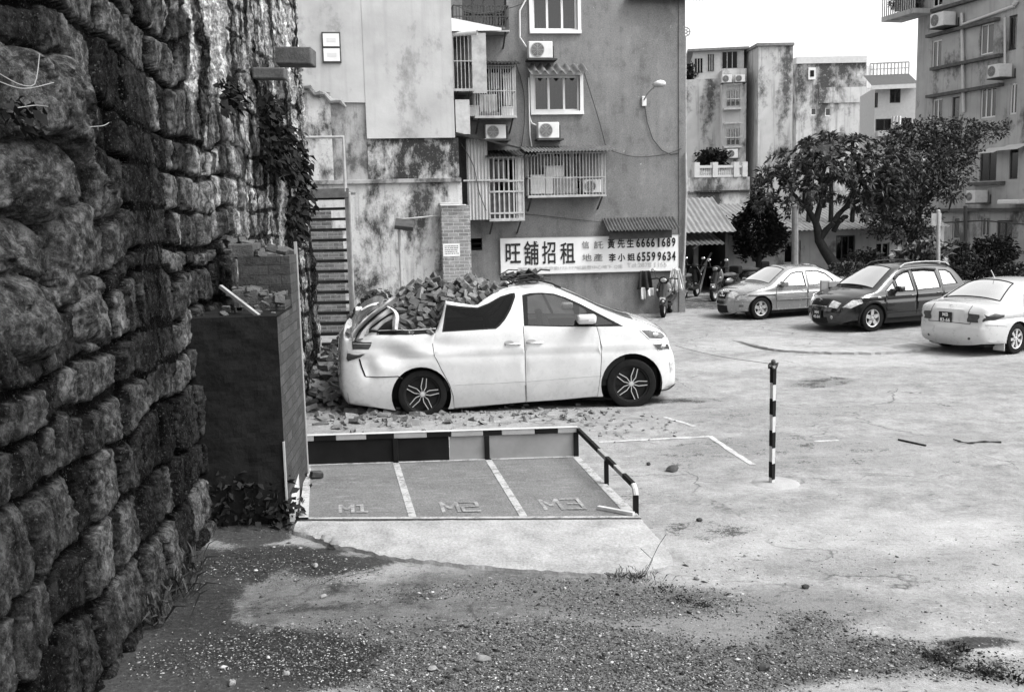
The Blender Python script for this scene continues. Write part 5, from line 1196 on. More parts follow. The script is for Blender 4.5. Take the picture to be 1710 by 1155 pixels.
# tail lamps
vc.patch(vzl([(130, 362), (222, 362), (218, 380), (208, 396), (134, 396)]), 'tail_lamp', 'lamp_red', off=.012)
vc.patch(vzl([(108, 398), (206, 398), (192, 416), (110, 414)]), 'tail_lamp_chrome', 'paint_pearl', off=.014)
vc.patch(vzl([(108, 416), (190, 418), (170, 432), (112, 452), (104, 440)]), 'tail_lamp', 'lamp_red', off=.010)
vc.line(vzl([(132, 361), (224, 361)]), 'tail_lamp_chrome', 'chrome', .007, off=.01); vc.line(vzl([(134, 370), (218, 371)]), 'tail_lamp_chrome', 'iron_mid', .006, off=.012)
# headlamps, bumper lamp
for l, mt in ((vzl([(1462, 308), (1500, 308), (1560, 320), (1600, 350), (1560, 352), (1505, 348)]), 'lamp_dark'), (vzl([(1524, 371), (1560, 372), (1598, 378), (1608, 402), (1550, 402)]), 'lamp_dark')):
    h = vc.patch(l, 'headlamp', mt, off=.01)
    cx = sum(p[0] for p in l) / len(l); cz = sum(p[1] for p in l) / len(l)
    for sg, o in zip((-1, 1), h):
        mb = MB(); q = float(vc.W(np.array([cx]), np.array([cz]))[0]); mb.ball((cx, sg * (q - .0), cz), (.06, .02, .035), 10); mb.ball((cx - .12, sg * (q + .012), cz + .01), (.05, .012, .02), 8); mb.build('reflector', 'chrome', o, smooth=60)
    vc.line(l + [l[0]], 'headlamp_rim', 'chrome', .004, sm=False, off=.01)
vc.patch(vzl([(1606, 462), (1628, 464), (1626, 500), (1614, 510)]), 'fog_lamp', 'lamp_grey', off=.008)
vc.line(vzl([(1440, 262), (1500, 282), (1560, 308), (1600, 345)]), 'bonnet_seam', 'black', .003, off=-.004)
vc.line(vzl([(1556, 592), (1600, 588), (1640, 572)]), 'bumper_lip', 'black', .012)
# handles
for X0, Y0 in ((836, 372), (938, 366)):
    a_, b_ = vz(X0, Y0), vz(X0 + 74, Y0 - 2)
    for sg in (-1, 1):
        y = sg * (float(vc.W(np.array([a_[0]]), np.array([a_[1]]))[0]) + .022); mb = MB(); mb.tube([(a_[0], y - sg * .02, a_[1]), (a_[0] + .03, y, a_[1]), (b_[0] - .03, y, b_[1]), (b_[0], y - sg * .02, b_[1])], .013, 8); o = mb.build('door_handle', 'chrome', [d for s_, i, d in vc.doors if s_ == sg and i == (1 if X0 < 900 else 0)][0], smooth=60)
    vc.patch([(a_[0] + .06 + .07 * math.cos(t * .5236), a_[1] + .02 + .03 * math.sin(t * .5236)) for t in range(12)], 'handle_recess', 'iron_mid', off=.002)
# mirrors
for sg in (-1, 1):
    c0, c1 = vz(1165, 276), vz(1252, 230); mb = MB(); y = sg * (HWV + .06)
    mb.box(c0[0], c1[0], min(y - .1, y + .1), max(y - .1, y + .1), c0[1], c1[1]); mi = mb.build('mirror', 'paint_white', van, bevel=.045, seg=4, smooth=50)
    mb = MB(); a_, b_ = vz(1175, 262), vz(1215, 252); mb.box(a_[0], b_[0], y + sg * .1 - .004, y + sg * .1 + .004, a_[1], b_[1]); mb.build('mirror_lamp', 'clear', mi, bevel=.003)
    mb = MB(); mb.bar((c1[0] - .08, y - sg * .08, c0[1] + .03), (c1[0], sg * (HWV - .08), c0[1] + .02), .05); mb.build('mirror_arm', 'black', mi)
vc.interior((nx1 + .1, vz(1390, 300)[0]), .42, vz(900, 300)[1], wheel=(vz(1075, 225)[0], .35, vz(1075, 222)[1]))
vc.chassis([(fa_c[0], fa_c[1], .455), (vz(452, 612)[0], vz(452, 612)[1], .43)], vz(130, 600)[0], front_x - .3, .2, .55)
for (cx, cz), tl in ((fa_c, 0.0), (ra_c, .05)):
    for sg in (-1, 1): make_wheel(van, (cx, sg * (HWV - .14), cz), TR + (.02 if cx > 0 else 0.01), .235, 'dark', sg, .26, tilt=tl * sg, rot=1.27 if cx > 0 else 1.4, steer=-.02 if cx > 0 else 0)
# crumpled tailgate: black glass and folded white pressings
tg = empty('tailgate', van)
hwt = HWV - .07
def vp(X, Y, y): p = v2(X, Y); return Vector((p[0], y, p[1]))
def ribbon(ptsA, ptsB, name, mat, y0, y1, wav=.0, parent=None, th=.015):
    n = 22; A = spline([vp(*p, y0) for p in ptsA], n); B = spline([vp(*p, y1) for p in ptsB], n); mb = MB()
    for i in range(n): A[i].y -= wav * math.sin(i * .9); B[i].y += wav * math.sin(i * .7 + 1)
    mid_ = [a.lerp(b, .5) + Vector((0, -.035, .015)) for a, b in zip(A, B)]
    vs = []
    for a, m_, b in zip(A, mid_, B): vs += [a, m_, b, b + Vector((0, .04, -th)), a + Vector((0, .04, -th))]
    mb.add(vs, [(5 * i + j, 5 * i + (j + 1) % 5, 5 * i + 5 + (j + 1) % 5, 5 * i + 5 + j) for i in range(n - 1) for j in range(5)]); return mb.build(name, mat, parent or tg, smooth=50)
# glass bowing across the tail
mb = MB(); Pt = [(70, 500), (95, 460), (150, 380), (230, 325), (330, 290), (400, 310)]; Pb = [(90, 540), (150, 560), (200, 480), (270, 400), (340, 345), (400, 318)]
A = spline([vp(*p, 0) for p in Pt], 18); B = spline([vp(*p, 0) for p in Pb], 18)
mb.grid(lambda u, v: (lambda a, b: Vector(((a.x + (b.x - a.x) * min(1, v * 3)), -hwt * .97 + (hwt * 1.94) * max(0, (1 - min(1, v * 3))) if v * 3 < 1 else -hwt * .97, a.z + (b.z - a.z) * min(1, v * 3))))(A[int(u * 17)], B[int(u * 17)]), 18, 8); mb.build('rear_window', 'lamp_dark', tg, smooth=60)
ribbon([(150, 562), (200, 490), (290, 400), (370, 335), (410, 300), (390, 268)], [(165, 625), (205, 540), (300, 440), (380, 370), (440, 320), (470, 288)], 'folded_pressing', 'paint_white', -hwt - .03, -hwt - .0, .01)
ribbon([(240, 330), (300, 295), (350, 278), (400, 266)], [(235, 345), (300, 310), (350, 292), (408, 285)], 'folded_pressing', 'paint_white', -hwt + .2, -hwt + .05, .01)
ribbon([(182, 625), (230, 540), (310, 455), (400, 370), (470, 310), (495, 290)], [(260, 600), (300, 520), (390, 450), (470, 390), (530, 352), (560, 340)], 'folded_pressing', 'paint_white', -hwt - .02, -hwt - .05, .012)
ribbon([(495, 290), (540, 310), (580, 340), (605, 390), (598, 460), (592, 520)], [(500, 330), (530, 345), (548, 375), (545, 420), (541, 470), (540, 520)], 'folded_pressing', 'paint_white', -hwt - .04, -hwt - .04, .006)
ribbon([(330, 510), (400, 450), (470, 400), (545, 365)], [(395, 520), (430, 480), (480, 440), (545, 410)], 'folded_pressing', 'paint_white', -hwt - .03, -hwt - .04, .008)
ribbon([(330, 500), (420, 430), (500, 372), (550, 352)], [(335, 508), (424, 440), (503, 384), (552, 362)], 'broken_trim', 'black', -hwt - .06, -hwt - .07, .004)
ribbon([(180, 620), (220, 530), (330, 420), (430, 340), (490, 300)], [(190, 622), (230, 535), (338, 428), (436, 352), (494, 308)], 'broken_trim', 'black', -hwt - .06, -hwt - .06, .004)
ribbon([(175, 310), (240, 305), (235, 330), (210, 360)], [(195, 400), (205, 390), (212, 380), (208, 365)], 'torn_metal', 'whitewash', -hwt + .1, -hwt + .1, .01)
# mirrored far side pressing
ribbon([(182, 625), (230, 540), (310, 455), (400, 370), (495, 290)], [(260, 600), (300, 520), (390, 450), (470, 390), (560, 340)], 'folded_pressing', 'paint_white', hwt + .02, hwt + .04, .012)
# roof aerial and rubber strip, wiper
mb = MB(); mb.tube([(p[0], -HWV + .3, p[1] + .02) for p in vzl([(840, 118), (880, 100), (930, 92), (1000, 90), (1060, 104), (1105, 124)])], .014, 6); mb.build('roof_strip', 'black', van)

# ------------------------------------------------------------ other cars
def place_car(name, label, cat, near_front, head, side_sign):
    pass
def sedan_spec(L, H, hw, **k): pass
def generic(name, label, loc, rz, sp, mat, style, plate_txt, group, rimrot=0.0):
    root = thing(name, label, 'car', loc, rz, group); root.scale = (CS, CS, CS); c = Car(sp, root); c.side(mat); cuts = sp['cuts']; c.top(mat, cuts, 17)
    c.glass(sp['glass'], sp.get('gm', 'carglass_bright'))
    for h, gl in zip(sp['holes'], sp['ring']): surround(c, h, gl)
    for d in sp['doors']: c.line(d[0] + [d[0][0]], 'door_seal', 'black', .0075, sm=False)
    for nm, mt, test in cuts:
        ids = [i for i in range(len(c.upper) - 1) if test((c.upper[i][0] + c.upper[i + 1][0]) / 2, (c.upper[i][1] + c.upper[i + 1][1]) / 2, 0, 0)]
        if len(ids) > 3:
            i0, i1 = ids[0], ids[-1] + 1; Q = .875; loop = [c.topv(i, -Q) for i in range(i0, i1 + 1)] + [c.topv(i1, -Q + 2 * Q * j / 12) for j in range(1, 13)] + [c.topv(i, Q) for i in range(i1 - 1, i0 - 1, -1)] + [c.topv(i0, Q - 2 * Q * j / 12) for j in range(1, 13)]
            mb = MB(); mb.tube(loop, .014, 5); mb.build('glass_seal', 'black', root)
    for hx, hz in sp['handles']:
        for sg in (-1, 1):
            y = sg * (float(c.W(np.array([hx]), np.array([hz]))[0]) + .018); mb = MB(); mb.tube([(hx - .08, y - sg * .02, hz), (hx - .05, y, hz), (hx + .05, y, hz), (hx + .08, y - sg * .02, hz)], .014, 6); mb.build('door_handle', sp.get('hm', mat), root, smooth=60)
    for sg in (-1, 1):
        mx, mz = sp['mirror']; y = sg * (float(c.W(np.array([mx]), np.array([mz]))[0]) + .12); mb = MB(); mb.box(mx - .06, mx + .1, y - .1, y + .1, mz, mz + .14); mb.bar((mx + .04, y - sg * .08, mz + .03), (mx + .06, y - sg * .2, mz + .0), .05); mb.build('mirror', sp.get('mm', mat), root, bevel=.03, seg=3, smooth=50)
    c.interior(sp['cabin'], .3, sp['belt'])
    c.chassis(sp['arches'], c.x0 + .25, c.x1 - .3, .18, .5)
    for cx, cz, r in sp['arches']:
        for sg in (-1, 1): make_wheel(root, (cx, sg * (sp['hw'] - .12), sp['tr']), sp['tr'], .205, style, sg, sp['tr'] * .66, rot=rimrot)
        if sp.get('cladding'): c.line([(cx + (r + .012) * math.cos(t * math.pi / 20), cz + (r + .012) * math.sin(t * math.pi / 20)) for t in range(-2, 23)], 'arch_cladding', 'black', .028, sm=False)
    return c
grp = 'cars parked along the back of the lot'
# silver saloon, nose to the left
def saloon(L=4.48, H=1.42):
    upper = [(.10, .24), (.03, .42), (.02, .62), (.05, .84), (.12, .93), (.4, .965), (.72, .98), (.95, 1.08), (1.25, 1.26), (1.55, 1.355), (1.95, 1.385), (2.3, 1.375), (2.6, 1.32), (2.95, 1.13), (3.28, .93), (3.5, .875), (3.85, .82), (4.15, .745), (4.33, .66), (4.40, .55), (4.42, .42), (4.40, .28), (4.34, .2)]
    w1 = [(2.12, .86), (2.10, 1.28), (2.3, 1.275), (2.52, 1.235), (2.8, 1.06), (3.02, .90), (2.98, .875)]
    w2 = [(1.14, .90), (1.18, 1.02), (1.36, 1.19), (1.58, 1.27), (2.02, 1.285), (2.04, .865)]
    d1 = [(2.07, .26), (2.06, .86), (2.05, 1.31), (2.3, 1.305), (2.55, 1.26), (2.85, 1.06), (3.08, .88), (3.12, .7), (3.10, .26)]
    d2 = [(1.28, .5), (1.12, .72), (1.06, .9), (1.14, 1.05), (1.34, 1.22), (1.56, 1.30), (2.045, 1.31), (2.055, .86), (2.06, .26), (1.42, .26)]
    ax, bx = .98, 3.58; r = .355
    return upper, w1, w2, d1, d2, ax, bx, r
upper, w1, w2, d1, d2, ax, bx, r = saloon()
def cr_saloon(xw0, xw1, xr0, xr1, L):
    def f(t, x, z):
        if t < .12: return .10
        if x < xr0: return .05
        if x < xr1: return .09
        if x < xw0: return .045
        if x < xw1: return .09
        if x < L - .35: return .05
        return .05 + .10 * min(1, (x - L + .35) / .3)
    return f
base = dict(hw=.85, upper=upper, belt=.87, tum=.36, R=.08, fl=.8, ft=.28, rl=.6, rt=.16, crease=.026, crease_z=.70, sill=lambda x: .24, arches=[(bx, .31, r), (ax, .31, r)], holes=[w1, w2], doors=[(d1,), (d2,)],
    crown=cr_saloon(2.5, 3.28, .75, 1.55, 4.22), ring=[[[(2.14, .885), (2.13, 1.25), (2.3, 1.245), (2.5, 1.21), (2.78, 1.04), (2.95, .905)]], [[(1.18, .92), (1.21, 1.01), (1.38, 1.165), (1.6, 1.24), (2.0, 1.255), (2.01, .885)]]],
    handles=[(2.2, .76), (1.3, .78)], mirror=(2.9, .9), cabin=(1.05, 3.25), tr=.31,
    cuts=[('windscreen', 'windscreen', lambda x, z, q, t: 2.62 < x < 3.24 and abs(q) < .88), ('rear_window', 'windscreen', lambda x, z, q, t: .80 < x < 1.42 and z > 1.0 and abs(q) < .85)])
base['gm'] = 'carglass_mid'; base['glass'] = [g_ for rr in base['ring'] for g_ in rr]
# silver one
fx = lambda l: [(x if x < 3.58 else 3.58 + (x - 3.58) * .76, z) for x, z in l]
base['upper'] = fx(base['upper']); base['fl'] = .68; base['ft'] = .34
a1 = R(20); fwp = G(1268, 533); hd = Vector((-math.cos(a1), -math.sin(a1), 0)); lf = Vector((-hd.y, hd.x, 0))   # left of heading
CS = .915
def car_origin(contact, heading, left_sign, ax_x, hw_):
    """origin of the car frame when the wheel at x=ax_x on side left_sign touches the ground at contact"""
    l = Vector((-heading.y, heading.x, 0)); return Vector((contact.x, contact.y, 0)) - heading * ax_x * CS - l * left_sign * (hw_ - .12) * CS
c1 = generic('silver_saloon', 'silver saloon parked with its nose to the left under the tree', car_origin(fwp, hd, 1, bx, .85), math.atan2(hd.y, hd.x), base, 'paint_silver', 'five', None, grp, .3)
def front_kit(c, sp, sill_z=.2):
    root = c.root; U = c.upper; n = len(U)
    def idx(z0, front=True): return min(range(n * 2 // 3, n), key=lambda i: abs(U[i][1] - z0))
    def tq(z, q, out=.006):
        i = idx(z); p = c.topv(i, q); return p + Vector((out, 0, 0))
    def fpatch(zs_, qs, name, mat, out=.008, nz=4, nq=10, parent=None):
        mb = MB(); mb.grid(lambda u, v: tq(zs_[0] + (zs_[1] - zs_[0]) * v, qs[0] + (qs[1] - qs[0]) * u, out), nq, nz); return mb.build(name, mat, parent or root, smooth=50)
    return tq, fpatch
tq, fpatch = front_kit(c1, base)
fpatch((.55, .70), (-.36, .36), 'grille', 'black', .01)
for q in (-.18, -.06, .06, .18):
    mb = MB(); mb.tube([tq(.57, q, .02), tq(.69, q, .02)], .01, 5); mb.build('grille_bar', 'chrome', c1.root)
mb = MB(); mb.ball(tq(.63, 0, .025), (.02, .05, .04), 8); mb.build('badge', 'chrome', c1.root)
fpatch((.26, .40), (-.55, .55), 'lower_grille', 'black', .006)
for sg in (-1, 1):
    h = fpatch((.57, .69), (sg * .48, sg * .97), 'headlamp', 'lamp_grey', .012, 5, 8)
c1.patch(fx([(4.08, .60), (4.08, .70), (4.28, .67), (4.36, .60), (4.35, .55)]), 'headlamp', 'lamp_grey', off=.008)
c1.patch(fx([(4.2, .36), (4.2, .42), (4.32, .42), (4.33, .36)]), 'fog_lamp', 'lamp_dark', off=.006)
c1.line([(1.42, .52), (2.2, .52), (3.1, .53)], 'side_moulding', 'paint_silver', .016, off=.004); c1.line([(1.42, .28), (2.2, .26), (3.18, .26)], 'sill_trim', 'paint_silver', .025)
c1.line(fx([(3.3, .9), (3.6, .84), (4.0, .77), (4.22, .69)]), 'bonnet_seam', 'black', .004)
c1.line(fx([(4.40, .5), (4.2, .50), (3.98, .49)]), 'bumper_seam', 'black', .004)
mb = MB(); p = tq(.47, .0, .02); mb.box(p.x - .01, p.x + .01, -.16, .16, .42, .51); mb.build('number_plate', 'plate', c1.root)

# black crossover
def crossover():
    upper = [(.14, .30), (.05, .42), (.03, .62), (.07, .86), (.16, 1.0), (.3, 1.2), (.46, 1.40), (.62, 1.50), (1.0, 1.555), (1.5, 1.575), (2.0, 1.555), (2.35, 1.49), (2.75, 1.28), (3.15, 1.04), (3.32, .98), (3.6, .92), (3.85, .83), (4.02, .72), (4.11, .58), (4.13, .42), (4.10, .28), (4.02, .22)]
    w1 = [(1.98, .93), (1.98, 1.42), (2.15, 1.41), (2.38, 1.34), (2.55, 1.24), (2.52, .95)]
    w1b = [(2.58, .96), (2.60, 1.20), (2.80, 1.07), (2.95, .97)]
    w2 = [(1.12, .97), (1.10, 1.02), (1.12, 1.40), (1.5, 1.435), (1.9, 1.43), (1.9, .94)]
    w3 = [(.50, 1.05), (.62, 1.33), (.76, 1.41), (1.0, 1.42), (1.03, 1.02)]
    d1 = [(1.93, .32), (1.93, .93), (1.93, 1.465), (2.15, 1.455), (2.42, 1.38), (2.57, 1.27), (2.58, .95), (2.93, .9), (2.93, .6), (2.88, .32)]
    d2 = [(1.2, .55), (1.06, .75), (1.06, 1.0), (1.08, 1.45), (1.5, 1.475), (1.92, 1.47), (1.92, .32), (1.32, .32)]
    return upper, w1, w1b, w2, w3, d1, d2
upper, w1, w1b, w2, w3, d1, d2 = crossover()
sx = dict(hw=.875, upper=upper, belt=.94, tum=.30, R=.09, fl=.85, ft=.30, rl=.5, rt=.14, crease=.026, crease_z=.84, sill=lambda x: .30, arches=[(3.30, .335, .385), (.80, .335, .385)], holes=[w1, w1b, w2, w3], doors=[(d1,), (d2,)],
    crown=cr_saloon(2.35, 3.2, -1, .3, 4.13), ring=[[[(2.01, .96), (2.01, 1.385), (2.15, 1.375), (2.36, 1.31), (2.50, 1.22), (2.48, .97)]], [[(2.60, .98), (2.62, 1.16), (2.79, 1.05), (2.90, .98)]], [[(1.15, .98), (1.13, 1.03), (1.15, 1.365), (1.5, 1.40), (1.87, 1.395), (1.87, .965)]], [[(.54, 1.06), (.65, 1.31), (.77, 1.38), (.98, 1.39), (1.0, 1.04)]]],
    handles=[(2.06, .84), (1.2, .86)], mirror=(2.56, .95), cabin=(.6, 3.1), tr=.335, cladding=True, mm='paint_black',
    cuts=[('windscreen', 'windscreen', lambda x, z, q, t: 2.42 < x < 3.16 and abs(q) < .88), ('rear_window', 'darkglass', lambda x, z, q, t: .2 < x < .5 and z > 1.05 and abs(q) < .8)])
sx['glass'] = [g_ for rr in sx['ring'] for g_ in rr]
a2 = R(23); hd2 = Vector((-math.cos(a2), -math.sin(a2), 0)); fwp2 = G(1453, 553)
c2 = generic('black_crossover', 'black five door crossover with roof rails between the silver and pale saloons', car_origin(fwp2, hd2, 1, 3.30, .875), math.atan2(hd2.y, hd2.x), sx, 'paint_black', 'five', None, grp, 1.57)
tq, fpatch = front_kit(c2, sx)
fpatch((.60, .72), (-.42, .42), 'grille', 'black', .01)
mb = MB(); mb.tube([tq(.585, -.46 + .092 * i, .014) for i in range(11)], .012, 6); mb.build('grille_trim', 'chrome', c2.root)
mb = MB(); p = tq(.66, 0, .02); s_ = .05
mb.tube([p + Vector((0, -s_, s_)), p + Vector((0, s_, s_ * .5)), p + Vector((0, -s_, -s_ * .3)), p + Vector((0, s_, -s_))], .009, 5); mb.build('badge', 'chrome', c2.root)
for sg in (-1, 1): fpatch((.60, .73), (sg * .55, sg * .98), 'headlamp', 'lamp_grey', .012, 5, 8)
c2.patch([(3.62, .72), (3.66, .82), (3.84, .80), (3.98, .70), (4.06, .62), (3.9, .60)], 'headlamp', 'lamp_grey', off=.008)
fpatch((.30, .40), (-.5, .5), 'lower_grille', 'black', .006)
for sg in (-1, 1): mb = MB(); mb.ball(tq(.40, sg * .74, .0), (.02, .05, .05), 10); mb.build('fog_lamp', 'clear', c2.root, smooth=60)
p = tq(.44, 0, .02); plate(c2.root, ('MM', '42-84'), Matrix.Translation((p.x + .01, 0, .43)) @ Matrix.Rotation(R(90), 4, 'Z'), .30, .2)
c2.line([(1.3, .45), (2.1, .45), (2.9, .45)], 'side_moulding', 'black', .014, off=.002)
c2.line([(1.3, .34), (2.1, .33), (2.9, .33)], 'sill_trim', 'black', .03)
c2.patch([(3.08, .83), (3.12, .865), (3.2, .865), (3.2, .83)], 'side_repeater', 'clear', off=.008)
c2.line([(3.25, .97), (3.6, .89), (3.9, .78), (4.0, .71)], 'bonnet_seam', 'iron_dark', .004)
for sg in (-1, 1):
    mb = MB(); zz = lambda x: float(np.interp(x, [p[0] for p in upper[7:12]], [p[1] for p in upper[7:12]])) + .03
    mb.tube([(x, sg * (.875 - .27 - .02), zz(x) + (.035 if .7 < x < 2.2 else -.02)) for x in (.6, .72, 1.0, 1.4, 1.8, 2.1, 2.24)], .018, 6); mb.build('roof_rail', 'black' if sg < 0 else 'iron_mid', c2.root, smooth=60)
for pl2 in (w1, w2): c2.line([(q[0], q[1] + .02) for q in sorted(pl2) if q[1] > 1.2], 'wind_deflector', 'darkglass', .02, sides=(1, -1), off=.02, sm=False)
mb = MB(); p = Vector((3.1, -.3, 1.06)); mb.bar((3.12, -.55, 1.1), (3.2, .1, 1.07), .03, .02); mb.build('wiper', 'black', c2.root)

# pale saloon seen from behind, right edge
upper = [(.12, .26), (.03, .40), (.01, .56), (.05, .66), (.07, .86), (.13, .985), (.22, 1.015), (.5, 1.04), (.68, 1.06), (1.0, 1.22), (1.35, 1.37), (1.7, 1.435), (2.1, 1.45), (2.5, 1.42), (2.8, 1.33), (3.2, 1.12), (3.55, .94), (3.8, .88), (4.15, .80), (4.40, .68), (4.50, .52), (4.52, .38), (4.46, .22)]
w1 = [(2.28, .94), (2.28, 1.33), (2.5, 1.32), (2.75, 1.24), (3.0, 1.1), (3.2, .96)]; w2 = [(1.28, .98), (1.36, 1.12), (1.55, 1.27), (1.75, 1.33), (2.2, 1.345), (2.2, .95)]
d1 = [(2.24, .28), (2.24, 1.37), (2.5, 1.36), (2.8, 1.27), (3.08, 1.1), (3.28, .94), (3.3, .7), (3.24, .28)]; d2 = [(1.4, .5), (1.22, .74), (1.2, .96), (1.32, 1.15), (1.52, 1.31), (1.75, 1.37), (2.23, 1.38), (2.23, .28), (1.5, .28)]
wsp = dict(hw=.88, upper=upper, belt=.95, tum=.36, R=.09, fl=.8, ft=.28, rl=.62, rt=.2, crease=.026, crease_z=.82, sill=lambda x: .25, arches=[(3.62, .315, .365), (1.02, .315, .365)], holes=[w1, w2], doors=[(d1,), (d2,)],
    crown=cr_saloon(2.7, 3.5, .68, 1.4, 4.52), ring=[[[(2.31, .965), (2.31, 1.295), (2.5, 1.285), (2.72, 1.21), (2.95, 1.09), (3.1, .98)]], [[(1.33, 1.0), (1.39, 1.11), (1.57, 1.245), (1.76, 1.30), (2.17, 1.315), (2.17, .97)]]],
    handles=[(2.4, .84), (1.45, .86)], mirror=(3.05, .97), cabin=(1.1, 3.45), tr=.315,
    cuts=[('windscreen', 'windscreen', lambda x, z, q, t: 2.82 < x < 3.5 and abs(q) < .88), ('rear_window', 'windscreen', lambda x, z, q, t: .72 < x < 1.38 and z > 1.05 and abs(q) < .86)])
wsp['glass'] = [g_ for rr in wsp['ring'] for g_ in rr]
a3 = R(31); hd3 = Vector((math.cos(a3), math.sin(a3), 0)); rwp = G(1690, 590)
c3 = generic('pale_saloon', 'pale saloon seen from its rear corner at right edge of the lot', car_origin(rwp, hd3, -1, 1.02, .88), math.atan2(hd3.y, hd3.x), wsp, 'paint_pearl', 'seven', None, grp, .5)
U = c3.upper; n = len(U)
def tqr(z, q, out=.008):
    i = min(range(0, n // 4), key=lambda i: abs(U[i][1] - z)); p = c3.topv(i, q); return p + Vector((-out, 0, 0))
def rpatch(zs_, qs, name, mat, out=.008, nz=4, nq=10):
    mb = MB(); mb.grid(lambda u, v: tqr(zs_[0] + (zs_[1] - zs_[0]) * v, qs[0] + (qs[1] - qs[0]) * u, out), nq, nz); return mb.build(name, mat, c3.root, smooth=50)
for sg in (-1, 1): rpatch((.70, .86), (sg * .62, sg * .99), 'tail_lamp', 'lamp_red', .012)
c3.patch([(.08, .72), (.10, .87), (.3, .885), (.52, .85), (.50, .80), (.3, .75)], 'tail_lamp', 'lamp_red', off=.01)
rpatch((.885, .91), (-.5, .5), 'boot_trim', 'chrome', .02, 2)
p = tqr(.78, 0, .01); plate(c3.root, ('MB', '83-66'), Matrix.Translation((p.x - .005, .05, .78)) @ Matrix.Rotation(R(-90), 4, 'Z'), .30, .21)
mb = MB(); mb.tube([tqr(.665, -.72 + .144 * i, .004) for i in range(11)], .006, 5); mb.build('boot_seam', 'black', c3.root)
for sg in (-1, 1): mb = MB(); mb.tube([tqr(.665 + .32 * i / 6, sg * (.72 - .1 * (i > 3)), .004) for i in range(7)], .005, 5); mb.build('boot_seam', 'black', c3.root)
mb = MB(); p = tqr(.95, 0, .012); mb.tube([p + Vector((0, .05 * math.cos(a * .5236), .034 * math.sin(a * .5236))) for a in range(13)], .006, 5); mb.tube([p + Vector((0, .018 * math.cos(a * .5236), .034 * math.sin(a * .5236))) for a in range(13)], .005, 5); mb.build('badge', 'chrome', c3.root)
for sg in (-1, 1): mb = MB(); mb.ball(tqr(.40, sg * .72, -.01), (.02, .035, .035), 10); mb.build('rear_reflector', 'lamp_red', c3.root, smooth=60)
c3.line([(.1, .655), (.3, .64), (.62, .60)], 'bumper_seam', 'black', .003)
for sg in (-1, 1): mb = MB(); mb.box(1.02 - .42, 1.02 - .40, sg * .73 - .12, sg * .73 + .12, .10, .36); mb.build('mud_flap', 'paint_pearl', c3.root)
mb = MB(); mb.tube([(1.5, 0, 1.49), (1.36, 0, 1.66)], .012, 6); mb.build('aerial', 'white', c3.root)
mb = MB(); mb.tube([(.1, .3, .24), (.5, .3, .26)], .03, 8); mb.build('exhaust_pipe', 'chrome', c3.root)

# ============================================================ BRICKS
M['loose_brick'] = plain('loose_brick_clay', .09, .92, .1, var=.55, scale=7, bump=.5, fine=.3)
M['loose_brick_pale'] = plain('mortar_crusted_brick', .17, .95, .1, var=.5, scale=9, bump=.6, fine=.3)
M['loose_brick_dark'] = plain('burnt_brick', .035, .92, .1, var=.5, scale=9, bump=.5, fine=.2)
def brick_mesh(seed, mat, L=.23, frac=1.0):
    rd = random.Random(seed); mb = MB(); l = L * frac / 2
    mb.box(-l, l, -.055, .055, -.034, .034)
    j = .019; mb.v = [(x + rd.uniform(-j, j) - (rd.uniform(0, .04) if x > 0 and frac < 1 else 0), y + rd.uniform(-j, j), z + rd.uniform(-j * .6, j * .6)) for x, y, z in mb.v]
    return mb.mesh('brick', mat, bevel=.006, seg=1)
protos = [brick_mesh(i, ('loose_brick', 'loose_brick_pale', 'loose_brick_pale', 'loose_brick', 'loose_brick_dark')[i % 5], frac=(1, .6, .8, 1, .45, .7, 1, .55)[i % 8]) for i in range(12)]
rd = random.Random(77)
topc = [(560, 300), (590, 150), (640, 140), (700, 90), (790, 75), (850, 90), (920, 25), (1000, 60), (1050, 150), (1120, 95), (1200, 75), (1280, 15), (1350, 60), (1440, 50), (1510, 120), (1580, 110), (1640, 130)]
tx = [v2(*p)[0] for p in topc]; tz = [v2(*p)[1] for p in topc]
beltz = vz(380, 322)[1]
rail_x = [vz(520, 318)[0], vz(560, 186)[0], vz(712, 199)[0], vz(800, 140)[0], vz(905, 112)[0]]; rail_z = [beltz, vz(560, 186)[1], vz(712, 199)[1], vz(800, 140)[1], vz(905, 112)[1]]
def heap(x, s):
    """s: 0 at the near side of the van, .5 on the ridge, 1 at the far side"""
    base = max(beltz - .06, float(np.interp(x, rail_x, rail_z)) - .05) if x > rail_x[0] else beltz - .02
    top = max(base + .02, float(np.interp(x, tx, tz)) - .07); y = (-.80 if x < rail_x[0] - .05 else -.56) * (1 - s) + .8 * s
    f = math.sin(math.pi * min(1, max(0, s))) ** .6
    return y, base + (top - base) * f
lab_b = 'loose broken brick in the heap on the crushed van'; n_b = 0
spots = []
for i in range(2200):
    if len(spots) >= 285: break
    s = rd.random() ** 1.5 * .8; x = rd.uniform(v2(585, 0)[0], v2(1650, 0)[0]); y, z = heap(x, s)
    if x > v2(1560, 0)[0] and rd.random() < .6: continue
    if any((x - a) ** 2 + (y - b) ** 2 * .6 + (z - c) ** 2 < .078 ** 2 for a, b, c in spots): continue
    spots.append((x, y, z))
for x, y, z in spots:
    me = rd.choice(protos); o = bpy.data.objects.new('brick', me); COL.objects.link(o)
    p = vo + vu * x - vn_ * y; o.location = (p.x, p.y, z); o.rotation_euler = (rd.uniform(-1.2, 1.2), rd.uniform(-.9, .9), rd.uniform(0, 6.28)); f = rd.uniform(.68, .98); o.scale = (f, f, f)
    tag(o, lab_b, 'brick', 'loose bricks heaped on the crushed van')
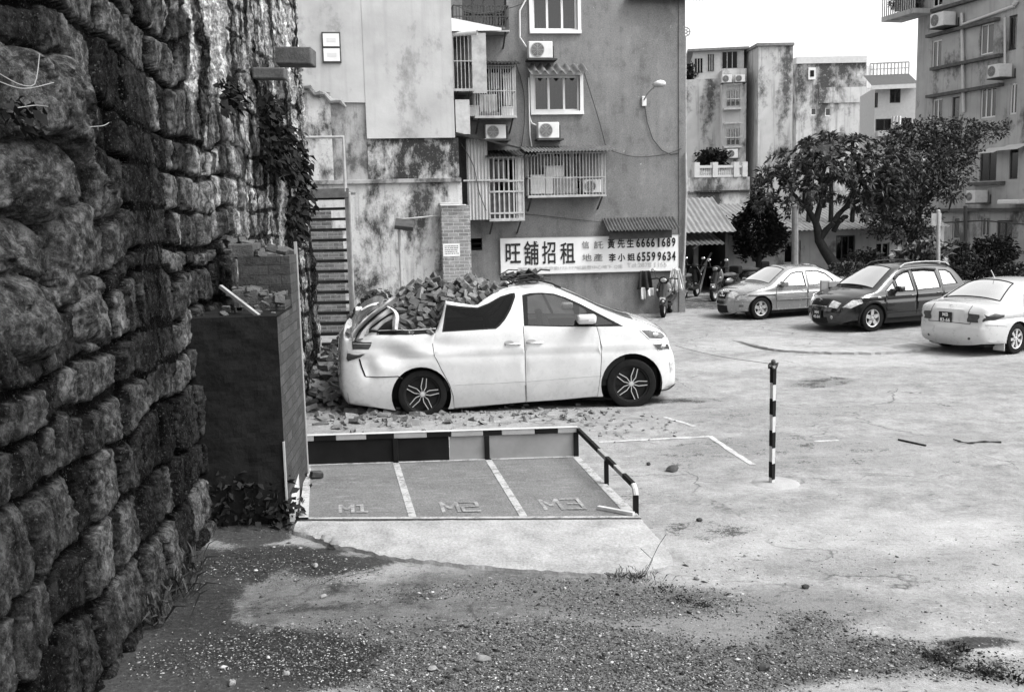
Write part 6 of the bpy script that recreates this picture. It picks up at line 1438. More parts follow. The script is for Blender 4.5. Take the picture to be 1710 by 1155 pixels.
# compacted rubble under the loose bricks
mb = MB(); X0, X1 = v2(575, 0)[0], v2(1600, 0)[0]
def core(u, v):
    x = X0 + (X1 - X0) * u; y, z = heap(x, v); p = vo + vu * x - vn_ * y; return Vector((p.x, p.y, z - .035 + .05 * (float(vn(x * 9, y * 9, 4)) - .5)))
mb.grid(core, 70, 40); o = mb.build('rubble', 'loose_brick', smooth=30); tag(o, 'compacted brick rubble filling the crushed rear of the van', 'rubble', kind='stuff')
# rubble on the ground behind and beside the van
mb = MB(); rd = random.Random(9)
def chunk(p, s, flat=1.0):
    m = Matrix.Translation(p) @ Matrix.Rotation(rd.uniform(0, 6.28), 4, 'Z') @ Matrix.Rotation(rd.uniform(-.7, .7), 4, 'X') @ Matrix.Rotation(rd.uniform(-.6, .6), 4, 'Y'); b = len(mb.v)
    mb.box(-s, s, -s * rd.uniform(.35, .7), s * rd.uniform(.35, .7), -s * .35 * flat, s * .35 * flat, m); mb.v[b:] = [tuple(q + rd.uniform(-.18, .18) * s for q in v) for v in mb.v[b:]]
h0 = at(552, 640, 16.0)
for i in range(420):
    a = rd.uniform(0, 6.28); r_ = rd.random() ** .7; x = h0.x - .15 + math.cos(a) * r_ * .75; y = 16.6 + math.sin(a) * r_ * 2.0; hh = .62 * (1 - r_) ** .8
    chunk(Vector((x, y, .02 + hh * rd.uniform(.75, 1.05))), rd.uniform(.05, .13))
for i in range(420):
    x = rd.gauss(at(622, 500, 20.5).x, .42); y = 20.6 + rd.gauss(0, .5); hh = 1.22 * math.exp(-((x - at(632, 500, 20.5).x) / .7) ** 2 - ((y - 20.6) / .8) ** 2)
    chunk(Vector((x, y, hh * rd.uniform(.85, 1.05) + .02)), rd.uniform(.06, .13))
for i in range(300):
    f = rd.random(); px = 535 + 500 * f ** 1.4; py = 698 + rd.gauss(0, 9) - 6 * f; p = G(px, py); chunk(p + Vector((0, 0, .01)), rd.choice([.015, .02, .025, .035, .05, .08]) * (1.3 if px < 700 else .8), .8)
for i in range(70): p = G(rd.uniform(900, 1130), rd.gauss(712, 12)); chunk(p + Vector((0, 0, .008)), rd.uniform(.012, .03), .8)
o = mb.build('brick_rubble', 'loose_brick_pale'); tag(o, 'brick rubble strewn behind and beside the white van', 'rubble', kind='stuff')
mb = MB(); rd = random.Random(31)
for i in range(240):
    x = rd.gauss(at(622, 500, 20.5).x, .42); y = 20.5 + rd.gauss(0, .5); hh = 1.27 * math.exp(-((x - at(632, 500, 20.5).x) / .7) ** 2 - ((y - 20.6) / .8) ** 2); chunk(Vector((x, y, hh + .02)), rd.uniform(.06, .13))
for i in range(120): a = rd.uniform(0, 6.28); r_ = rd.random() ** .7; chunk(Vector((h0.x - .15 + math.cos(a) * r_ * .75, 16.6 + math.sin(a) * r_ * 2.0, .04 + .62 * (1 - r_) ** .8)), rd.uniform(.05, .11))
o = mb.build('broken_rubble', 'loose_brick_dark'); tag(o, 'darker broken bricks mixed through the rubble heaps', 'rubble', kind='stuff')
# torn roof bars and mesh on the van roof
mb = MB(); rd = random.Random(6)
for i in range(26):
    p = VF.w(vz(820 + rd.uniform(0, 170), 100)[0], -.35 - rd.random() * .5, vz(0, rd.uniform(88, 116))[1]); q = p + vu * rd.uniform(.1, .35) + Vector((0, rd.uniform(-.2, .2), rd.uniform(-.1, .08))); mb.tube([p, p.lerp(q, .5) + Vector((0, 0, rd.uniform(0, .05))), q], rd.uniform(.008, .02), 5)
for i in range(14):
    p = VF.w(vz(930 + rd.uniform(0, 70), 100)[0], -.4 - rd.random() * .3, vz(0, rd.uniform(84, 100))[1]); m = Matrix.Translation(p) @ Matrix.Rotation(rd.uniform(-.6, .6), 4, 'Y') @ Matrix.Rotation(rd.uniform(-.6, .6), 4, 'X'); mb.box(-.1, .1, -.08, .08, -.01, .01, m)
o = mb.build('torn_roof_bars', 'iron_dark'); tag(o, 'tangle of dark torn strips lying across the van roof', 'debris', kind='stuff')

# ============================================================ FOLIAGE
def leaf_cloud(name, P, D, L, Wd, mat, parent=None, seed=0, droop=.25, jit=.35):
    rs = np.random.RandomState(seed); P = np.asarray(P, float); D = np.asarray(D, float); n = len(P); D = D / np.maximum(1e-6, np.linalg.norm(D, axis=1))[:, None]
    l = L * rs.uniform(1 - jit, 1 + jit, n)[:, None]; w_ = Wd * rs.uniform(1 - jit, 1 + jit, n)[:, None]
    r = rs.normal(size=(n, 3)); S_ = np.cross(D, r); S_ /= np.maximum(1e-6, np.linalg.norm(S_, axis=1))[:, None]
    mid = P + D * l * .5 + np.array([0, 0, 1]) * l * .06; tip = P + D * l - np.array([0, 0, 1]) * l * droop
    V = np.stack([P, mid + S_ * w_ * .5, tip, mid - S_ * w_ * .5], 1).reshape(-1, 3); F = np.arange(4 * n).reshape(n, 4)
    me = attr_mesh(name, V, F, M[mat], smooth=False); o = bpy.data.objects.new(name, me); COL.objects.link(o)
    if parent is not None: o.parent = parent
    return o
def branch(mb, rd, p, d, L, r, depth, tips, spread=.6, upb=.15, kids=(2, 3)):
    pts = [Vector(p)]; q = Vector(p); dd = Vector(d).normalized(); n = 5
    for i in range(n): dd = (dd + Vector((rd.uniform(-.2, .2), rd.uniform(-.2, .2), rd.uniform(-.12, .2)))).normalized(); q = q + dd * L / n; pts.append(q.copy())
    mb.tube(pts, [r * (1 - .35 * i / n) for i in range(n + 1)], 7)
    if depth == 0: tips.append((q, dd)); return
    for i in range(rd.randint(*kids)):
        a = rd.uniform(0, 6.28); s = dd.orthogonal().normalized(); s = Matrix.Rotation(a, 3, dd) @ s; nd = (dd * .7 + s * spread + Vector((0, 0, upb))).normalized()
        branch(mb, rd, q, nd, L * rd.uniform(.62, .85), r * .62, depth - 1, tips, spread, upb, kids)
# frangipani-like tree in the middle
rd = random.Random(21); b0 = at(1398, 452, 34); b0.z = .3
t1 = thing('broadleaf_tree', 'spreading tree with long rosetted leaves behind the silver saloon', 'tree', (b0.x, b0.y, 0)); tips = []; mb = MB()
def T1(px, py, dy=0): p = at(px, py, 34 + dy); return p - Vector((b0.x, b0.y, 0))
mb.tube([T1(1402, 462), T1(1392, 440), T1(1378, 420), T1(1368, 402), T1(1366, 385), T1(1362, 370)], [.24, .2, .17, .155, .14, .11], 10)
for a_, b_, r_ in (((1368, 400), (1392, 372), .13), ((1392, 372), (1408, 350), .11), ((1362, 372), (1345, 345), .11), ((1362, 372), (1372, 335), .12), ((1392, 386), (1404, 368), .1), ((1404, 368), (1414, 362), .1)):
    p, q = T1(*a_), T1(*b_, rd.uniform(-.4, .4)); mb.tube([p, p.lerp(q, .5) + Vector((0, 0, .05)), q], [r_, r_ * .85, r_ * .7], 8)
for px, py, dx, dy in ((1345, 345, -.8, .3), (1345, 345, -.4, -.6), (1372, 335, 0, .5), (1372, 335, .2, -.5), (1408, 350, .7, .2), (1408, 350, .5, -.7), (1372, 335, -.2, 0), (1408, 350, 1, 0)):
    branch(mb, rd, T1(px, py), (dx, dy, .7), .8, .08, 2, tips, .75, .1)
mb.build('trunk', 'trunk', t1, smooth=50)
P, D, PD = [], [], []; rs = np.random.RandomState(5); cc = T1(1392, 292)
cent = [t[0] for t in tips]
lobes = [(1455, 275, 45, 38), (1500, 285, 42, 38), (1480, 320, 50, 34), (1290, 300, 30, 26), (1535, 300, 30, 26), (1300, 320, 42, 40), (1330, 275, 45, 38), (1375, 262, 50, 42), (1425, 270, 50, 44), (1470, 300, 46, 42), (1510, 320, 36, 34), (1400, 315, 60, 35), (1345, 330, 45, 34), (1450, 335, 45, 30), (1275, 335, 20, 22), (1480, 350, 50, 26)]
for lx, ly, rx, ry in lobes:
    for i in range(int(rx * ry / 44)):
        v = rs.normal(size=3); v /= np.linalg.norm(v); r_ = rs.uniform(.2, 1.1) ** .5; k_ = 34 / FPX
        c0 = T1(lx, ly, rs.uniform(-.7, .7)); cent.append(c0 + Vector((v[0] * rx * k_ * r_, v[1] * rx * k_ * r_, v[2] * ry * k_ * r_)))
for c0 in cent:
    out = (Vector(c0) - cc); out = out.normalized() + Vector((0, 0, .6)) + Vector(rs.normal(size=3) * .5); out.normalize(); s1 = out.orthogonal().normalized(); s2_ = out.cross(s1)
    for j in range(13):
        a = j * 2.4; e = .25 + .5 * rs.rand(); d = (s1 * math.cos(a) + s2_ * math.sin(a)) * 1.0 + out * (e - .15); P.append(c0); D.append(d)
P = np.array([list(p) for p in P]); D = np.array([list(d) for d in D]); m = rs.rand(len(P)) < .8
leaf_cloud('crown', P[m], D[m], .23, .07, 'leaf', t1, 1, .1); leaf_cloud('crown', P[~m], D[~m], .21, .065, 'leaf_light', t1, 2, .1)
# spiky tops
for i, (px, py) in enumerate(((1350, 236), (1388, 226), (1424, 230))):
    c0 = at(px, py + 8, 38); o_ = thing('yucca_plant', ('spiky rosette plant poking up left above the tree crown', 'spiky rosette plant at the very top of the tree crown', 'spiky rosette plant poking up right above the tree crown')[i], 'plant', (c0.x, c0.y, 0))
    mb = MB(); mb.tube([(0, 0, 0), (.05, 0, c0.z * .5), (0, 0, c0.z)], [.12, .09, .07], 7); mb.build('stem', 'trunk', o_)
    v = np.random.RandomState(i).normal(size=(70, 3)); v[:, 2] = np.abs(v[:, 2]) * .9 - .1; leaf_cloud('rosette', np.zeros((70, 3)) + [0, 0, c0.z], v, .5, .07, 'leaf', o_, i, .3)
# small dark conifer
b0 = at(1268, 470, 35.5); b0.z = 0; t2 = thing('conifer_tree', 'small dark conifer standing before the low white house', 'tree', b0); mb = MB()
def T2(px, py, dy=0): return at(px, py, 35.5 + dy) - b0
mb.tube([T2(1267, 476), T2(1267, 440), T2(1268, 410), T2(1267, 360)], [.13, .11, .09, .04], 8); mb.tube([T2(1267, 440), T2(1257, 430), T2(1252, 410)], [.05, .05, .03], 6); mb.build('trunk', 'trunk', t2, smooth=50)
rs = np.random.RandomState(8); P, D = [], []
for i in range(650):
    h = rs.rand(); rad = (math.sin(math.pi * min(1, h * .93 + .12)) ** .7) * (1 - .35 * h); a = rs.uniform(0, 6.28); r_ = rs.uniform(.4, 1) ** .5 * 42 * rad * 35.5 / FPX * (1 + .25 * math.sin(a * 3 + h * 9))
    c0 = T2(1266, 425 - 95 * h + 8 * math.sin(a)) + Vector((math.cos(a) * r_, math.sin(a) * r_, rs.normal() * .05))
    for j in range(9): P.append(c0 + Vector(rs.normal(size=3) * .09)); D.append(Vector((math.cos(a), math.sin(a), .35)) + Vector(rs.normal(size=3) * .55))
leaf_cloud('crown', P, D, .17, .07, 'leaf_dark', t2, 3, .1)
# fine leaved tree to the right
b0 = at(1512, 452, 36); b0.z = 0; t3 = thing('fine_leaved_tree', 'tall fine leaved tree reaching across the right apartment building', 'tree', b0); mb = MB()
def T3(px, py, dy=0): return at(px, py, 36 + dy) - b0
mb.tube([T3(1510, 470), T3(1513, 430), T3(1522, 395), T3(1535, 350), T3(1555, 300)], [.24, .2, .17, .13, .07], 9)
for a_, b_, c_ in (((1522, 395), (1500, 360), (1485, 330)), ((1535, 350), (1570, 310), (1620, 270)), ((1540, 335), (1530, 280), (1520, 250)), ((1555, 300), (1600, 250), (1650, 220)), ((1570, 300), (1590, 330), (1585, 350))):
    mb.tube([T3(*a_), T3(*b_, .3), T3(*c_, -.2)], [.1, .06, .03], 6)
mb.build('trunk', 'trunk', t3, smooth=50)
rs = np.random.RandomState(18); P, D = [], []
lob = [(1500, 235, 26, 26), (1530, 225, 30, 24), (1565, 222, 34, 26), (1605, 222, 36, 26), (1645, 222, 30, 16), (1672, 215, 14, 8), (1590, 255, 42, 26), (1545, 265, 46, 30), (1500, 280, 34, 34), (1560, 300, 40, 26), (1600, 290, 26, 22), (1585, 325, 24, 14), (1530, 320, 32, 26), (1500, 345, 36, 30), (1535, 360, 34, 24), (1470, 330, 26, 30), (1510, 385, 40, 22), (1545, 395, 22, 16), (1470, 375, 26, 24)]
for lx, ly, rx, ry in lob:
    dy0 = rs.uniform(-.6, .6)
    for i in range(int(rx * ry / 6.5)):
        v = rs.normal(size=3); v /= np.linalg.norm(v); r_ = rs.uniform(.2, 1) ** .45; k_ = 36 / FPX; c0 = T3(lx, ly, dy0) + Vector((v[0] * rx * k_ * r_, v[1] * rx * k_ * r_, v[2] * ry * k_ * r_))
        for j in range(5): P.append(c0 + Vector(rs.normal(size=3) * .08)); D.append(Vector((v[0], v[1], v[2] * .5 + .1)) + Vector(rs.normal(size=3) * .8))
P = np.array([list(p) for p in P]); D = np.array([list(d) for d in D]); m = rs.rand(len(P)) < .82
leaf_cloud('crown', P[m], D[m], .15, .07, 'leaf', t3, 4, .15); leaf_cloud('crown', P[~m], D[~m], .145, .065, 'leaf_light', t3, 5, .15)
# hedge and shrubs in the planter
def shrub(name, label, px, py, Y, rx, ry, n, mat, L=.16, group=None, cat='shrub', seed=0, depth=None):
    c0 = at(px, py, Y); b = Vector((c0.x, Y, 0)); o_ = thing(name, label, cat, b, 0, group); rs = np.random.RandomState(seed); k_ = Y / FPX; P, D = [], []
    for i in range(n):
        v = rs.normal(size=3); v /= np.linalg.norm(v); r_ = rs.uniform(.2, 1) ** .4; bump_ = 1 + .3 * math.sin(v[0] * 7 + seed) * math.cos(v[2] * 5)
        c1 = Vector((v[0] * rx * k_ * r_ * bump_, v[1] * (depth or rx * k_ * .6) * r_, c0.z + v[2] * ry * k_ * r_ * bump_))
        if c1.z < .02: c1.z = .02
        for j in range(3): P.append(c1 + Vector(rs.normal(size=3) * L * .4)); D.append(Vector(v) + Vector(rs.normal(size=3) * .7) + Vector((0, 0, .3)))
    leaf_cloud('foliage', P, D, L, L * .5, mat, o_, seed); mb = MB(); rd = random.Random(seed)
    for i in range(7): zb_ = 0 if c0.z < 2.4 else c0.z - ry * k_; mb.tube([(rd.uniform(-.2, .2), rd.uniform(-.1, .1), zb_), (rd.uniform(-.5, .5) * rx * k_, rd.uniform(-.2, .2), max(.1, c0.z))], [.025, .01], 5)
    mb.build('stem', 'trunk', o_); return o_
for i, (px, py, rx, ry, lab, mt) in enumerate(((1425, 458, 46, 16, 'low leafy hedge shrub behind the silver saloon boot', 'leaf'), (1490, 463, 52, 18, 'dark hedge shrub in the planter above the crossover roof', 'leaf_dark'), (1570, 462, 55, 16, 'dark hedge shrub in the planter right of thin grey pole', 'leaf_dark'), (1640, 462, 52, 18, 'dense hedge shrub behind the pale saloon roof', 'leaf_dark'), (1700, 460, 44, 18, 'hedge shrub at far right edge of planter', 'leaf'))):
    shrub('hedge_shrub', lab, px, py, 31.6, rx, ry, 700, mt, .13, 'hedge shrubs along the planter', seed=40 + i)
shrub('leafy_bush', 'dark round bush before the right apartment building', 1655, 425, 34, 40, 26, 800, 'leaf_dark', .15, seed=51)
shrub('leafy_bush', 'loose dark bush right of the thin grey pole', 1598, 430, 33.5, 26, 22, 500, 'leaf', .14, seed=52)
shrub('leafy_bush', 'dark clipped bush beside the door of low house', 1448, 440, 34.5, 36, 18, 500, 'leaf', .16, seed=53)
shrub('leafy_bush', 'pale feathery grass clump at foot of fine leaved tree', 1540, 432, 33, 30, 18, 260, 'leaf_light', .3, seed=54)
shrub('roof_bush', 'dark bush on the terrace behind the white balustrade', 1190, 268, 49, 22, 14, 420, 'leaf_dark', .22, seed=55)
shrub('roof_bush', 'small plants on roof edge left of the penthouse', 1150, 124, 70.6, 12, 9, 160, 'leaf', .35, seed=56)
shrub('balcony_plant', 'trailing plants spilling over top balcony of right building', 1516, 4, 50, 24, 10, 300, 'leaf_light', .22, seed=57)
# ivy and weeds on the stone wall
def onwall(px, py, out=.14):
    d = ray(px, py); t = 6.0
    for i in range(40): p = Vector((0, 0, CAMZ)) + d * t; t += (float(wall_base(p.y)) + out - .1 - p.x) / d.x * .85
    return Vector((0, 0, CAMZ)) + d * t
def wall_plant(name, label, blobs, n, mat, L, cat='ivy', seed=0, flat=.3):
    rs = np.random.RandomState(seed); P, D = [], []; b = onwall(*blobs[0][:2]); o_ = thing(name, label, cat, b)
    for px, py, rx, ry in blobs:
        for i in range(int(n * rx * ry / sum(q[2] * q[3] for q in blobs))):
            a = rs.uniform(0, 6.28); r_ = rs.rand() ** .6; p = onwall(px + math.cos(a) * rx * r_, py + math.sin(a) * ry * r_, .2) + Vector((abs(rs.normal()) * flat, 0, 0)) - b
            P.append(p); D.append(Vector((1, -.5, -.3)) + Vector(rs.normal(size=3) * .7))
    leaf_cloud('foliage', P, D, L, L * .75, mat, o_, seed, .3, .5)
    mb = MB(); rd = random.Random(seed)
    for px, py, rx, ry in blobs: p = onwall(px, py - ry, .12) - b; q = onwall(px, py + ry, .12) - b; mb.tube([p, p.lerp(q, .5) + Vector((.05, 0, 0)), q], .012, 5)
    mb.build('stem', 'trunk', o_)
wall_plant('ivy', 'dark ivy hanging down the far end of the stone wall', [(440, 200, 16, 40), (455, 255, 22, 32), (478, 270, 28, 34), (496, 320, 16, 48), (488, 370, 14, 40), (436, 175, 10, 14), (470, 230, 18, 20)], 1500, 'leaf_dark', .10, seed=61, flat=.07)
wall_plant('wall_bush', 'small dark bush growing out of the stone wall', [(378, 165, 20, 24), (372, 148, 10, 16)], 170, 'leaf_dark', .09, 'bush', 62, .06)
wall_plant('wall_weed', 'drooping weed on the stone wall at left picture edge', [(20, 185, 34, 20), (40, 210, 12, 14)], 60, 'leaf_dark', .055, 'weed', 63, .05)
W_ = lambda px, py, o=.35: onwall(px, py, o)
for pts, lab in ((((-10, 118), (30, 140), (55, 143), (62, 125), (66, 90)), 'long pale dry twig curling upward over the big boulder'), (((-5, 135), (40, 148), (90, 138)), 'pale dry twig lying flat below the curled twig'), (((30, 180), (60, 176), (80, 178)), 'short pale twig beside the wall weed'), (((150, 212), (172, 210), (182, 205)), 'tiny pale twig at right end of the big boulder')):
    mb = MB(); mb.tube(spline([W_(*p) for p in pts], 14), .0025, 5); o = mb.build('dry_twig', plain('dry_twig', .22, .9, .1)); tag(o, lab, 'twig')
# weeds at the foot of buttress and wall
def weeds(name, label, items, L, mat, cat, seed, blade=False):
    rs = np.random.RandomState(seed); b = G(*items[0][:2]); b.z = 0; o_ = thing(name, label, cat, b); P, D = [], []
    for px, py, rx, h, n in items:
        c0 = G(px, py)
        for i in range(n):
            k_ = c0.y / FPX; p = Vector((c0.x + rs.normal() * rx * k_ * .5, c0.y + rs.normal() * rx * k_ * .4, 0)); p.z = 0 if blade else rs.rand() ** 1.3 * h
            P.append(p - b); D.append(Vector((rs.normal() * .6, rs.normal() * .6 - .2, 1.0 if blade else rs.uniform(-.2, .9))))
    leaf_cloud('foliage', P, D, L, L * (.06 if blade else .5), mat, o_, seed, .1 if not blade else .25, .5); mb = MB(); rd = random.Random(seed)
    for px, py, rx, h, n in items:
        c0 = G(px, py) - b
        for i in range(4): mb.tube([(c0.x, c0.y, -.02), (c0.x + rd.uniform(-.1, .1), c0.y + rd.uniform(-.1, .1), h * .8)], [.008, .003], 5)
    mb.build('stem', 'trunk', o_); return o_
weeds('dark_weeds', 'dark leafy weeds growing at the foot of the black buttress', [(400, 868, 60, .5, 420), (440, 868, 50, .42, 340), (375, 872, 40, .55, 260), (480, 876, 26, .2, 130)], .09, 'leaf_dark', 'weeds', 71)
weeds('grass_tuft', 'thin grass tuft at the base of the stone wall', [(292, 1000, 34, .32, 90), (315, 960, 20, .25, 50), (262, 1040, 30, .3, 60)], .3, 'leaf', 'grass', 72, True)
weeds('grass_tuft', 'sparse dry grass fringe along the left slab corner', [(525, 883, 40, .06, 60), (560, 884, 30, .05, 30)], .09, 'leaf_light', 'grass', 73, True)
weeds('apron_weed', 'dark weed with long stems at the apron front edge', [(1060, 966, 40, .06, 110), (1030, 964, 20, .05, 40)], .09, 'leaf', 'weed', 74, True)
weeds('ground_moss', 'mossy weed streak creeping from the apron corner', [(1110, 985, 30, .015, 90), (1140, 1002, 30, .015, 90), (1170, 1012, 12, .03, 60)], .02, 'leaf_dark', 'weed', 75)
weeds('slab_weeds', 'dark weeds along the broken slab edge bottom right', [(1560, 1098, 26, .04, 120), (1600, 1084, 24, .04, 90), (1640, 1125, 40, .05, 160), (1690, 1135, 30, .03, 120), (1580, 1110, 20, .03, 90)], .025, 'leaf_dark', 'weeds', 76)
mb = MB()
for pts in (((1068, 966, 0), (1085, 945, .08), (1100, 920, .2), (1112, 905, .27)), ((1075, 965, 0), (1090, 940, .12), (1070, 925, .2))):
    mb.tube([G(px, py + z * 150, 0) + Vector((0, 0, z)) for px, py, z in pts], .0025, 5)
o = mb.build('weed_stalks', 'trunk'); tag(o, 'thin dark bent stems rising from the apron weed', 'stems')

# ---- gravel, chips and litter over the near ground
rs = np.random.RandomState(2); N = 75000
px = rs.uniform(150, 1710, N); py = 880 + 275 * rs.rand(N) ** .9
D_ = np.stack([px - 855, -(py - 577.5), np.full(N, -FPX)], 1) @ np.array(CM.to_3x3()).T; t = -CAMZ / D_[:, 2]; PX = D_[:, 0] * t; PY = D_[:, 1] * t
gm = ellipse_mask(PX, PY, [(820, 1110, 560, 75, 1), (1050, 1010, 220, 34, .8), (1350, 1115, 330, 42, .8), (560, 1090, 300, 60, .8), (450, 945, 190, 40, .6), (900, 985, 260, 26, .6), (1560, 1120, 200, 30, .5)], 21)
keep = (rs.rand(N) < gm * .8 + .02) & (PX > wall_base(PY) + .12)
keep &= ~((py < 965) & (px > 520) & (px < 1120) & (py < 965 - 60 * np.abs((px - 900) / 420) ** 2))
PX, PY = PX[keep], PY[keep]; n = len(PX); s_ = rs.uniform(.004, .0095, n) * (1 + 1.2 * (rs.rand(n) > .97)); zz = gz(PX, PY)
octa = np.array([[1, 0, 0], [0, 1, 0], [-1, 0, 0], [0, -1, 0], [0, 0, .8], [0, 0, -.5]]); A = rs.uniform(0, 6.28, n); ca, sa = np.cos(A), np.sin(A)
sc = s_[:, None, None] * np.stack([rs.uniform(.7, 1.8, n), rs.uniform(.6, 1.1, n), rs.uniform(.4, .9, n)], 1)[:, None, :]
V = octa[None] * sc * (1 + rs.uniform(-.25, .25, (n, 6, 1))); V = np.stack([V[..., 0] * ca[:, None] - V[..., 1] * sa[:, None] + PX[:, None], V[..., 0] * sa[:, None] + V[..., 1] * ca[:, None] + PY[:, None], V[..., 2] + zz[:, None] + s_[:, None] * .25], -1).reshape(-1, 3)
tri = np.array([[0, 1, 4], [1, 2, 4], [2, 3, 4], [3, 0, 4], [1, 0, 5], [2, 1, 5], [3, 2, 5], [0, 3, 5]]); F = (tri[None] + (np.arange(n) * 6)[:, None, None]).reshape(-1, 3)
k = NM('gravel_chips'); q = k.n('ShaderNodeAttribute'); q.attribute_name = 'tone'; k.col(k.ramp(q.outputs['Fac'], [(0, .01), (.5, .06), (.85, .18), (1, .42)])); k.rough(.9, .2); M['gravel'] = k.m
me = attr_mesh('gravel', V, F, M['gravel'], {'tone': np.repeat(rs.rand(n), 6)}, smooth=False); o = bpy.data.objects.new('gravel', me); COL.objects.link(o); tag(o, 'scattered gravel chips and leaf litter over the near ground', 'gravel', kind='stuff')

# ---- separate stones and bits lying about
M['stone_dark'] = plain('dark_stone', .05, .9, .2, var=.5, scale=9, bump=.5); M['stone_pale'] = plain('pale_stone', .2, .9, .2, var=.3, scale=9, bump=.4)
def rock(label, px, py, sx, sy, sz, mat, seed, z=0.0, cat='stone', name='loose_stone'):
    p = G(px, py, z); mb = MB(); mb.ball((0, 0, sz * .7), (sx, sy, sz), 10, None, seed, .4); o = mb.build(name, mat, smooth=40); o.location = (p.x, p.y, z if z else float(gz(p.x, p.y))); o.rotation_euler = (0, 0, seed); tag(o, label, cat)
rock('flat dark lump lying on the faded parking bay', 1123, 784, .11, .07, .03, 'stone_dark', 1); rock('small dark stone left of the flat lump', 1083, 776, .03, .025, .02, 'stone_dark', 2)
rock('pale chip lying in the gravel at bottom centre', 806, 1103, .05, .035, .02, 'stone_pale', 3); rock('small white chip left of the pale chip', 722, 1119, .035, .03, .015, 'stone_pale', 4); rock('white chip in the dark wet patch bottom left', 388, 1142, .03, .025, .02, 'stone_pale', 5)
rock('white chip beside wet patch further from the wall', 478, 1127, .025, .02, .015, 'stone_pale', 6); rock('pale pebble near the left slab corner', 540, 996, .03, .02, .015, 'stone_pale', 7); rock('long pale chip on wet ground below the buttress', 527, 946, .06, .02, .015, 'stone_pale', 8)
rock('dark stone on open ground right of centre', 1345, 984, .03, .025, .02, 'stone_dark', 9); rock('dark stone near the lower gravel edge', 1276, 1118, .04, .03, .025, 'stone_dark', 10); rock('pale rubble lump at the apron left corner', 562, 913, .1, .06, .05, 'stone_pale', 11); rock('second pale rubble lump right beside the left apron lump', 545, 905, .07, .05, .04, 'stone_pale', 12)
rock('black stone on ground right of the apron', 1168, 870, .03, .025, .02, 'stone_dark', 13); rock('dark stone above the raised slab edge', 1288, 608 + 0, .03, .03, .02, 'stone_dark', 14)
rock('pale lump of mortar right of the apron corner', 1163, 968, .025, .02, .015, 'stone_pale', 15)
p = bay(.045, .72, ZB + .005); o = bpy.data.objects.new('loose_block', brick_mesh(5, 'stone_dark', .13)); COL.objects.link(o); o.location = p + Vector((0, 0, .036)); o.rotation_euler = (0, 0, .3); tag(o, 'dark broken block lying on the first motorcycle bay', 'block')
mb = MB(); p, q = bay(.90, .12, ZB + .02), bay(.985, .03, ZB + .02); mb.bar(p, q, .04, .03); o = mb.build('timber_offcut', plain('pale_timber', .4, .9, .1, var=.3)); tag(o, 'pale timber offcut lying at the corner of the third bay', 'timber')
mb = MB(); p, q = G(1500, 735), G(1546, 745); mb.bar(p + Vector((0, 0, .01)), q + Vector((0, 0, .01)), .02, .02); o = mb.build('fallen_branch', 'trunk'); tag(o, 'dark straight branch lying on the ground right of striped pole', 'branch')
mb = MB(); mb.tube(spline([G(1592, 735) + Vector((0, 0, .015)), G(1615, 742) + Vector((0, 0, .02)), G(1640, 739) + Vector((0, 0, .015)), G(1672, 740) + Vector((0, 0, .015))], 12), [.006 + .003 * (i % 3) for i in range(12)], 6); o = mb.build('fallen_branch', 'trunk'); tag(o, 'dark crooked twig lying farther right on the ground', 'branch')

# ============================================================ STRIPED POLE
pb0 = G(1289, 808); pole = thing('striped_pole', 'square black and white striped pole standing on a pale footing', 'pole', (pb0.x, pb0.y, 0), R(45) + math.atan2(pb0.x, -pb0.y) * 0 + R(-14)); hp = 1.27; wp = .043
mb = MB(); mb.box(-wp / 2, wp / 2, -wp / 2, wp / 2, -.02, hp); mb.build('shaft', 'rail_bright', pole)
def stripes(off, side):
    z = off
    while z < hp - .02:
        z0, z1 = max(.03, z), min(hp - .03, z + .168)
        if z1 > z0 + .02:
            mb = MB()
            if side == 0: mb.box(-wp / 2 - .002, wp / 2 - .001, -wp / 2 - .002, -wp / 2 + .001, z0, z1)
            elif side == 1: mb.box(wp / 2 - .001, wp / 2 + .002, -wp / 2 - .001, wp / 2 + .002, z0, z1)
            elif side == 2: mb.box(-wp / 2 - .002, -wp / 2 + .001, -wp / 2 + .001, wp / 2 + .002, z0, z1)
            else: mb.box(-wp / 2 + .001, wp / 2 + .002, wp / 2 - .001, wp / 2 + .002, z0, z1)
            mb.build('stripe', 'rail_black', pole)
        z += .334
stripes(.075, 2); stripes(.075, 0) if False else None
stripes(.15, 0) if False else None
# the two faces towards the camera carry stripes a little out of step
stripes(.055, 0); stripes(.12, 1); stripes(.0, 3)
mb = MB(); mb.box(-wp / 2 - .004, wp / 2 + .004, -wp / 2 - .004, wp / 2 + .004, hp - .012, hp + .012); mb.build('cap', 'iron_dark', pole)
mb = MB(); mb.tube([(.045 * math.cos(a * .5), .045 * math.sin(a * .5), hp - .02 + .03 * math.sin(a * 1.3)) for a in range(14)], .009, 6); mb.ball((-.02, -.02, hp + .03), .025, 8); mb.build('rope_knot', 'iron_dark', pole, smooth=60)
mb = MB(); mb.lathe([(.001, .03), (.16, .016), (.24, .0), (.3, -.04)], 28, Matrix.Translation((pb0.x + .05, pb0.y + .05, 0)) @ Matrix.Rotation(R(90), 4, 'X')); o = mb.build('pole_footing', 'ground_slab', smooth=50); o['kind'] = 'structure'
a_, b_ = pb0 + Vector((0, 0, hp)), vo + vu * (front_x + .02) + vn_ * .3 + Vector((0, 0, .95)); b_ = at(1128, 577, 15.2)
mb = MB(); n = 16; mb.tube([a_.lerp(b_, i / n) - Vector((0, 0, .03 * math.sin(math.pi * i / n))) for i in range(n + 1)], .003, 5); o = mb.build('slack_cord', 'iron_dark'); tag(o, 'thin slack cord tied from the striped pole towards the van', 'cord')

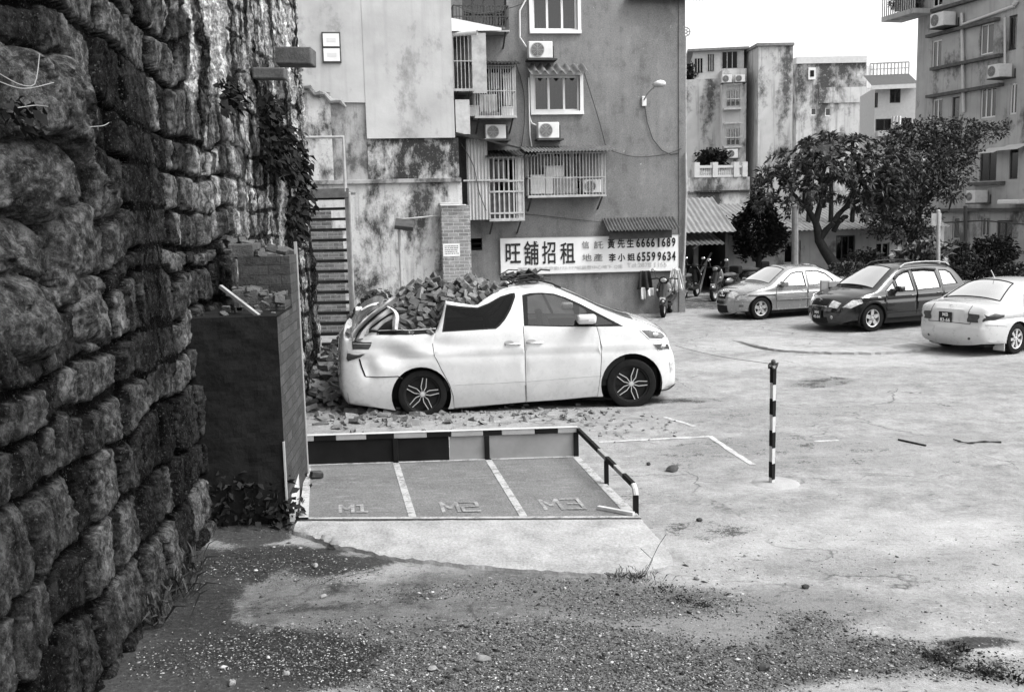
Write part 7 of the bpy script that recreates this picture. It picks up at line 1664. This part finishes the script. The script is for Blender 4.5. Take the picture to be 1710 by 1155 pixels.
# ============================================================ BANNER
a_, z1 = ff.px(835, 398, .09); b_, _ = ff.px(1133, 391, .09); z0 = ff.px(838, 459, .09)[1]; zr1 = ff.px(1133, 392, .09)[1]; zr0 = ff.px(1135, 449, .09)[1]
sk = (zr1 - z1) / (b_ - a_); ban = thing('shop_banner', 'long white rental banner with black lettering and phone numbers on the grey block', 'banner', ff.w(a_, .09, z0), fa); ban.rotation_euler = (0, 0, fa); Wb, Hb = b_ - a_, z1 - z0
tilt = Matrix(((1, 0, 0, 0), (0, 1, 0, 0), (sk, 0, 1, 0), (0, 0, 0, 1)))
mb = MB(); mb.grid(lambda u, v: Vector((Wb * u, .004 * math.sin(u * 17) * math.sin(v * 3.1) - .003 * math.sin(u * 41) * (v - .5), Hb * v + sk * Wb * u)), 60, 8); mb.build('sheet', plain('banner_vinyl', .62, .5, .3, var=.06, scale=2), ban, smooth=80)
mb = MB()
for z in (0, Hb): mb.bar((0, -.005, z), (Wb, -.005, z + sk * Wb), .012)
for x in (0, Wb): mb.bar((x, -.005, sk * x), (x, -.005, Hb + sk * x), .012)
mb.build('hem', 'iron_mid', ban)
UX, UZ = Wb / 1548.0, Hb / 310.0
def bt_(txt, X0, Y1, X1, Y0, mat, bold=.0):
    """fit txt into the box X0..X1, Y0 (top)..Y1 (bottom) of the enlarged banner"""
    x0, x1 = (X0 - 78) * UX, (X1 - 78) * UX; skp = lambda X, Y: 0
    top = Hb - (Y0 - 95 + (X0 - 78) * .022) * UZ; bot = Hb - (Y1 - 95 + (X0 - 78) * .022) * UZ
    o = text_mesh('lettering', txt, 1.0, mat, ban, None, bold); me = o.data
    co = np.empty(len(me.vertices) * 3); me.vertices.foreach_get('co', co); co = co.reshape(-1, 3); lo, hi = co.min(0), co.max(0)
    co[:, 0] = x0 + (co[:, 0] - lo[0]) / max(1e-6, hi[0] - lo[0]) * (x1 - x0); co[:, 2] = bot + (co[:, 2] - lo[2]) / max(1e-6, hi[2] - lo[2]) * (top - bot) + sk * co[:, 0]
    co[:, 1] = -.012 - .004 * (co[:, 1] < 0); me.vertices.foreach_set('co', co.ravel()); me.update()
for ch, X0, X1, Y0, Y1 in (('旺', 122, 250, 140, 305), ('舖', 278, 402, 118, 322), ('招', 432, 548, 120, 312), ('租', 588, 715, 130, 312)): bt_(ch, X0, Y1, X1, Y0, 'letter', .012)
for ch, X0, X1, Y0, Y1, mt, bd in (('信', 775, 838, 118, 192, 'letter_grey', 0), ('託', 880, 962, 118, 192, 'letter_grey', 0), ('地', 778, 858, 228, 298, 'letter_grey', 0), ('產', 876, 955, 225, 300, 'letter_grey', 0),
    ('黃', 998, 1062, 95, 192, 'letter', .02), ('先', 1085, 1148, 98, 188, 'letter', .02), ('生', 1168, 1228, 98, 182, 'letter', .02), ('李', 1008, 1070, 222, 312, 'letter', .02), ('小', 1088, 1152, 225, 302, 'letter', .02), ('姐', 1172, 1238, 222, 298, 'letter', .02)): bt_(ch, X0, Y1 - 10, X1, Y0, mt, bd)
for i, ch in enumerate('66661689'): X0 = 1250 + (0, 44, 88, 130, 182, 226, 270, 314)[i]; bt_(ch, X0 + (8 if ch == '1' else 0), 172 - i * 1.0, X0 + (24 if ch == '1' else 34), 92 - i * 1.0, 'letter', .03)
for i, ch in enumerate('65599634'): X0 = 1256 + (0, 43, 86, 130, 182, 226, 268, 310)[i]; bt_(ch, X0, 292 - i * 1.0, X0 + 33, 212 - i * 1.0, 'letter', .03)
bt_('澳門新口岸北京街173-177號廣發中心地下 Q座', 220, 372, 1130, 338, 'letter_pale'); bt_('Tel:2878 1155', 1170, 345, 1520, 305, 'letter_pale')

# ============================================================ AIR CONDITIONERS
M['ac'] = plain('ac_casing', .55, .5, .3, var=.15, fine=.1); M['fan'] = plain('fan_grille', .10, .5, .3, var=.3)
def ac(fr, rect, label, d=.38, mirror=False, grp_='air conditioner units on the buildings', stain=True):
    a, b, c, d_ = fr.rect(*rect, d); Wd, Ht = b - a, d_ - c; o_ = thing('air_conditioner', label, 'air conditioner', fr.w(a, 0, c), fr.a, grp_)
    mb = MB(); mb.box(0, Wd, -d, -.1, 0, Ht); mb.build('casing', 'ac', o_, bevel=.02)
    cx = Wd * (.36 if not mirror else .64); rr = min(Ht * .42, Wd * .33); mb = MB(); m = Matrix.Translation((cx, -d - .004, Ht * .5))
    mb.lathe([(.001, -.002), (rr, -.002), (rr, .004)], 28, m); fg = mb.build('fan_grille', 'fan', o_)
    mb = MB()
    for q in (.3, .5, .7, .9, 1.0): mb.tube([(cx + rr * q * math.cos(t * .3142), -d - .012, Ht * .5 + rr * q * math.sin(t * .3142)) for t in range(21)], .006, 4)
    for t in range(8): mb.tube([(cx, -d - .012, Ht * .5), (cx + rr * math.cos(t * .7854), -d - .012, Ht * .5 + rr * math.sin(t * .7854))], .006, 4)
    mb.build('grille_wire', 'iron_mid', fg)
    mb = MB(); mb.box(-.03, Wd + .12, -d, -.005, -.05, -.008); mb.box(Wd + .06, Wd + .1, -.05, -.005, -.05, .35); mb.build('bracket', 'iron_dark', o_); return o_
ac(ff, (883, 69, 923, 97), 'air conditioner below the topmost facade window'); ac(ff, (899, 204, 934, 231), 'air conditioner between middle window and the barred balcony', mirror=False)
ac(ff, (811, 208, 845, 232), 'air conditioner half hidden by the dark awning'); ac(ff, (975, 300, 1004, 322), 'air conditioner standing inside the barred balcony', d=.5)
ac(fB, (1206, 125, 1222, 138), 'left one of two air conditioners on far bay house', d=.7); ac(fB, (1228, 125, 1244, 137), 'right one of two air conditioners on far bay house', d=.7); ac(fB, (1214, 249, 1232, 264), 'lowest air conditioner on the far bay house', d=.7)
ac(rf, (1649, 108, 1668, 130), 'air conditioner beside the drain pipe on right building', d=.8); ac(rf, (1553, 22, 1575, 45), 'air conditioner under the plant balcony on right building', d=.8); ac(rf, (1613, 318, 1628, 339), 'low air conditioner behind the fine leaved tree', d=.8)

# ---- things in the barred balconies
M['carton'] = plain('white_carton', .5, .8, .2, var=.2); M['carton_grey'] = plain('grey_carton_balcony', .26, .8, .2, var=.3)
def carton(rect, d, label, mat, dep=.3):
    a, b, c, e = ff.rect(*rect, d); o_ = thing('storage_box', label, 'box', ff.w(a, d, c), fa); mb = MB(); mb.box(0, b - a, 0, dep, 0, e - c); mb.build('box_body', mat, o_, bevel=.01); mb = MB(); mb.box(-.01, b - a + .01, -.01, dep + .01, e - c + .001, e - c + .03); mb.build('box_lid', mat, o_)
carton((886, 294, 910, 324), .5, 'white panel box at left end of barred balcony', 'carton'); carton((911, 279, 941, 296), .4, 'white box on top of the middle balcony boxes', 'carton'); carton((911, 297, 924, 324), .5, 'narrow white box beside the left balcony box', 'carton'); carton((925, 297, 962, 324), .45, 'wide grey box in middle of the barred balcony', 'carton_grey')
carton((779, 178, 800, 194), .5, 'white box at left end of the laundry cage', 'carton'); carton((838, 180, 858, 194), .5, 'white box at right end of the laundry cage', 'carton')
def cloth(rect, d, label, mat, waves=3, name='hanging_laundry', cat='laundry', taper=1.0, amp=.05):
    a, b, c, e = ff.rect(*rect, d); mb = MB(); Wd, Ht = b - a, e - c
    mb.grid(lambda u, v: Vector((Wd * .5 + Wd * (u - .5) * (taper + (1 - taper) * (1 - v)) , -amp * math.sin(u * waves * 6.28 + v * 1.5) * (.3 + 1 - v), Ht * v + .04 * Ht * math.sin(u * 9) * (1 - v))), 24, 10); o = mb.build(name, mat, smooth=80); o.location = ff.w(a, d, c); o.rotation_euler = (0, 0, fa)
    mo = o.modifiers.new('thickness', 'SOLIDIFY'); mo.thickness = .008; tag(o, label, cat); return o
cloth((820, 122, 832, 150), .4, 'white shirt hanging in the middle of laundry cage', 'cloth_pale'); cloth((841, 122, 852, 178), .4, 'long pale towel hanging at right of laundry cage', 'cloth_pale'); cloth((801, 158, 830, 188), .45, 'wide pale cloth on the rail of laundry cage', 'cloth_pale', 4)
cloth((842, 305, 860, 335), .55, 'black shirt hanging behind the tall barred door', 'cloth_dark', 2)
cloth((1064, 452, 1090, 483), .12, 'dark coat hanging on the grey wall under the banner', 'cloth_dark', 2, 'hanging_coat', 'coat', .65, .07)
cloth((1070, 480, 1078, 500), .14, 'white strap dangling below the dark coat', 'cloth_pale', 1, 'hanging_strap', 'strap', 1, .03); cloth((1081, 481, 1091, 494), .15, 'small white bag dangling below the dark coat', 'cloth_pale', 1, 'hanging_bag', 'bag', 1, .04)
cloth((1112, 448, 1143, 486), .30, 'pale plastic sheet hanging beside the parked scooter', 'cloth_pale', 4, 'plastic_sheet', 'sheet', .45, .10)

# ============================================================ LAMPS AND POSTS
lp = ff.px(1075, 170, .0); lw = thing('wall_lamp', 'small street lamp on a bracket on the grey block wall', 'lamp', ff.w(lp[0], 0, lp[1]), fa); k_ = 1 / 58.0
mb = MB(); mb.box(-.06, .06, -.06, -.002, -.12, .14); mb.build('bracket', 'white', lw, bevel=.01); mb = MB(); mb.tube([(0, -.05, .05), (.03, -.3, .2), (.12, -.6, .32)], .022, 7); mb.build('arm', 'iron_mid', lw)
mb = MB(); mb.ball((.2, -.72, .36), (.19, .14, .085), 12); mb.build('lamp_head', 'iron_mid', lw, smooth=60); mb = MB(); mb.ball((.22, -.75, .38), (.15, .12, .085), 12); mb.build('lamp_shade', 'white', lw, smooth=60)
def post(name, label, px, py0, py1, Y, r, mat, extra=None):
    b = at(px, py0, Y); b.z = 0; t = at(px, py1, Y) - b; o_ = thing(name, label, 'post', b); mb = MB(); mb.tube([(0, 0, 0), t * .5, t], r, 9); mb.build('shaft', mat, o_)
    mb = MB(); mb.ball(t, (r * 1.2, r * 1.2, r * .6), 8); mb.build('cap', mat, o_); 
    if extra: extra(o_, t)
post('concrete_post', 'grey concrete post in front of the broadleaf tree', 1328, 455, 345, 33, .11, plain('post_concrete', .2, .9, .1, var=.3))
def signs(o_, t): mb = MB(); mb.box(-.3, .02, -.02, .02, t.z * .82, t.z * .97); mb.build('sign_plate', 'iron_mid', o_)
post('metal_post', 'thin pale metal post right of the broadleaf trees', 1567, 475, 352, 32, .06, 'iron_mid', signs)
post('dark_post', 'dark utility post before the right building drain pipe', 1612, 470, 345, 40, .07, 'iron_dark')
mb = MB(); p, q = at(1572, 372, 41), at(1716, 375, 38); mb.tube([p, p.lerp(q, .5) + Vector((0, 0, .12)), q], .03, 5); o = mb.build('handrail_cable', 'iron_dark'); tag(o, 'dark cable strung across the right building ground floor', 'cable')
c0 = at(1145, 53, 66); wn_ = thing('wheel_ornament', 'small spoked wheel ornament on a mast beside the grey block', 'ornament', (c0.x, c0.y, 0)); mb = MB(); k_ = 66 / FPX
for rr in (7 * k_, 2.6 * k_): mb.tube([(rr * math.cos(a * .3), 0, c0.z + rr * math.sin(a * .3)) for a in range(22)], .05, 5)
for a in range(6): mb.tube([(2.6 * k_ * math.cos(a * 1.047), 0, c0.z + 2.6 * k_ * math.sin(a * 1.047)), (7 * k_ * math.cos(a * 1.047), 0, c0.z + 7 * k_ * math.sin(a * 1.047))], .035, 5)
mb.build('wheel_rim', 'iron_mid', wn_); mb = MB(); mb.tube([(0, 0, 0), (0, 0, c0.z - 7 * k_)], .05, 6); mb.build('mast', 'iron_mid', wn_)
# grey ticket box on a stand between the cars
b0 = at(1384, 512, 23.6); b0.z = 0; tb = thing('utility_box', 'grey box on a panel stand between silver saloon and black crossover', 'box', b0, R(-8)); zt = at(1384, 468, 23.6).z; k_ = 23.6 / FPX
mb = MB(); mb.box(-14 * k_, -2 * k_, -.1, .1, .3, zt); mb.build('panel', 'board', tb, bevel=.01); mb = MB(); mb.box(-1.8 * k_, 15 * k_, -.12, .12, zt - 11 * k_, zt - .02); mb.build('box_body', 'board', tb, bevel=.01); mb = MB(); mb.box(-1.7 * k_, 13 * k_, -.1, .1, zt - 20 * k_, zt - 11.2 * k_); mb.build('box_recess', 'black', tb)
mb = MB(); mb.bar((-8 * k_, 0, 0), (-8 * k_, 0, .3), .08); mb.build('foot', 'iron_dark', tb)

# ============================================================ SCOOTERS
def scooter(label, loc, rz):
    r = thing('motor_scooter', label, 'scooter', loc, rz, 'scooters parked by the buildings')   # nose along +x
    for x, nm in ((.62, 'front'), (-.55, 'rear')):
        wl = empty('wheel', r); wl.location = (x, 0, .24); mb = MB(); mb.lathe([(.15, -.045), (.21, -.055), (.24, -.03), (.24, .03), (.21, .055), (.15, .045), (.15, -.045)], 28); mb.build('tyre', 'rubber', wl, smooth=40); mb = MB(); mb.lathe([(.15, -.03), (.12, -.02), (.03, -.03), (.03, .03), (.12, .02), (.15, .03)], 20); mb.build('rim', 'iron_mid', wl, smooth=40)
    mb = MB(); mb.tube([(.62, 0, .30), (.55, 0, .55), (.48, 0, .92)], [.09, .07, .05], 8); [mb.tube([(.62, s * .09, .24), (.56, s * .08, .5)], .022, 6) for s in (-1, 1)]; mb.build('fork', 'iron_dark', r)
    mb = MB(); mb.ball((.64, 0, .40), (.24, .10, .12), 12); mb.build('mudguard', 'paint_black', r, smooth=60)
    prof = [(.62, .42, .10), (.60, .55, .19), (.55, .70, .22), (.50, .84, .20), (.46, .98, .12)]; mb = MB()
    mb.grid(lambda u, v: (lambda q: Vector((np.interp(v, [0, .25, .5, .75, 1], [p[0] for p in prof]) - .10 * abs(u * 2 - 1) ** 2, (u * 2 - 1) * np.interp(v, [0, .25, .5, .75, 1], [p[2] for p in prof]), np.interp(v, [0, .25, .5, .75, 1], [p[1] for p in prof]))))(0), 14, 12); o = mb.build('front_fairing', 'paint_black', r, smooth=60); o.modifiers.new('t', 'SOLIDIFY').thickness = .02
    mb = MB(); mb.box(-.1, .42, -.14, .14, .26, .33); mb.build('footboard', 'black', r, bevel=.02)
    mb = MB(); mb.ball((-.48, 0, .52), (.48, .19, .22), 14); mb.build('rear_body', 'paint_black', r, smooth=60)
    mb = MB(); mb.ball((-.40, 0, .74), (.45, .15, .075), 12); mb.build('saddle', 'seat', r, smooth=60)
    mb = MB(); mb.tube([(.38, -.36, 1.0), (.44, -.2, 1.02), (.46, 0, .98), (.44, .2, 1.02), (.38, .36, 1.0)], .018, 7); mb.ball((.48, 0, .98), (.11, .15, .10), 10); mb.build('handlebar', 'black', r, smooth=60)
    mb = MB(); mb.ball((.575, 0, .98), (.03, .09, .06), 10); mb.build('headlight', 'clear', r, smooth=60)
    for s in (-1, 1):
        mb = MB(); mb.tube([(.42, s * .22, 1.02), (.42, s * .27, 1.18)], .009, 5); m = mb.build('mirror', 'iron_dark', r); mb = MB(); mb.ball((.42, s * .29, 1.24), (.02, .07, .045), 10); mb.build('mirror_glass', 'chrome', m, smooth=60); mb = MB(); mb.ball((.56, s * .17, .72), (.04, .035, .035), 8); mb.build('indicator', 'clear', r, smooth=60)
    mb = MB(); mb.box(.73, .74, -.07, .07, .44, .54); mb.build('number_plate', 'white', r); mb = MB(); mb.tube([(-.3, -.18, .25), (-.85, -.2, .3)], .04, 8); mb.build('exhaust_pipe', 'chrome', r, smooth=50)
    mb = MB(); mb.box(-1.0, -.72, -.17, .17, .76, 1.0); mb.build('top_box', 'black', r, bevel=.04); return r
sc0 = scooter('black scooter parked nose outward under the banner end', G(1108, 521) + Vector((-.02, -.75, 0)), R(-108))
p = G(1208, 500); dup(sc0, Vector((p.x, p.y, 0)), R(-128), 'dark scooter standing beside the lean-to shed')
p = G(1240, 489); dup(sc0, Vector((p.x, p.y + .6, 0)), R(170), 'dark scooter behind the silver saloon bonnet')
p = at(1152, 500, 31.5); dup(sc0, Vector((p.x, p.y, 0)), R(60), 'scooter parked deep inside the dark shed')
